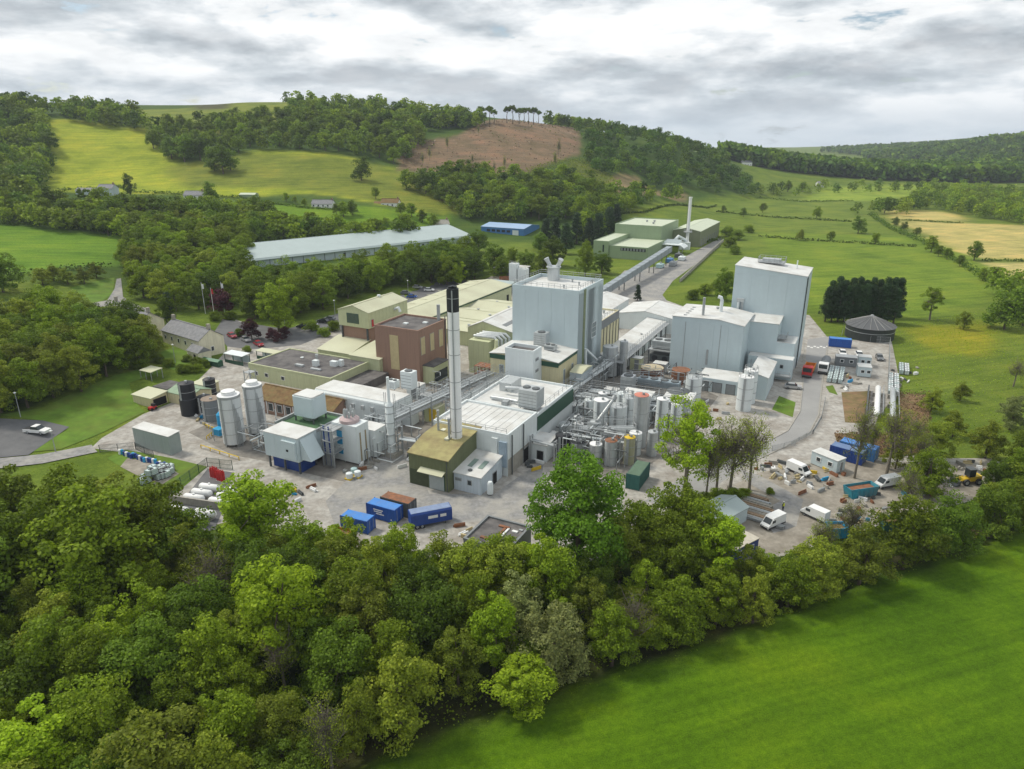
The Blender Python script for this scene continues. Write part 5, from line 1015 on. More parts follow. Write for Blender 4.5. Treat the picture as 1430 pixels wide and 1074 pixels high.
def canopy(label, u, v, L, D, h, m=WHITE, sides=True):
    t = site('shelter', label, 'shelter', u, v); MB().xprism([(-.2, h), (D + .2, h + .2), (D + .2, h + .32), (-.2, h + .12)], -L - .2, .2).build('roof', m, t)
    for x in (-L, -L / 2, 0):
        for y in (0, D): MB().box(x - .07, x + .07, y - .07, y + .07, -.1, h).build('post', DGREEN if sides else STEEL, t)
    if sides: MB().box(-L, 0, D - .06, D + .04, .2, h - .4).build('back_panel', GREYW, t); MB().box(-L, 0, -.04, .03, .1, 1.1).build('rail_panel', DGREEN, t)
canopy('white roofed green framed cycle shelter by the gate', -148.3, 131.2, 6.6, 2.6, 2.7); canopy('flat pale green shelter roof by the car park', -143, 138, 7, 2.2, 2.4, CREAMR)
canopy('open picnic shelter on the lawn edge by the wood', -157.5, 110.2, 4.0, 3.2, 2.3, CREAMR, False)
t = site('green_cabinet', 'long dark green lidded storage cabinet by the gate', 'cabinet', -152.8, 126.8); MB().box(-6, 0, 0, 1.8, 0, 1.5).build('body', DGREEN, t); MB().xprism([(-.1, 1.5), (1.9, 1.5), (.9, 2.0)], -6.1, .1).build('lid', mat('mid green lid', (.04, .16, .09), .5), t)
t = site('workshop_shed', 'green roofed cream shed beside the black tanks', 'shed', -135.5, 103.5); shell(t, 7.6, 6, 2.6, CREAM, mat('sage green roof', (.23, .32, .22), .7, .1, .8), 'gable_x', rise=.9, pw=2)
t = site('workshop_shed', 'open fronted cream shed with machinery at the lawn corner', 'shed', -143.0, 99.0); shell(t, 6.4, 4.2, 2.2, CREAM, CREAMR, 'mono_y', rise=.5, pw=2); MB().box(.0, .1, .4, 3.8, .1, 1.9).build('opening', DARK, t)
t = site('garden_tractor', 'small red machine parked in the open shed mouth', 'machine', -141.9, 98.2); MB().box(-.5, .5, -.8, .8, .35, .9).build('body', RED, t); MB().box(-.4, .4, .0, .7, .9, 1.5).build('seat', BLACKP, t)
for x in (-.5, .5):
    for y in (-.55, .55): MB().tube([(x - .08, y, .35), (x + .08, y, .35)], .33, 12).build('wheel', BLACKP, t)
t = site('workshop_shed', 'low grey flat roofed shed behind the green roofed shed', 'shed', -146.0, 105.5); shell(t, 5, 5, 1.9, GREYT, FELT, 'flat'); t = site('workshop_shed', 'pale flat roofed hut behind the green roofed shed', 'shed', -138.5, 111); shell(t, 5.2, 3.4, 2.2, CREAM, CREAMR, 'mono_y', rise=.3)
t = site('storage_box', 'long pale green grey steel box on the concrete yard', 'container', -117.4, 83.4); MB().box(-10.5, 0, 0, 2.6, 0, 4.0).build('body', mat('pale grey green sheet', (.32, .37, .36), .5, .05, .6, streak=.2), t); MB().xprism([(-.1, 4.0), (2.7, 4.25), (2.7, 4.35), (-.1, 4.1)], -10.6, .1).build('roof', WROOF, t); wpanels(t, 'f', -10.5, 0, .1, 3.9, mat('pale grey green sheet', (0, 0, 0)), 2.6)
# ---------------------------------------------------------------- tanks and silos
def tank(label, u, v, r, h, m=STAIN, top=None, z0=0.0, dome=.35, bands=2, rail=False, cap=True, group=None, legs=0, name='storage_tank', seg=22):
    t = site(name, label, 'tank', u, v, z0 if z0 else None, 0, group); b = .5 if legs else 0
    MB().lathe([(r, b), (r, h)], n=seg).build('shell', m, t); ro = MB().lathe([(r * 1.02, h), (r * 1.0, h + .08), (r * .5, h + dome * .7), (r * .12, h + dome)], n=seg).build('roof', top or m, t)
    for k in range(bands): MB().lathe([(r + .04, h * (k + 1) / (bands + 1)), (r + .04, h * (k + 1) / (bands + 1) + .1)], n=seg).build('band', STEEL, t)
    for k in range(legs): a = k * 6.283 / legs; MB().box(r * .85 * math.cos(a) - .1, r * .85 * math.cos(a) + .1, r * .85 * math.sin(a) - .1, r * .85 * math.sin(a) + .1, -.05, b + .1).build('leg', DSTEEL, t)
    if cap: MB().lathe([(.28, h + dome * .5), (.28, h + dome + .3)], r * .3, -r * .2, 10).build('manhole', STEEL, ro)
    if rail: railing(t, [(r * .96 * math.cos(k * .7854), r * .96 * math.sin(k * .7854), h + .1) for k in range(9)], hh=.9, step=2)
    MB().box(-.25, .25, -r - .14, -r - .04, .2, h).build('ladder', STEEL, t); return t
TF = [(-45.9,132.2,1.54,7.5,'white topped tall steel tank in the back row of the tank farm'),(-42.4,133.2,1.83,6.5,'stoutest pale tank at the heart of the tank farm'),(-41.0,136.6,1.54,7.5,'pale tall tank hidden behind the stout tank'),(-47.0,136.2,.97,7.5,'narrow tall tank behind the white topped one'),
      (-36.6,129.6,1.46,11,'tallest tank farm silo with faded red top'),(-33.6,134.6,1.21,9,'slim white tall tank beside the red topped silo'),(-36.2,125.6,1.25,4.5,'short white tank with white lid before the red topped silo'),(-35.9,120.8,1.07,5.5,'olive tank with yellow top beside the green container'),
      (-38.9,118.8,1.20,5,'brown topped steel tank behind the big round tree'),(-41.7,118.1,1.21,4,'bright white lidded tank behind the big round tree'),(-44.9,117.3,1.41,4.2,'wide dull grey tank next to the black tank'),(-48.6,118.2,1.44,4.5,'black ribbed plastic tank beside the little pump shed'),
      (-54.0,138.6,1.62,3,'squat steel tank with pipework below the plant deck'),(-51.4,126.5,1.4,3.2,'low round steel tank beside the plant deck'),(-41.2,123.6,1.10,5,'steel tank under the tangle of pipes'),(-33.2,161.4,1.91,5.5,'pale grey tank with railed top before the grey hall'),(-38.6,122.4,.9,4.4,'small steel tank wedged between brown and yellow topped tanks'),
      (-49.5,128.2,.8,4.5,'thin upright steel tank by the pipe racks')]
for u, v, r, h, lab in TF:
    top = RUST if 'brown' in lab else mat('faded red top', (.52, .20, .15), .7, .15, 1) if 'red top' in lab and 'tallest' in lab else YELLOW if 'yellow top beside' in lab else WHITEP if 'white' in lab else STAIN
    m_ = BLACKP if 'black ribbed' in lab else mat('olive tank paint', (.36, .36, .24), .6, .08, 1, streak=.3) if lab.startswith('olive') else GREYT if 'dull grey' in lab else WHITE if lab.startswith(('pale', 'stout', 'slim', 'short', 'white')) else STAIN
    tank(lab, u, v, r, h, m_, BLACKP if 'black' in lab else top, rail='railed' in lab or 'stout' in lab or 'dull' in lab, group=None)
tank('shiny steel tank on legs against the cream packing hall', -56.6, 168.4, 1.9, 8.2, STAIN, legs=6); tank('narrow steel tank beside the cream packing hall', -53.9, 171.0, 1.05, 9.2, STAIN)
tank('open rusty round pit tank in front of the grey hall', -38.9, 172.2, 2.31, 3.4, RUST, RUST, dome=.2, cap=False); tank('wide cream rusted pit tank beside the cooler bank', -46.2, 171.7, 2.89, 3, RUST, mat('pale rusted lid', (.46, .40, .28), .8, .2, 1.5), dome=.15, cap=False)
tank('dark domed round tank beside the rusty pit tank', -35.1, 154.6, 2.61, 4, GREYT, DSTEEL, dome=.6)
for u, v, r, lab in ((-21.2, 159.9, 1.72, 'front white silo of the pair before the grey hall'), (-21.0, 165.2, 1.6, 'rear white silo of the pair before the grey hall')): tank(lab, u, v, r, 8, WHITE, WHITEP, rail=True, name='silo')
for u, v, r, h, lab in ((-110.8, 93.4, 2.17, 10.7, 'big white silo with capped top beside the concrete yard'), (-110.9, 99.7, 1.95, 10.8, 'second big white silo behind the first')):
    t = tank(lab, u, v, r, h, mat('silo white', (.60, .63, .64), .45, .04, .4, streak=.18), WHITEP, dome=.2, bands=3, legs=8, name='silo'); MB().lathe([(r * .62, h + .15), (r * .62, h + .8), (r * .5, h + .9)], n=20).build('cap', WHITEP, t); MB().lathe([(r + .05, h - .5), (r + .05, h)], n=22).build('rim', STEEL, t)
    for k in range(5): a = -.5 + k * .12; MB().tube([((r + .25) * math.cos(a), (r + .25) * math.sin(a), 0), ((r + .25) * math.cos(a), (r + .25) * math.sin(a), h - .4 - k)], .08, 5).build('pipe', STEEL, t)
t = site('access_tower', 'grey lattice stair tower between the white silos', 'tower', -114.2, 101)
for x in (0, 1.6):
    for y in (0, 1.6): MB().box(x - .07, x + .07, y - .07, y + .07, 0, 13).build('post', STEEL, t)
for k in range(6): MB().beam((0, 0, k * 2.1), (1.6, 0, k * 2.1 + 2.1), .1).beam((1.6, 1.6, k * 2.1), (1.6, 0, k * 2.1 + 2.1), .1).build('brace', STEEL, t); MB().box(-.1, 1.7, -.1, 1.7, k * 2.1 + 2, k * 2.1 + 2.1).build('landing', STEEL, t)
for u, v, r, h, lab in ((-132.4, 100.6, 1.72, 7.4, 'tall stepped black plastic tank on the concrete yard'), (-129.4, 102.4, 1.4, 4.2, 'shorter black tank beside the stepped black tank'), (-137.4, 110.8, 1.4, 4.4, 'black tank behind the lattice frame by the lawn')): 
    t = tank(lab, u, v, r, h, BLACKP, BLACKP, dome=.5, bands=3); 
    if h > 7: MB().lathe([(r + .2, 0), (r + .2, 3.8), (r, 4.0)], n=22).build('lower_ring', BLACKP, t)
tank('wide grey steel tank behind the big white silo', -125.3, 100.7, 2.0, 4.9, GREYT, mat('rusty tank lid', (.25, .2, .16), .8, .2, 1), dome=.15)
t = site('blue_tank', 'upright bright blue chemical tank behind the white silo', 'tank', -118.2, 97.0); MB().lathe([(.9, .2), (.95, 2.0), (.95, 3.8), (.5, 4.3)], n=16).build('shell', LBLUE, t); MB().box(-1.1, 1.1, -1.1, 1.1, 0, .25).build('plinth', CONCR, t)
t = site('blue_tank', 'low bright blue tank before the upright blue one', 'tank', -117.0, 94.9); MB().box(-1.0, 1.0, -.8, .8, .2, 1.6).build('shell', LBLUE, t); MB().box(-1.1, 1.1, -.9, .9, 0, .2).build('plinth', CONCR, t)
# the black digester with its ribbed conical lid
t = site('digester_tank', 'black round digester with ribbed grey conical roof by the conifers', 'tank', 2.9, 241.6); r = 7.0
DIG = mat('digester cladding', (.035, .042, .04), .6, .15, .8, streak=.3); MB().lathe([(r, 0), (r, 3.9)], n=40).build('shell', DIG, t); ro = MB().lathe([(r * 1.04, 3.85), (r * .5, 5.4), (.5, 6.6)], n=40).build('roof', mat('grey sheet cone', (.10, .105, .11), .5, .08, .5), t)
for k in range(20): a = k * 6.283 / 20; MB().tube([(r * 1.04 * math.cos(a), r * 1.04 * math.sin(a), 3.93), (r * .5 * math.cos(a), r * .5 * math.sin(a), 5.48), (.6 * math.cos(a), .6 * math.sin(a), 6.62)], .11, 4).build('rib', mat('light rib', (.22, .22, .22), .5), ro)
MB().lathe([(r + .06, 2.4), (r + .06, 2.55)], n=40).build('band', STEEL, t); MB().lathe([(.6, 6.5), (.4, 7.0)], n=12).build('cap', STEEL, t); railing(t, [(-r - .6, -3, 0), (-r - .6, 3, 0), (-r - .6, 3, 3.9)], hh=1.0)
# ---------------------------------------------------------------- pipe racks
def rack(label, u0, v0, u1, v1, z, n, width=2.2, levels=1, rail=True, step=6.0, mats=(None,)):
    L = math.hypot(u1 - u0, v1 - v0); t = site('pipe_rack', label, 'pipe rack', u0, v0, 0.0, math.degrees(math.atan2(v1 - v0, u1 - u0)))
    k = max(1, int(L / step))
    for i in range(k + 1):
        x = L * i / k; mb = MB()
        for y in (-width / 2, width / 2): mb.box(x - .11, x + .11, y - .11, y + .11, 0, z + levels * 1.1)
        for l in range(levels + 1): mb.box(x - .09, x + .09, -width / 2, width / 2, z + l * 1.1 - .28, z + l * 1.1 - .1)
        mb.build('trestle', STEEL, t)
    for l in range(levels):
        for j in range(n):
            y = -width / 2 + .2 + (width - .4) * j / max(1, n - 1); rr = random.choice((.09, .12, .16, .2)); MB().tube([(0, y, z + l * 1.1 + rr - .08), (L, y, z + l * 1.1 + rr - .08)], rr, 7).build('pipe', random.choice([STAIN, STEEL, WHITE, STAIN]), t)
    if rail: railing(t, [(0, -width / 2, z + levels * 1.1), (L, -width / 2, z + levels * 1.1)]); railing(t, [(0, width / 2, z + levels * 1.1), (L, width / 2, z + levels * 1.1)])
    return t
rack('main two level pipe bridge running from scrubber column past the brick block', -82.5, 106, -77.5, 146, 4.6, 6, 2.6, 2)
rack('pipe bridge with handrails beside the white hall roof', -74.2, 118, -73.6, 146, 5.0, 5, 2.0, 2)
rack('low pipe rack from scrubber column to the boiler house', -77.5, 104.5, -69.5, 105.5, 3.4, 5, 1.6, 1, False, 4)
rack('grey pipe gantry along the side of the cream hall', -57.2, 130, -55.4, 165, 5.0, 5, 2.4, 1)
rack('low pipe rack crossing behind the tank farm', -55, 141, -36, 143, 3.0, 7, 2.6, 2, True, 5)
rack('second pipe rack crossing behind the tank farm', -54, 147, -33, 149, 3.4, 6, 2.4, 1, True, 5)
rack('pipe rack threading through the tank farm', -47, 122, -37, 127.5, 4.6, 6, 1.8, 1, True, 4)
rack('pipe rack along the front of the tank farm', -48, 120.8, -35, 122.2, 3.6, 5, 1.2, 1, True, 4)
rack('pipe bridge from the pump shed to the white hall wall', -53.2, 113.6, -48, 113.2, 4.2, 3, .9, 1, False, 3)
rack('short pipe rack before the grey hall coolers', -50, 160, -42, 166, 2.6, 5, 1.6, 1, True, 4)
rack('pipe rack between the white silos and the effluent block', -106, 96, -97, 98, 2.6, 5, 1.6, 1, True, 4)
# inclined conveyor through the tank farm
t = site('inclined_conveyor', 'inclined steel screw conveyor leaning between the tall tanks', 'conveyor', -43.8, 121); MB().tube([(-2.0, 0, 2.2), (1.2, 9, 8.8)], .34, 10).build('casing', STAIN, t); MB().tube([(1.2, 9, 8.8), (1.4, 9.5, 9.4)], .55, 10).build('head', STEEL, t); railing(t, [(-1.6, 0, 2.6), (1.6, 9, 9.2)], hh=.8)
for k in (.3, .7): MB().box(-2 + 3.2 * k - .1, -2 + 3.2 * k + .1, 9 * k - .1, 9 * k + .1, 0, 2.2 + 6.6 * k).build('leg', STEEL, t)
# coolers and boxes between the halls
fan_unit(None, 'dark topped grey cooling box beside the cooler bank', -47.8, 156.6, 0, 3.0, 2.8, 5.2, 1); fan_unit(None, 'long blue grey cooler bank with four fans before the rusty tanks', -41.2, 160.4, 2.2, 10, 2.4, 1.8, 4, mat('blue grey casing', (.27, .33, .37), .5, .08, 1))
fan_unit(None, 'condenser bank on a steel platform against the grey hall', -47.0, 184, 5.0, 5.0, 4.0, 2.2, 2)
t = site('steel_platform', 'grey steel platform carrying the condenser bank', 'platform', -47, 184); MB().box(-3.2, 3.2, -3, 3, 4.7, 4.95).build('deck', STEEL, t); railing(t, [(-3.2, -3, 4.95), (3.2, -3, 4.95)]); 
for x in (-3, 3):
    for y in (-2.8, 2.8): MB().box(x - .12, x + .12, y - .12, y + .12, 0, 4.7).build('leg', DSTEEL, t)
MB().box(-2.8, 2.8, -2.6, 2.6, 1.4, 3.6).build('plant_box', DSTEEL, t)
for x in (-1.4, 1.4): MB().tube([(x, -2.7, 2.6), (x, -2.58, 2.6)], .8, 16).build('fan', BLACKP, t)
t = site('plant_box', 'pale boxy duct housing beside the spouts of the tower', 'machine', -57.6, 150.5, 5.2); MB().box(-1.5, 1.5, -3.5, 3.5, 0, 2.0).build('casing', mat('pale blue grey casing', (.40, .46, .49), .5, .08, 1), t); MB().xprism([(-3.6, 2), (3.6, 2), (0, 2.7)], -1.6, 1.6).build('lid', CREAMR, t)
for y in (-3, 3): MB().box(-1.3, -1.1, y - .1, y + .1, -5.2, 0).box(1.1, 1.3, y - .1, y + .1, -5.2, 0).build('leg', STEEL, t)
t = site('white_plant_box', 'white sloping roofed plant box behind the red topped silo', 'machine', -38.5, 140.0); shell(t, 6, 6, 5.4, WHITE, WROOF, 'mono_y', rise=.5, pw=2); vent(t, -4, 3, 5.7, .3, .9)
t = site('white_plant_box', 'white box vessel beside the dark domed tank', 'machine', -31.2, 150.5); shell(t, 6, 4, 3.6, WHITE, WROOF, 'mono_y', rise=.3, pw=2)
t = site('yellow_cabin', 'small cream cabin with bright yellow end under the pipe bridge', 'cabin', -79.2, 120.8); MB().box(-3.4, 0, 0, 3, 0, 3.6).build('body', CREAMG, t); MB().box(-1.8, -.05, -.6, .0, .6, 3.6).build('yellow_front', YELLOW, t); MB().box(-3.5, .1, -.7, 3.1, 3.6, 3.75).build('roof', CREAMR, t)
t = site('plant_hut', 'white flat roofed hut beside the yellow cabin', 'cabin', -83.6, 117.0); shell(t, 3.6, 3, 2.8, WHITE, WROOF, 'flat', pw=1.8)
fan_unit(None, 'tall white louvred condenser before the brick block', -88.2, 123.5, 5.9, 3.0, 2.2, 4.2, 1, WHITE); fan_unit(None, 'small white condenser on the long white roof', -91.5, 122.0, 5.9, 2.2, 2, 2, 2, WHITE)
fan_unit(None, 'green framed pump set beside the tall condenser', -83.6, 124.5, 0, 2.6, 2.2, 3.0, 1, DGREEN)
t = site('flue_bank', 'bank of bent silver flues against the cream filter house', 'duct', -86.5, 155)
for k in range(4): MB().tube([(-4 + k * .1, 2 + k * 1.4, 9.6), (2 + k * .4, 2 + k * 1.4, 9.8), (3 + k * .4, 2 + k * 1.4, 9.0), (3 + k * .4, 2 + k * 1.4, 1)], .42, 10).build('flue', STAIN, t)
MB().box(-4.5, 1.5, 0, 9, 0, 9).build('filter_house', CREAMG, t); wpanels(t, 'f', -4.5, 1.5, 0, 9, CREAMG, 1.5)
t = site('stair_scaffold', 'red brown steel stair frame between chimney and cream hall', 'frame', -80.5, 143)
for k in range(5): MB().box(-2 + k, -1.85 + k, 0, .15, 0, 6.5).box(-2 + k, -1.85 + k, 3, 3.15, 0, 6.5).build('post', RUST, t)
for z_ in (2.2, 4.4, 6.4): MB().box(-2.1, 2.3, -.1, 3.2, z_, z_ + .15).build('deck', RUST, t)
t = site('vessel', 'pale round vessel standing beside the silver flues', 'tank', -79.4, 148.6); MB().lathe([(1.2, 0), (1.2, 9), (.5, 10), (.4, 12)], n=16).build('shell', CREAMG, t); MB().lathe([(1.25, 5), (1.25, 5.15)], n=16).build('band', STEEL, t)
# ---------------------------------------------------------------- vehicles
CARC = {'white': WHITEP, 'black': mat('black car paint', (.02, .02, .023), .25, .05, 1, spec=.6), 'silver': mat('silver car paint', (.45, .46, .47), .3, .05, 1, metal=.4), 'blue': mat('blue car paint', (.03, .09, .32), .25, .05, 1, spec=.6), 'red': mat('dark red car paint', (.30, .02, .03), .25, .05, 1, spec=.6), 'grey': mat('grey car paint', (.14, .15, .16), .3, .05, 1, spec=.5)}
def wheel(t, x, y, r, w=.2): o = MB().tube([(x, y - w / 2, r), (x, y + w / 2, r)], r, 14).build('wheel', BLACKP, t); MB().tube([(x, y - w / 2 - .02, r), (x, y + w / 2 + .02, r)], r * .55, 10).build('rim', STEEL, o)
def carb(kind, label, wx, wy, ang, colr, z=None, s=1.0, group=None):
    t = thing({'van': 'van', 'pickup': 'pickup_truck'}.get(kind, 'car'), label, {'van': 'van', 'pickup': 'pickup truck'}.get(kind, 'car'), (wx, wy, (gz(wx, wy) if z is None else z) + .06), ang, group); t.scale = (s, s, s); m = CARC[colr]
    if kind == 'car':
        Lh, w = 2.1, .88; MB().yprism([(-Lh, .3), (Lh, .3), (Lh, .68), (Lh - .25, .82), (1.05, .95), (-1.75, .98), (-Lh, .85)], -w, w).build('body', m, t)
        c = MB().add([(1.0, -w + .05, .94), (1.0, w - .05, .94), (-1.8, w - .05, .96), (-1.8, -w + .05, .96), (.3, -w + .2, 1.46), (.3, w - .2, 1.46), (-1.25, w - .2, 1.46), (-1.25, -w + .2, 1.46)], [(0, 1, 5, 4), (1, 2, 6, 5), (2, 3, 7, 6), (3, 0, 4, 7)]).build('windows', GLASS, t); MB().box(-1.27, .32, -w + .19, w - .19, 1.45, 1.5).build('roof', m, t); wb, r = 1.3, .32
        for y in (-.6, .6): MB().box(Lh - .06, Lh + .02, y - .18, y + .18, .6, .75).build('headlight', WHITEP, t)
    elif kind == 'van':
        Lh, w = 2.75, 1.0; MB().yprism([(-Lh, .35), (Lh, .35), (Lh, .95), (2.1, 1.25), (1.35, 2.2), (1.1, 2.45), (-Lh + .05, 2.5), (-Lh, 2.3)], -w, w).build('body', m, t)
        MB().add([(2.13, -w + .12, 1.27), (2.13, w - .12, 1.27), (1.4, w - .18, 2.2), (1.4, -w + .18, 2.2)], [(0, 1, 2, 3)]).build('windscreen', GLASS, t)
        for y in (-1, 1): MB().box(.55, 1.55, y * w - .02, y * w + .02, 1.35, 1.95).build('window', GLASS, t); MB().box(-Lh, Lh - .1, y * w - .03, y * w + .03, .38, .62).build('sill', BLACKP, t)
        for y in (-.7, .7): MB().box(Lh - .08, Lh + .02, y - .15, y + .15, .75, .98).build('headlight', STAIN, t)
        wb, r = 1.75, .36; MB().box(Lh - .02, Lh + .05, -w + .1, w - .1, .35, .65).build('bumper', BLACKP, t)
    else:
        Lh, w = 2.6, .92; MB().yprism([(-Lh, .45), (Lh, .45), (Lh, .95), (1.3, 1.08), (-.7, 1.1), (-Lh, 1.05)], -w, w).build('body', m, t); MB().add([(1.25, -w + .05, 1.07), (1.25, w - .05, 1.07), (-.9, w - .05, 1.08), (-.9, -w + .05, 1.08), (.5, -w + .2, 1.7), (.5, w - .2, 1.7), (-.6, w - .2, 1.7), (-.6, -w + .2, 1.7)], [(0, 1, 5, 4), (1, 2, 6, 5), (2, 3, 7, 6), (3, 0, 4, 7)]).build('windows', GLASS, t)
        MB().box(-.62, .52, -w + .18, w - .18, 1.69, 1.75).build('roof', m, t); MB().box(-Lh + .08, -1.0, -w + .1, w - .1, 1.06, 1.13).build('load_bed', BLACKP, t); wb, r = 1.55, .39
    for x in (-wb, wb):
        for y in (-w + .1, w - .1): wheel(t, x, y, r)
    return t
def site_car(kind, label, u, v, da, colr, group=None): x, y = W(u, v); return carb(kind, label, x, y, ANG + R(da), colr, None, 0.8 if kind == 'van' else 0.95, group)
x, y, z = T(53, 606); carb('pickup', 'white double cab pickup alone in the dark car park', x, y, R(-10), 'white', z + .12)
for i, (u, v, c) in enumerate([(-161.3,168.8,'black'),(-160.2,171.8,'silver'),(-160.2,177.3,'black'),(-160.6,181.0,'grey')]): site_car('car', f'{c} car parked {("first", "second", "third", "fourth")[i]} in the row along the cream gable block', u, v, 190, c)
for i, (u, v, c, lab) in enumerate([(-160.4,225.4,'grey','grey car parked at the corner of the long cream warehouse'),(-155.6,222.7,'blue','bright blue car beside the long cream warehouse'),(-163,237.4,'silver','silver car on the road behind the long cream warehouse'),(-156.8,236.6,'white','white car parked behind the long cream warehouse'),(-170.9,148.5,'red','dark red car first in line outside the cottage gate'),(-164.9,148.2,'silver','silver car between the two red cars at the gate'),(-158.6,147.1,'red','dark red car beside the leafless shrub at the gate')]): site_car('car', lab, u, v, 20 if i < 4 else -20, c)
site_car('car', 'silver car parked on the patch beside the lowest grey block', -12.6, 180, 10, 'silver')
for u, v, c, lab in [(-3.3, 216.5, 'white', 'white car with open boot beside the blue container'), (1.0, 217, 'white', 'second white car parked in the walled yard'), (6.2, 216.5, 'grey', 'grey car parked in the walled yard')]: site_car('car', lab, u, v, -80, c)
site_car('van', 'white van parked by the striped timber stack', -7.8, 109.0, 240, 'white'); site_car('van', 'large white van standing in the middle of the compound', -2.0, 114.8, 152, 'white'); site_car('van', 'white van parked behind the blue skip', 8.6, 132.6, 225, 'white'); site_car('van', 'white van beside the portable cabin', -6.2, 131.0, -30, 'white')
x, y = W(-213, 398); carb('van', 'white van parked in front of the blue shed', x, y, R(20), 'white')
def lorry(label, u, v, da, cabm, bodym, tipper):
    t = site('lorry', label, 'lorry', u, v, None, da); t.location.z += .06; MB().box(-4, 3.4, -.5, .5, .6, .9).build('chassis', DSTEEL, t); c = MB().yprism([(2.2, .6), (4.2, .6), (4.25, 1.6), (4.0, 2.9), (2.2, 3.0)], -1.2, 1.2).build('cab', cabm, t); MB().add([(4.26, -1.05, 1.65), (4.26, 1.05, 1.65), (4.04, 1.05, 2.7), (4.04, -1.05, 2.7)], [(0, 1, 2, 3)]).build('windscreen', GLASS, c); MB().box(4.1, 4.3, -1.1, 1.1, .5, .9).build('bumper', DSTEEL, c)
    if tipper: b = MB().box(-4, 1.9, -1.2, 1.2, .95, 1.15).box(-4, 1.9, -1.25, -1.15, 1.1, 2.2).box(-4, 1.9, 1.15, 1.25, 1.1, 2.2).box(1.8, 1.95, -1.2, 1.2, 1.1, 2.4).box(-4.05, -3.95, -1.2, 1.2, 1.1, 2.0).build('tipper_body', bodym, t)
    else: MB().tube([(-4, 0, 2.0), (1.9, 0, 2.0)], 1.1, 18).build('tank_barrel', bodym, t)
    for x in (-3, -1.8, 3.2):
        for y in (-1, 1): wheel(t, x, y, .5, .3)
lorry('orange and red tipper lorry heading down the site road', -10.3, 194, -92, RED, mat('orange paint', (.60, .22, .03), .5, .1, 1), True); lorry('white cabbed tanker lorry on the site road', -6.9, 199, -92, WHITEP, GREYT, False)
lorry('brown bodied lorry behind the cream warehouse silos', -137, 268, 30, WHITEP, RUST, True)
# wheel loader
t = site('wheel_loader', 'yellow wheel loader in the rough ground among the trees', 'loader', 21.8, 140.6, None, 214); MB().yprism([(-2.0, .7), (.3, .7), (.3, 1.5), (-1.9, 1.7)], -.7, .7).build('engine_cover', YELLOW, t); MB().box(-.6, .6, -.65, .65, 1.5, 2.9).build('cab', GLASS, t); MB().box(-.7, .7, -.75, .75, 2.9, 3.05).build('cab_roof', DSTEEL, t); MB().box(.3, 1.6, -.5, .5, .7, 1.2).build('front_frame', YELLOW, t)
for y in (-.6, .6): MB().beam((.8, y, 1.3), (2.6, y, .8), .16).build('lift_arm', YELLOW, t)
MB().yprism([(2.5, .2), (3.5, .15), (3.3, .35), (2.8, .5), (2.8, 1.1), (2.5, 1.1)], -1.2, 1.2).build('bucket', DSTEEL, t)
for x in (-1.3, 1.1):
    for y in (-.85, .85): wheel(t, x, y, .62, .4)
# ---------------------------------------------------------------- containers, cabins, skips
def container(label, u, v, da, m, L=6.0, w=2.4, h=2.5, roofm=None, logo=False, name='shipping_container', z=None):
    t = site(name, label, 'container', u, v, z, da); t.location.z += .06; MB().box(-L / 2, L / 2, -w / 2, w / 2, .05, h - .04).build('body', m, t); MB().box(-L / 2 + .06, L / 2 - .06, -w / 2 + .06, w / 2 - .06, h - .05, h + .01).build('roof', roofm or m, t); me = MB().box(-.07, .07, -w / 2 - .05, w / 2 + .05, .12, h - .1).mesh('rib', m)
    for k in range(int(L / .6)): link('rib', me, t, (-L / 2 + .35 + k * .6, 0, 0))
    fr = MB()
    for x in (-L / 2, L / 2):
        for y in (-w / 2, w / 2): fr.box(x - .07, x + .07, y - .07, y + .07, 0, h + .03)
    fr.build('corner_post', m, t)
    for y in (-w / 4, w / 4): d = MB().box(L / 2, L / 2 + .06, y - w / 4 + .06, y + w / 4 - .04, .15, h - .15).build('door', m, t); MB().box(L / 2 + .05, L / 2 + .1, y - .03, y + .03, .2, h - .2).build('lock_bar', STEEL, d)
    if logo:
        for k, (a, b, zz) in enumerate(((-1.4, .5, 1.7), (-1.3, .3, 1.35), (-.9, .7, 1.0), (2.0, 2.2, .5))): MB().box(a, b, -w / 2 - .075, -w / 2 - .055, zz, zz + .2).build('lettering', WHITEP, t)
    return t
CBLUE = mat('container blue', (.025, .10, .38), .5, .1, 1, streak=.25); CBROOF = mat('bright blue lid', (.05, .22, .60), .5, .1, 1, dirt=(.2, .2, .25), dirt_amt=.4)
container('blue container with white lettering and bright blue lid in the lower yard', -65.4, 82.9, 0, CBLUE, 5.6, 2.2, 2.5, CBROOF, True); container('rust topped dark container beside the blue lettered one', -64.4, 85.4, 0, DSTEEL, 5.6, 2.2, 2.7, RUST)
container('blue box half hidden by trees beside the lettered container', -67.2, 78.2, 4, CBLUE, 5, 2.2, 2.3, CBROOF)
t = container('dark teal green container at the foot of the tank farm', -31.9, 113.8, 90, TEAL, 6.2, 2.4, 2.9, mat('faded green lid', (.10, .16, .11), .7, .15, 1))
container('bright blue container behind the parked white cars', -4.6, 225.5, 6, CBLUE, 6, 2.4, 2.5, CBROOF); container('blue container behind the portable cabin in the compound', 3.4, 144.4, -16, BLUE, 6.6, 2.4, 2.6, CBROOF); container('second blue container with dull roof in the compound', 1.6, 141.6, -16, DBLUE, 6, 2.4, 2.5, mat('dull blue lid', (.13, .20, .36), .6, .1, 1))
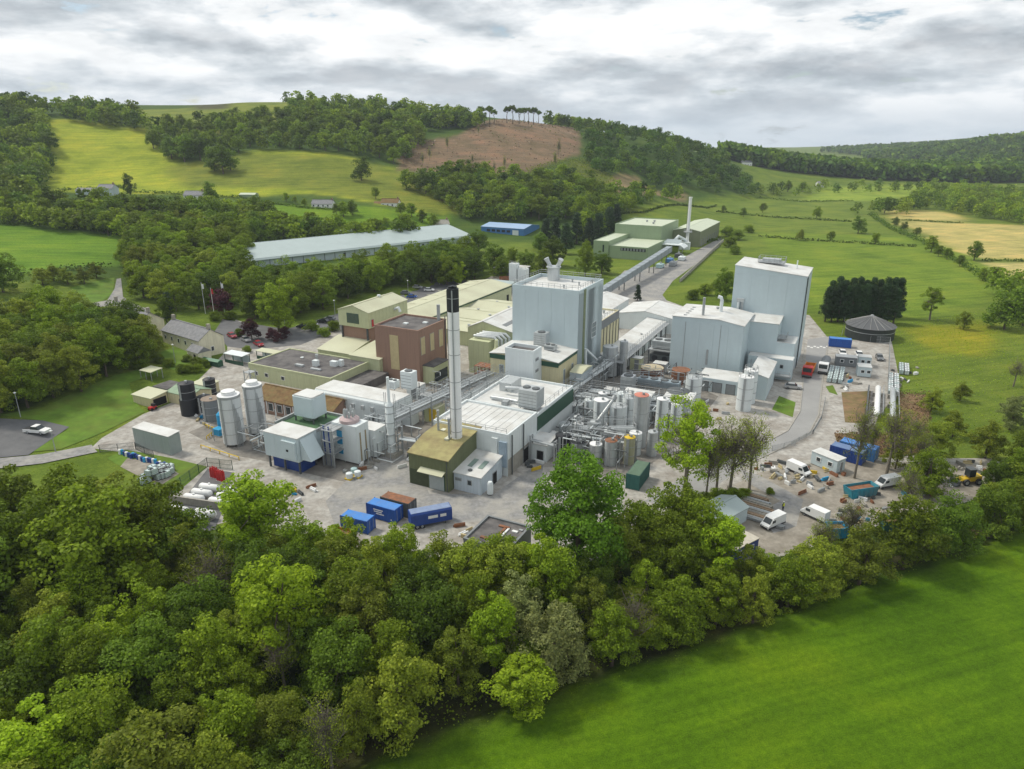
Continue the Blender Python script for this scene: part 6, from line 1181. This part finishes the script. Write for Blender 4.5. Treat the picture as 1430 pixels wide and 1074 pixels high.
t = site('trailer', 'dark blue curtain sided trailer with white lettering in the lower yard', 'trailer', -57.6, 84.6, None, 48); MB().xprism([(-1.1, .7), (1.1, .7), (1.1, 2.6), (.9, 2.85), (-.9, 2.85), (-1.1, 2.6)], -3.4, 3.4).build('body', DBLUE, t); MB().box(-3.3, 3.3, -.85, .85, 2.85, 2.9).build('roof', mat('faded blue canvas', (.20, .26, .40), .7, .15, 1), t)
for a, b in ((-.6, 1.0), (1.4, 2.4)): MB().box(a, b, -1.13, -1.11, 1.6, 2.1).build('lettering', WHITEP, t)
for x in (-2.4, -1.6):
    for y in (-.9, .9): wheel(t, x, y, .42, .25)
MB().box(2.2, 2.4, -.8, -.65, 0, .7).box(2.2, 2.4, .65, .8, 0, .7).build('support_leg', DSTEEL, t)
def cabin(label, u, v, da, L, w, h, m, roofm): 
    t = site('portable_cabin', label, 'cabin', u, v, None, da); MB().box(-L / 2, L / 2, -w / 2, w / 2, .15, h).build('wall', m, t); MB().box(-L / 2 - .08, L / 2 + .08, -w / 2 - .08, w / 2 + .08, h, h + .12).build('roof', roofm, t); MB().box(-L / 2 + .2, L / 2 - .2, -w / 2 + .2, w / 2 - .2, -.05, .15).build('base', DSTEEL, t)
    for a in (-L * .3, L * .15): opening(t, 'window', 'f', a, 1.1, 1.0, .9, GLASS, WHITEP, base=-w / 2)
    opening(t, 'door', 'r', -.4, .2, .9, 2.0, LOUV, WHITEP, base=L / 2, sub='leaf')
cabin('grey portable cabin with white roof in the compound', -1.6, 136.2, -30, 5.4, 2.6, 2.6, GREYW, WROOF); cabin('grey twin cabin with dark windows in the walled yard', -2.1, 206.5, 8, 5.2, 2.6, 2.6, GREYT, WROOF); cabin('white roofed cabin beside the grey twin cabin', 2.4, 208.5, 8, 3.2, 2.6, 2.7, GREYW, WROOF); cabin('square white roofed cabin in the walled yard', 2.6, 199.2, 8, 3.2, 3.2, 2.7, GREYW, WROOF)
cabin('blue cabin with junk on its pale flat roof under the trees', -11.2, 97.6, 63, 6, 2.4, 2.5, DBLUE, mat('pale dirty roof', (.48, .45, .38), .8, .15, 1.5))
cabin('small cream timber hut with slatted roof beneath the big tree', -33.6, 81.5, -30, 3, 2.4, 2.2, TAN, mat('timber slats', (.30, .22, .14), .8, .2, 2))
t = site('gabled_shed', 'grey gabled shed half under the riverside trees', 'shed', -14.2, 103.6, None, -24); shell(t, 5, 5.6, 2.5, GREYW, LGREYR, 'gable_y', rise=.9, pw=2)
t = site('flat_block', 'grey flat roofed block with clutter on its roof behind the trees', 'building', -40.0, 78.0, None, 0); shell(t, 7.4, 7.5, 3.5, GREYT, FELT, 'flat', parapet=.35, pw=2.5)
for x, y, w, d in ((-5.5, 1.5, 1.2, .5), (-3.5, 3, .4, 2.6), (-2.9, 3.2, .3, 2.4), (-2, 5, .9, .5), (-1.2, 1.2, .3, 1.8), (-4.5, 5.5, 1.8, .5), (-1.2, 5.8, .6, .4)): MB().box(x, x + w, y, y + d, 3.56, 3.75).build('roof_clutter', random.choice([STEEL, WHITEP, RUST]), t)
def skip(label, u, v, da, m, L=5.4, fill=None):
    t = site('skip', label, 'skip', u, v, None, da); w = 2.2; mb = MB()
    mb.yprism([(-L / 2 + .5, .1), (L / 2 - .5, .1), (L / 2, 1.9), (L / 2 - .08, 1.9), (L / 2 - .56, .2), (-L / 2 + .56, .2), (-L / 2 + .08, 1.9), (-L / 2, 1.9)], -w / 2, w / 2); mb.yprism([(-L / 2 + .5, .1), (L / 2 - .5, .1), (L / 2, 1.9), (-L / 2, 1.9)], -w / 2, -w / 2 + .07); mb.yprism([(-L / 2 + .5, .1), (L / 2 - .5, .1), (L / 2, 1.9), (-L / 2, 1.9)], w / 2 - .07, w / 2); mb.build('body', m, t)
    for k in range(5): MB().box(-L / 2 + .8 + k * .95, -L / 2 + .9 + k * .95, -w / 2 - .08, -w / 2 + .01, .2, 1.8).build('rib', m, t)
    if fill: MB().prism([(-L / 2 + .4, -w / 2 + .1), (L / 2 - .4, -w / 2 + .1), (L / 2 - .4, w / 2 - .1), (-L / 2 + .4, w / 2 - .1)], .8, 1.45).build('waste', fill, t)
TURQ = mat('turquoise skip paint', (.03, .26, .36), .55, .15, 1, dirt=(.2, .14, .1), dirt_amt=.5); skip('open turquoise skip of rusty scrap in the compound', 4.4, 126.8, 42, TURQ, 5.8, RUST); skip('small pale blue skip near the riverside trees', 1.6, 110.5, 30, LBLUE, 3.0, SOIL); skip('dark green heaped skip under the compound trees', 9.2, 116.5, 20, TEAL, 3.4, SOIL); skip('orange skip half hidden by the riverside trees', -66.8, 73.8, 10, mat('orange paint', (0, 0, 0)), 2.6, SOIL)
# ---------------------------------------------------------------- gas tanks, drums, totes, timber
def gas(u, v, da, label, g): 
    t = site('gas_tank', label, 'gas tank', u, v, None, da, g); t.location.z += .05; pr = []; r, L = .62, 4.0
    MB().tube([(-L / 2, 0, 1.05), (-L / 2 + .12, 0, 1.05), (-L / 2 + .4, 0, 1.05), (L / 2 - .4, 0, 1.05), (L / 2 - .12, 0, 1.05), (L / 2, 0, 1.05)], [.2, .45, r, r, .45, .2], 16).build('shell', WHITEP, t)
    for x in (-1.2, 1.2): MB().box(x - .12, x + .12, -.45, .45, 0, .55).build('saddle', CONCR, t)
    MB().lathe([(.2, 1.6), (.2, 1.85)], 0, 0, 10).build('valve_cover', WHITEP, t)
for u, v in [(-98.2,76.0),(-97.8,74.0),(-97.5,72.1),(-93.2,76.9),(-92.8,75.0),(-92.6,73.1)]: gas(u, v, 12, 'white horizontal gas tank in the group before the red bottles', 'gas tanks before the red bottles')
for u, v in [(-91.5,69.3),(-91.4,67.4),(-91.0,65.5),(-96.5,68.1),(-96.2,66.3),(-95.9,64.5)]: gas(u, v, 9, 'white horizontal gas tank in the group below the dividing wall', 'gas tanks below the wall')
t = site('dividing_wall', 'low grey concrete wall dividing the two groups of gas tanks', 'wall', -101.7, 70.4, None, 12); MB().box(0, 11, -.12, .12, 0, 1.3).build('panel', CONCR, t); MB().box(0, 11, -.16, .16, 1.3, 1.4).build('coping', CONCR, t)
for u, v in ((-102.3, 80.6), (-100.2, 80.2)):
    t = site('bottle_bank', 'red bank of upright gas bottles behind the white tanks', 'gas bottles', u, v, None, 0, 'red bottle banks')
    for i in range(3):
        for j in range(2): MB().lathe([(.24, .1), (.24, 1.7), (.1, 1.95), (.1, 2.1)], -.5 + i * .5, -.25 + j * .5, 10).build('bottle', RED, t)
    MB().box(-.8, .8, -.55, .55, 0, .1).build('pallet', STEEL, t)
def drum(u, v, m, lab, g, h=.9): t = site('drum', lab, 'drum', u, v, None, 0, g); t.location.z += .06; MB().lathe([(.3, 0), (.3, h)], n=12).build('body', m, t); MB().lathe([(.31, h * .33), (.31, h * .36)], n=12).build('hoop', m, t); MB().lathe([(.26, h), (.26, h + .02)], n=12).build('lid', m, t)
def tote(u, v, lab, g, m=None, z=0): 
    t = site('tote', lab, 'tote', u, v, None, random.uniform(-6, 6), g); t.location.z += .06 + z; MB().box(-.5, .5, -.6, .6, .16, 1.15).build('bottle', m or mat('milky plastic', (.50, .60, .60), .4, .08, 2), t); MB().box(-.5, .5, -.6, .6, 0, .14).build('pallet', DSTEEL, t); c = MB()
    for x in (-.51, 0, .51):
        for y in (-.61, .61): c.box(x - .025, x + .025, y - .025, y + .025, .12, 1.2)
    for zz in (.4, .75, 1.18): c.box(-.54, .54, -.64, -.6, zz, zz + .04).box(-.54, .54, .6, .64, zz, zz + .04).box(-.54, -.5, -.6, .6, zz, zz + .04).box(.5, .54, -.6, .6, zz, zz + .04)
    c.build('cage', STEEL, t); MB().lathe([(.12, 1.15), (.12, 1.22)], n=10).build('cap', BLACKP, t)
for i in range(22):
    px = 168 + i * 3.1; py = 634 + i * 0.95 + random.uniform(-1.5, 1.5); x, y = P(px, py); u, v = x * UX + y * UY, -x * UY + y * UX; k = 'blue' if i % 3 else 'white'; drum(u, v, LBLUE if i % 5 == 1 else DBLUE if i % 3 else WHITEP, f'{k} drum in the row along the little storage pad', f'{k} drums on the storage pad')
for i in range(14): x, y = P(200 + (i % 7) * 5.5 + (i // 7) * 4, 676 - (i // 7) * 6 - (i % 7) * 1.6); tote(x * UX + y * UY, -x * UY + y * UX, 'milky caged tote in the block on the little storage pad', 'totes on the storage pad', None, 1.22 if i in (2, 3, 9) else 0)
for i in range(6): x, y = P(226 + (i % 3) * 6, 662 - (i // 3) * 5); tote(x * UX + y * UY, -x * UY + y * UX, 'pale tote beside the drums on the storage pad', 'totes beside the drums')
for i in range(24): tote(-5.0 + (i % 3) * 1.3, 189.5 + (i // 3) * 1.5, 'milky caged tote in the stack beside the site road', 'totes beside the site road', None, 0)
for i in range(20): tote(9.0 + (i % 2) * 1.3, 186 + (i // 2) * 1.6, 'pale tote in the row along the yard edge', 'totes along the yard edge', WHITE if i % 3 else None)
for i in range(2): 
    t = site('gas_bullet', ('long white storage vessel lying in the walled bund', 'second long silver storage vessel in the walled bund')[i], 'tank', 6.2 + i * 3.2, 166); MB().tube([(0, 0, 1.4), (0, .5, 1.4), (0, 20, 1.4), (0, 20.5, 1.4)], [.3, .62, .62, .3], 18).build('shell', WHITEP if i == 0 else STAIN, t)
    for y in (3, 10, 17): MB().box(-1.0, 1.0, y - .3, y + .3, 0, 1.0).build('saddle', CONCR, t)
    railing(t, [(1.2, .5, 1.2), (1.2, 20, 1.2)], m=STEEL)
t = site('bund_wall', 'grey wall and rails beside the long storage vessels', 'wall', 4.2, 163)
for k in range(6): MB().box(-.15, .15, k * 4 + .05, k * 4 + 3.95, 0, 1.5).build('wall_panel', DSTEEL, t)
for i in range(9):
    t = site('timber_pack', f'{("grey", "brown", "pale")[i % 3]} pack of long beams in the slatted stack by the grey shed', 'timber', -12.0 + i * .5 - 1.5, 118.5 - i * 1.15, None, -10, f'{("grey", "brown", "pale")[i % 3]} timber packs'); m_ = (CONCR, mat('sawn timber', (.30, .22, .15), .85, .2, 2), STEEL)[i % 3]
    for k in range(4): MB().box(-3.4 + random.uniform(-.2, .2), 3.4 + random.uniform(-.2, .2), -.45 + k * .23, -.25 + k * .23, .15, .45 + random.uniform(0, .2)).build('beam', m_, t)
    MB().box(-2.6, -2.4, -.5, .5, 0, .15).box(2.4, 2.6, -.5, .5, 0, .15).build('bearer', DSTEEL, t)
JM = [WHITEP, STEEL, RUST, CONCR, YELLOW, LBLUE, DSTEEL, TAN]; JP = [0] * 5 + [1] * 5 + [2] * 3 + [3] * 6 + [4, 5] + [6] * 4 + [7] * 4
JN = ['white', 'steel', 'rusty', 'grey', 'yellow', 'blue', 'dark', 'tan']
def junk(polypx, n, where, g):
    poly = PP(*polypx)
    for x, y in scatter(poly, 1.1, 600)[:n]:
        k = random.choice(JP); t = thing('material_pile', f'{JN[k]} bundle of building material {where}', 'materials', (x, y, gz(x, y) + .05), random.uniform(0, 3.1), f'{JN[k]} bundles {g}'); a, b = random.uniform(.5, 2.2), random.uniform(.3, .7)
        for j in range(3): MB().box(-a / 2 + random.uniform(-.15, .15), a / 2, -b / 2 + j * b / 3, -b / 2 + (j + .9) * b / 3, 0, random.uniform(.15, .7)).build('piece', JM[k], t)
junk([(1055,655),(1085,645),(1130,648),(1140,668),(1100,678)], 32, 'on the pile beside the compound lane', 'beside the lane'); junk([(1180,690),(1230,690),(1250,720),(1200,745),(1160,735)], 26, 'strewn under the compound trees', 'under the trees'); junk([(1010,790),(1040,775),(1046,757),(1020,765)], 8, 'beside the grey gabled shed', 'by the shed'); junk([(1150,655),(1160,665),(1180,668),(1175,655)], 7, 'in front of the portable cabin', 'by the cabin')
junk([(1335,640),(1400,650),(1395,668),(1340,660)], 14, 'behind the yellow loader', 'behind the loader'); junk([(1243,515),(1280,510),(1290,545),(1255,545)], 12, 'on the rough corner of the walled yard', 'at the yard corner'); junk([(640,735),(690,735),(700,750),(650,755)], 12, 'beside the cluttered flat roof', 'by the flat roof'); junk([(560,655),(575,640),(600,632),(575,625)], 5, 'beside the boiler house', 'by the boiler house')
junk([(735,650),(752,640),(760,650),(742,662)], 6, 'along the foot of the white hall', 'by the white hall'); junk([(262,580),(300,572),(310,590),(280,600)], 9, 'around the blue tanks on the concrete yard', 'by the blue tanks'); junk([(480,660),(520,640),(535,650),(495,672)], 9, 'beside the process vessel on the yard', 'by the process vessel'); junk([(395,690),(440,672),(450,685),(410,705)], 6, 'under the raised white block', 'by the raised block'); junk([(960,560),(1020,560),(1020,590),(960,590)], 10, 'in front of the dock shed', 'by the dock shed')
for i, (u, v, L, D, h) in enumerate([(-47.5, 138.5, 3.2, 2.4, 2.6), (-43.5, 146, 3.5, 2.2, 2.2), (-37, 147.5, 3.0, 2.6, 3.2), (-50.5, 132, 2.6, 2.2, 2.2), (-48.5, 150.5, 3.2, 2.0, 3.0), (-33.5, 143, 2.6, 2.4, 2.4), (-51, 122.5, 2.4, 2.0, 1.9), (-86, 128, 3, 2.6, 2.6), (-91, 131, 3.4, 3, 3.4), (-78.5, 131, 2.6, 2.6, 2.8), (-44, 176.5, 3.4, 2.6, 2.6), (-50.5, 176, 3, 2.4, 3.4)]):
    t = site('plant_cabinet', ('pale', 'grey', 'white', 'dark', 'silver', 'low')[i % 6] + ' plant cabinet ' + ('behind the tall tanks', 'beside the brick block')[u < -70] + ', ' + ('squat', 'tall')[h > 2.7] + ' among the pipes', 'cabinet', u, v, None, 0, 'plant cabinets among the pipes'); MB().box(-L, 0, 0, D, .15, h).build('casing', (GREYW, GREYT, WHITE, DSTEEL, STAIN, CREAMG)[i % 6], t); MB().box(-L - .08, .08, -.08, D + .08, h, h + .12).build('lid', (WROOF, STEEL)[i % 2], t); MB().box(-L + .1, -.1, .1, D - .1, 0, .15).build('plinth', CONCR, t); MB().box(-L * .6, -L * .2, -.06, .01, .3, h - .3).build('door', LOUV, t)
for i, (u, v, r, h) in enumerate([(-47.8,124.6,1.0,4.6),(-44.6,125.4,1.15,5.2),(-49.8,135.8,1.1,5.6),(-38.2,137.8,1.2,8.0),(-43.6,139.4,1.3,7.0),(-33.0,126.4,1.0,5.0),(-31.8,139.8,1.2,6.4)]):
    tank(('slim', 'stubby', 'narrow', 'tall', 'wide', 'plain', 'pale')[i] + ' silver tank filling a gap in the tank farm', u, v, r, h, STAIN if i % 2 else WHITE, WHITEP if i % 3 == 0 else None, rail=i % 2 == 0)
junk([(1165,520),(1215,525),(1215,545),(1168,545)], 14, 'on the yard between totes and cabins', 'between totes and cabins'); junk([(1250,665),(1330,655),(1335,690),(1255,700)], 20, 'on the side of the compound', 'beside the compound'); junk([(1110,660),(1170,672),(1160,690),(1120,690)], 12, 'in front of the cabin and skip', 'before the skip')
for i in range(10): tote(11.5 + (i % 2) * 1.3, 205 + (i // 2) * 1.6, 'pale tote beside the parked grey car', 'totes by the grey car', WHITE if i % 2 else None)
# loose pipework threading the plant
def pipework(label, u0, u1, v0, v1, z0, z1, n):
    t = site('pipework', label, 'pipework', u0, v0)
    for k in range(n):
        p = [random.uniform(0, u1 - u0), random.uniform(0, v1 - v0), random.uniform(z0, z1)]; pts = [tuple(p)]
        for s in range(random.randint(2, 4)):
            a = random.choice((0, 1, 2)); lim = ((0, u1 - u0), (0, v1 - v0), (0.2, z1))[a]; p[a] = min(max(p[a] + random.choice((-1, 1)) * random.uniform(1.2, 4.5 if a < 2 else 2.5), lim[0]), lim[1]); pts.append(tuple(p))
        pts = [pts[0]] + [q for i, q in enumerate(pts[1:]) if q != pts[i]]
        if len(pts) < 2: continue
        for i in range(len(pts) - 1): MB().tube([pts[i], pts[i + 1]], random.choice((.07, .09, .12)), 6).build('pipe', random.choice([STAIN, STEEL, WHITE, DSTEEL]), t)
        if pts[0][2] > 1: MB().box(pts[0][0] - .06, pts[0][0] + .06, pts[0][1] - .06, pts[0][1] + .06, 0, pts[0][2]).build('support', STEEL, t)
pipework('tangle of silver pipes over the front tanks of the tank farm', -49, -35, 116.5, 125, 3.2, 6.0, 34)
pipework('pipes and valves between the tall tanks and the plant deck', -53.5, -46, 126, 142, 1.5, 5.0, 30)
pipework('low pipes on the dark floor behind the tall tanks', -46, -31, 136, 154, 0.6, 4.5, 40)
pipework('pipes beside the cooler bank before the grey hall', -52, -30, 155, 178, 0.8, 4.0, 34)
pipework('pipes under the pipe bridge beside the brick block', -92, -75, 124, 140, 0.6, 5.0, 36)
pipework('pipes around the scrubber column and square vessels', -87, -76, 96, 110, 0.5, 6.0, 34)
pipework('pipes between the big white silos and the mossy roof', -116, -99, 91, 106, 0.4, 3.5, 28)
pipework('pipes beside the steel tanks under the cream packing hall', -58, -54.5, 142, 172, 1.0, 7.0, 26)
# ---------------------------------------------------------------- poles, fences, barriers, people
for i, (u, v) in enumerate([(-198.9,163.1),(-191.3,160.2),(-195.1,167.8)]):
    t = site('flagpole', ('white flagpole with white flag behind the cottage', 'white flagpole with red flag behind the cottage', 'white flagpole with pale flag by the bushes')[i], 'flagpole', u, v); MB().lathe([(.1, 0), (.07, 10.5), (.12, 10.6)], n=8).build('pole', WHITEP, t); MB().box(.08, 1.0, -.02, .02, 8.6, 10.2).build('flag', (WHITEP, RED, WHITEP)[i], t)
def lamp(px, py, h, lab): x, y, z = T(px, py); t = thing('lamp_post', lab, 'lamp', (x, y, z)); MB().lathe([(.1, 0), (.06, h)], n=8).build('pole', STEEL, t); MB().lathe([(.12, h), (.3, h + .2), (.12, h + .35)], n=10).build('lantern', WHITEP, t)
for px, py, h, lab in [(29,583,5.5,'white globe lamp post at the edge of the car park lawn'),(78,632,4.5,'white globe lamp post on the strip beside the lane'),(399,466,5,'lamp post among the purple shrubs'),(468,440,5,'lamp post before the tree row'),(570,410,5,'lamp post on the road behind the warehouse'),(245,507,5,'slim lamp post on the cottage lawn'),(614,398,5,'lamp post beside the parked white car')]: lamp(px, py, h, lab)
def fence(pxs, h, m, lab, mesh_panel=True):
    q = [P(*a) for a in pxs]; t = thing('fence', lab, 'fence', (*q[0], gz(*q[0]))); ox, oy = q[0]
    for (x1, y1), (x2, y2) in zip(q[:-1], q[1:]):
        L = math.hypot(x2 - x1, y2 - y1); n = max(1, int(L / 2.5))
        for i in range(n + 1): x, y = x1 + (x2 - x1) * i / n - ox, y1 + (y2 - y1) * i / n - oy; MB().box(x - .05, x + .05, y - .05, y + .05, 0, h + .05).build('post', m, t)
        for zz in (.15, h * .5, h): MB().beam((x1 - ox, y1 - oy, zz), (x2 - ox, y2 - oy, zz), .045).build('rail', m, t)
        mb = MB()
        for i in range(int(L / .22)): f = i * .22 / L; x, y = x1 + (x2 - x1) * f - ox, y1 + (y2 - y1) * f - oy; mb.box(x - .02, x + .02, y - .02, y + .02, .05, h)
        tag(mb.build('pales', m, t), kind='stuff')
fence([(240,690),(290,652),(325,656)], 1.9, DGREEN, 'green railing fence round the gas tank yard'); fence([(140,632),(190,628),(215,640)], 1.6, DSTEEL, 'dark post fence behind the long steel box'); fence([(1078,630),(1110,622)], 1.2, STEEL, 'steel barrier on the inside of the road bend'); fence([(1152,560),(1147,585),(1135,606),(1105,622)], 1.0, STEEL, 'low steel rail along the site road'); fence([(1215,478),(1242,480),(1240,535)], 2.0, STEEL, 'mesh fence closing the walled yard')
def kerb(pxs, lab): 
    q = [P(*a) for a in pxs]; mb = MB()
    for (x1, y1), (x2, y2) in zip(q[:-1], q[1:]):
        d = Vector((x2 - x1, y2 - y1, 0)).normalized(); nrm = Vector((-d.y, d.x, 0)) * .12; mb.prism([(x1 + nrm.x, y1 + nrm.y), (x1 - nrm.x, y1 - nrm.y), (x2 - nrm.x, y2 - nrm.y), (x2 + nrm.x, y2 + nrm.y)], 0, .15)
    tag(mb.build('kerb', CONCR), kind='structure')
kerb([(1122,474),(1122,530),(1117,575),(1100,602),(1062,622)], ''); kerb([(1158,474),(1152,505),(1147,545),(1143,580),(1130,605),(1095,625),(1040,650)], '')
PAINT = mat('worn white road paint', (.62, .62, .60), .8, .1, 2)
for k in range(7):
    x, y = P(1129 + k * 4.4, 484 + (k % 2) * 1.5); o = MB().box(-.35, .35, -.6, .6, 0, .004).build('road_marking', PAINT, None, (x, y, .042), ANG); tag(o, kind='structure')
for k in range(6):
    x, y, z = T(30 + k * 6, 612 + k * 5); o = MB().box(-2.2, 2.2, -.05, .05, 0, .004).build('road_marking', PAINT, None, (x - 6, y, z + .20), R(8)); tag(o, kind='structure')
def barrier(lab, pa, pb, m): a, b = P(*pa), P(*pb); t = thing('barrier', lab, 'barrier', (*a, 0)); d = (b[0] - a[0], b[1] - a[1]); MB().beam((0, 0, .75), (d[0], d[1], .75), .16).build('rail', m, t); n = 4; [MB().box(d[0] * i / n - .07, d[0] * i / n + .07, d[1] * i / n - .07, d[1] * i / n + .07, 0, .75).build('post', m, t) for i in range(n + 1)]
barrier('long yellow crash rail before the white silos', (281, 626), (334, 643), YELLOW); barrier('short yellow crash rail beside the blue tanks', (288, 597), (302, 603), YELLOW); barrier('yellow crash rail angled across the concrete yard', (302, 604), (289, 614), YELLOW)
# a person walking in the compound
x, y = P(1093, 714); t = thing('person', 'person in dark clothes and yellow vest standing beside the white van', 'person', (x, y, .06), R(30))
def body():
    me = bpy.data.meshes.new('body'); vs = [(0,0,.98),(0,0,1.22),(0,.01,1.42),(0,0,1.52),(0,.02,1.68),(.10,0,.92),(.11,.02,.5),(.11,-.02,.08),(.11,.12,.04),(-.10,0,.92),(-.11,.05,.5),(-.12,.03,.08),(-.12,.17,.04),(.2,0,1.42),(.25,.02,1.12),(.25,.12,.9),(-.2,0,1.42),(-.25,.02,1.12),(-.25,.1,.9)]
    me.from_pydata(vs, [(0,1),(1,2),(2,3),(3,4),(0,5),(5,6),(6,7),(7,8),(0,9),(9,10),(10,11),(11,12),(2,13),(13,14),(14,15),(2,16),(16,17),(17,18)], []); o = link('body', me, t); sk = o.modifiers.new('skin', 'SKIN'); rad = [.15,.15,.14,.06,.1,.1,.075,.05,.04,.1,.075,.05,.04,.065,.05,.04,.065,.05,.04]
    for v, r in zip(me.skin_vertices[0].data, rad): v.radius = (r, r)
    me.skin_vertices[0].data[0].use_root = True; o.modifiers.new('sub', 'SUBSURF').levels = 1; me.materials.append(mat('dark workwear', (.03, .035, .05), .9)); return o
body(); MB().lathe([(.19, .98), (.2, 1.2), (.19, 1.4), (.1, 1.46)], n=12).build('vest', mat('hi vis yellow', (.6, .65, .05), .7), t); MB().lathe([(.11, 1.7), (.12, 1.76), (.08, 1.83)], 0, .02, 10).build('helmet', WHITEP, t)
# ---------------------------------------------------------------- hillside farmhouses
def farm(px, py, L, D, h, label, m=WHITEP, roofm=SLATE, da=0, wings=0):
    x, y, z = T(px, py); t = thing('farmhouse', label, 'house', (x, y, z), R(da)); ro = shell(t, L, D, h, m, roofm, 'gable_x', rise=2.4, z0=-2)
    for k in range(int(L / 3)): opening(t, 'window', 'f', -L + .8 + k * 3, .9, 1.1, 1.3, GLASS, WHITEP)
    MB().box(-1.2, -.4, D / 2 - .4, D / 2 + .4, h + 1.8, h + 3.6).build('chimney', BRICK, ro)
    for k in range(wings): MB().box(-L - 5 * (k + 1), -L - 5 * k - .3, .5, D - 1, -2, h * .7).build('wing', m, t); MB().xprism([(.3, h * .7), (D - .8, h * .7), (D / 2, h * .7 + 1.6)], -L - 5 * (k + 1) - .2, -L - 5 * k).build('wing_roof', roofm, t)
farm(158, 274, 10, 7, 4.5, 'grey stone farmhouse with white outbuildings in the hill pasture', GREYW, SLATE, -5, 3); farm(282, 279, 12, 6, 2.6, 'small white cottage beside a dark tree under the pasture', WHITEP, SLATE, -8); farm(464, 291, 13, 6, 2.4, 'white bungalow at the foot of the hill pasture', WHITEP, SLATE, -5); farm(556, 290, 11, 7, 2.8, 'white bungalow with brown roof and pale car port below the pasture', WHITEP, MOSS, -5, 1); farm(628, 320, 9, 7, 3, 'pale roofed house behind the grey warehouse end', RENDER, CONCR, 20); farm(690, 285, 14, 7, 2.6, 'low pale roofed house at the foot of the felled slope', STONE, LGREYR, 15)
x, y, z = T(356, 278); t = thing('farm_shed', 'long green farm shed at the foot of the pasture', 'shed', (x, y, z), R(-5)); shell(t, 10, 6, 2.6, PGREEN, PGREENR, 'gable_x', rise=.8, z0=-2, pw=2.5)
for px, py, L in ((1050, 232, 12), (1180, 213, 14), (1150, 262, 6)): farm(px, py, L, 8, 4, {1050: 'tiny white house on the far wooded slope', 1180: 'tiny pale house high on the far ridge', 1150: 'little white barn in the far valley meadow'}[px])
# thin evening of the air along the valley
HZ = bpy.data.materials.new('valley air'); nt = nodes_of(HZ); pv = N(nt, 'ShaderNodeVolumePrincipled'); pv.inputs['Density'].default_value = 0.00011; pv.inputs['Color'].default_value = (.80, .88, 1.0, 1); o_ = N(nt, 'ShaderNodeOutputMaterial'); nt.links.new(pv.outputs[0], o_.inputs['Volume'])
zmax = float(ZZ.max()) + 28
tag(MB().box(-1600, 2700, -200, 3400, -4, max(zmax, 70)).build('haze', HZ), 'thin pale haze filling the valley', 'haze', None, 'stuff')
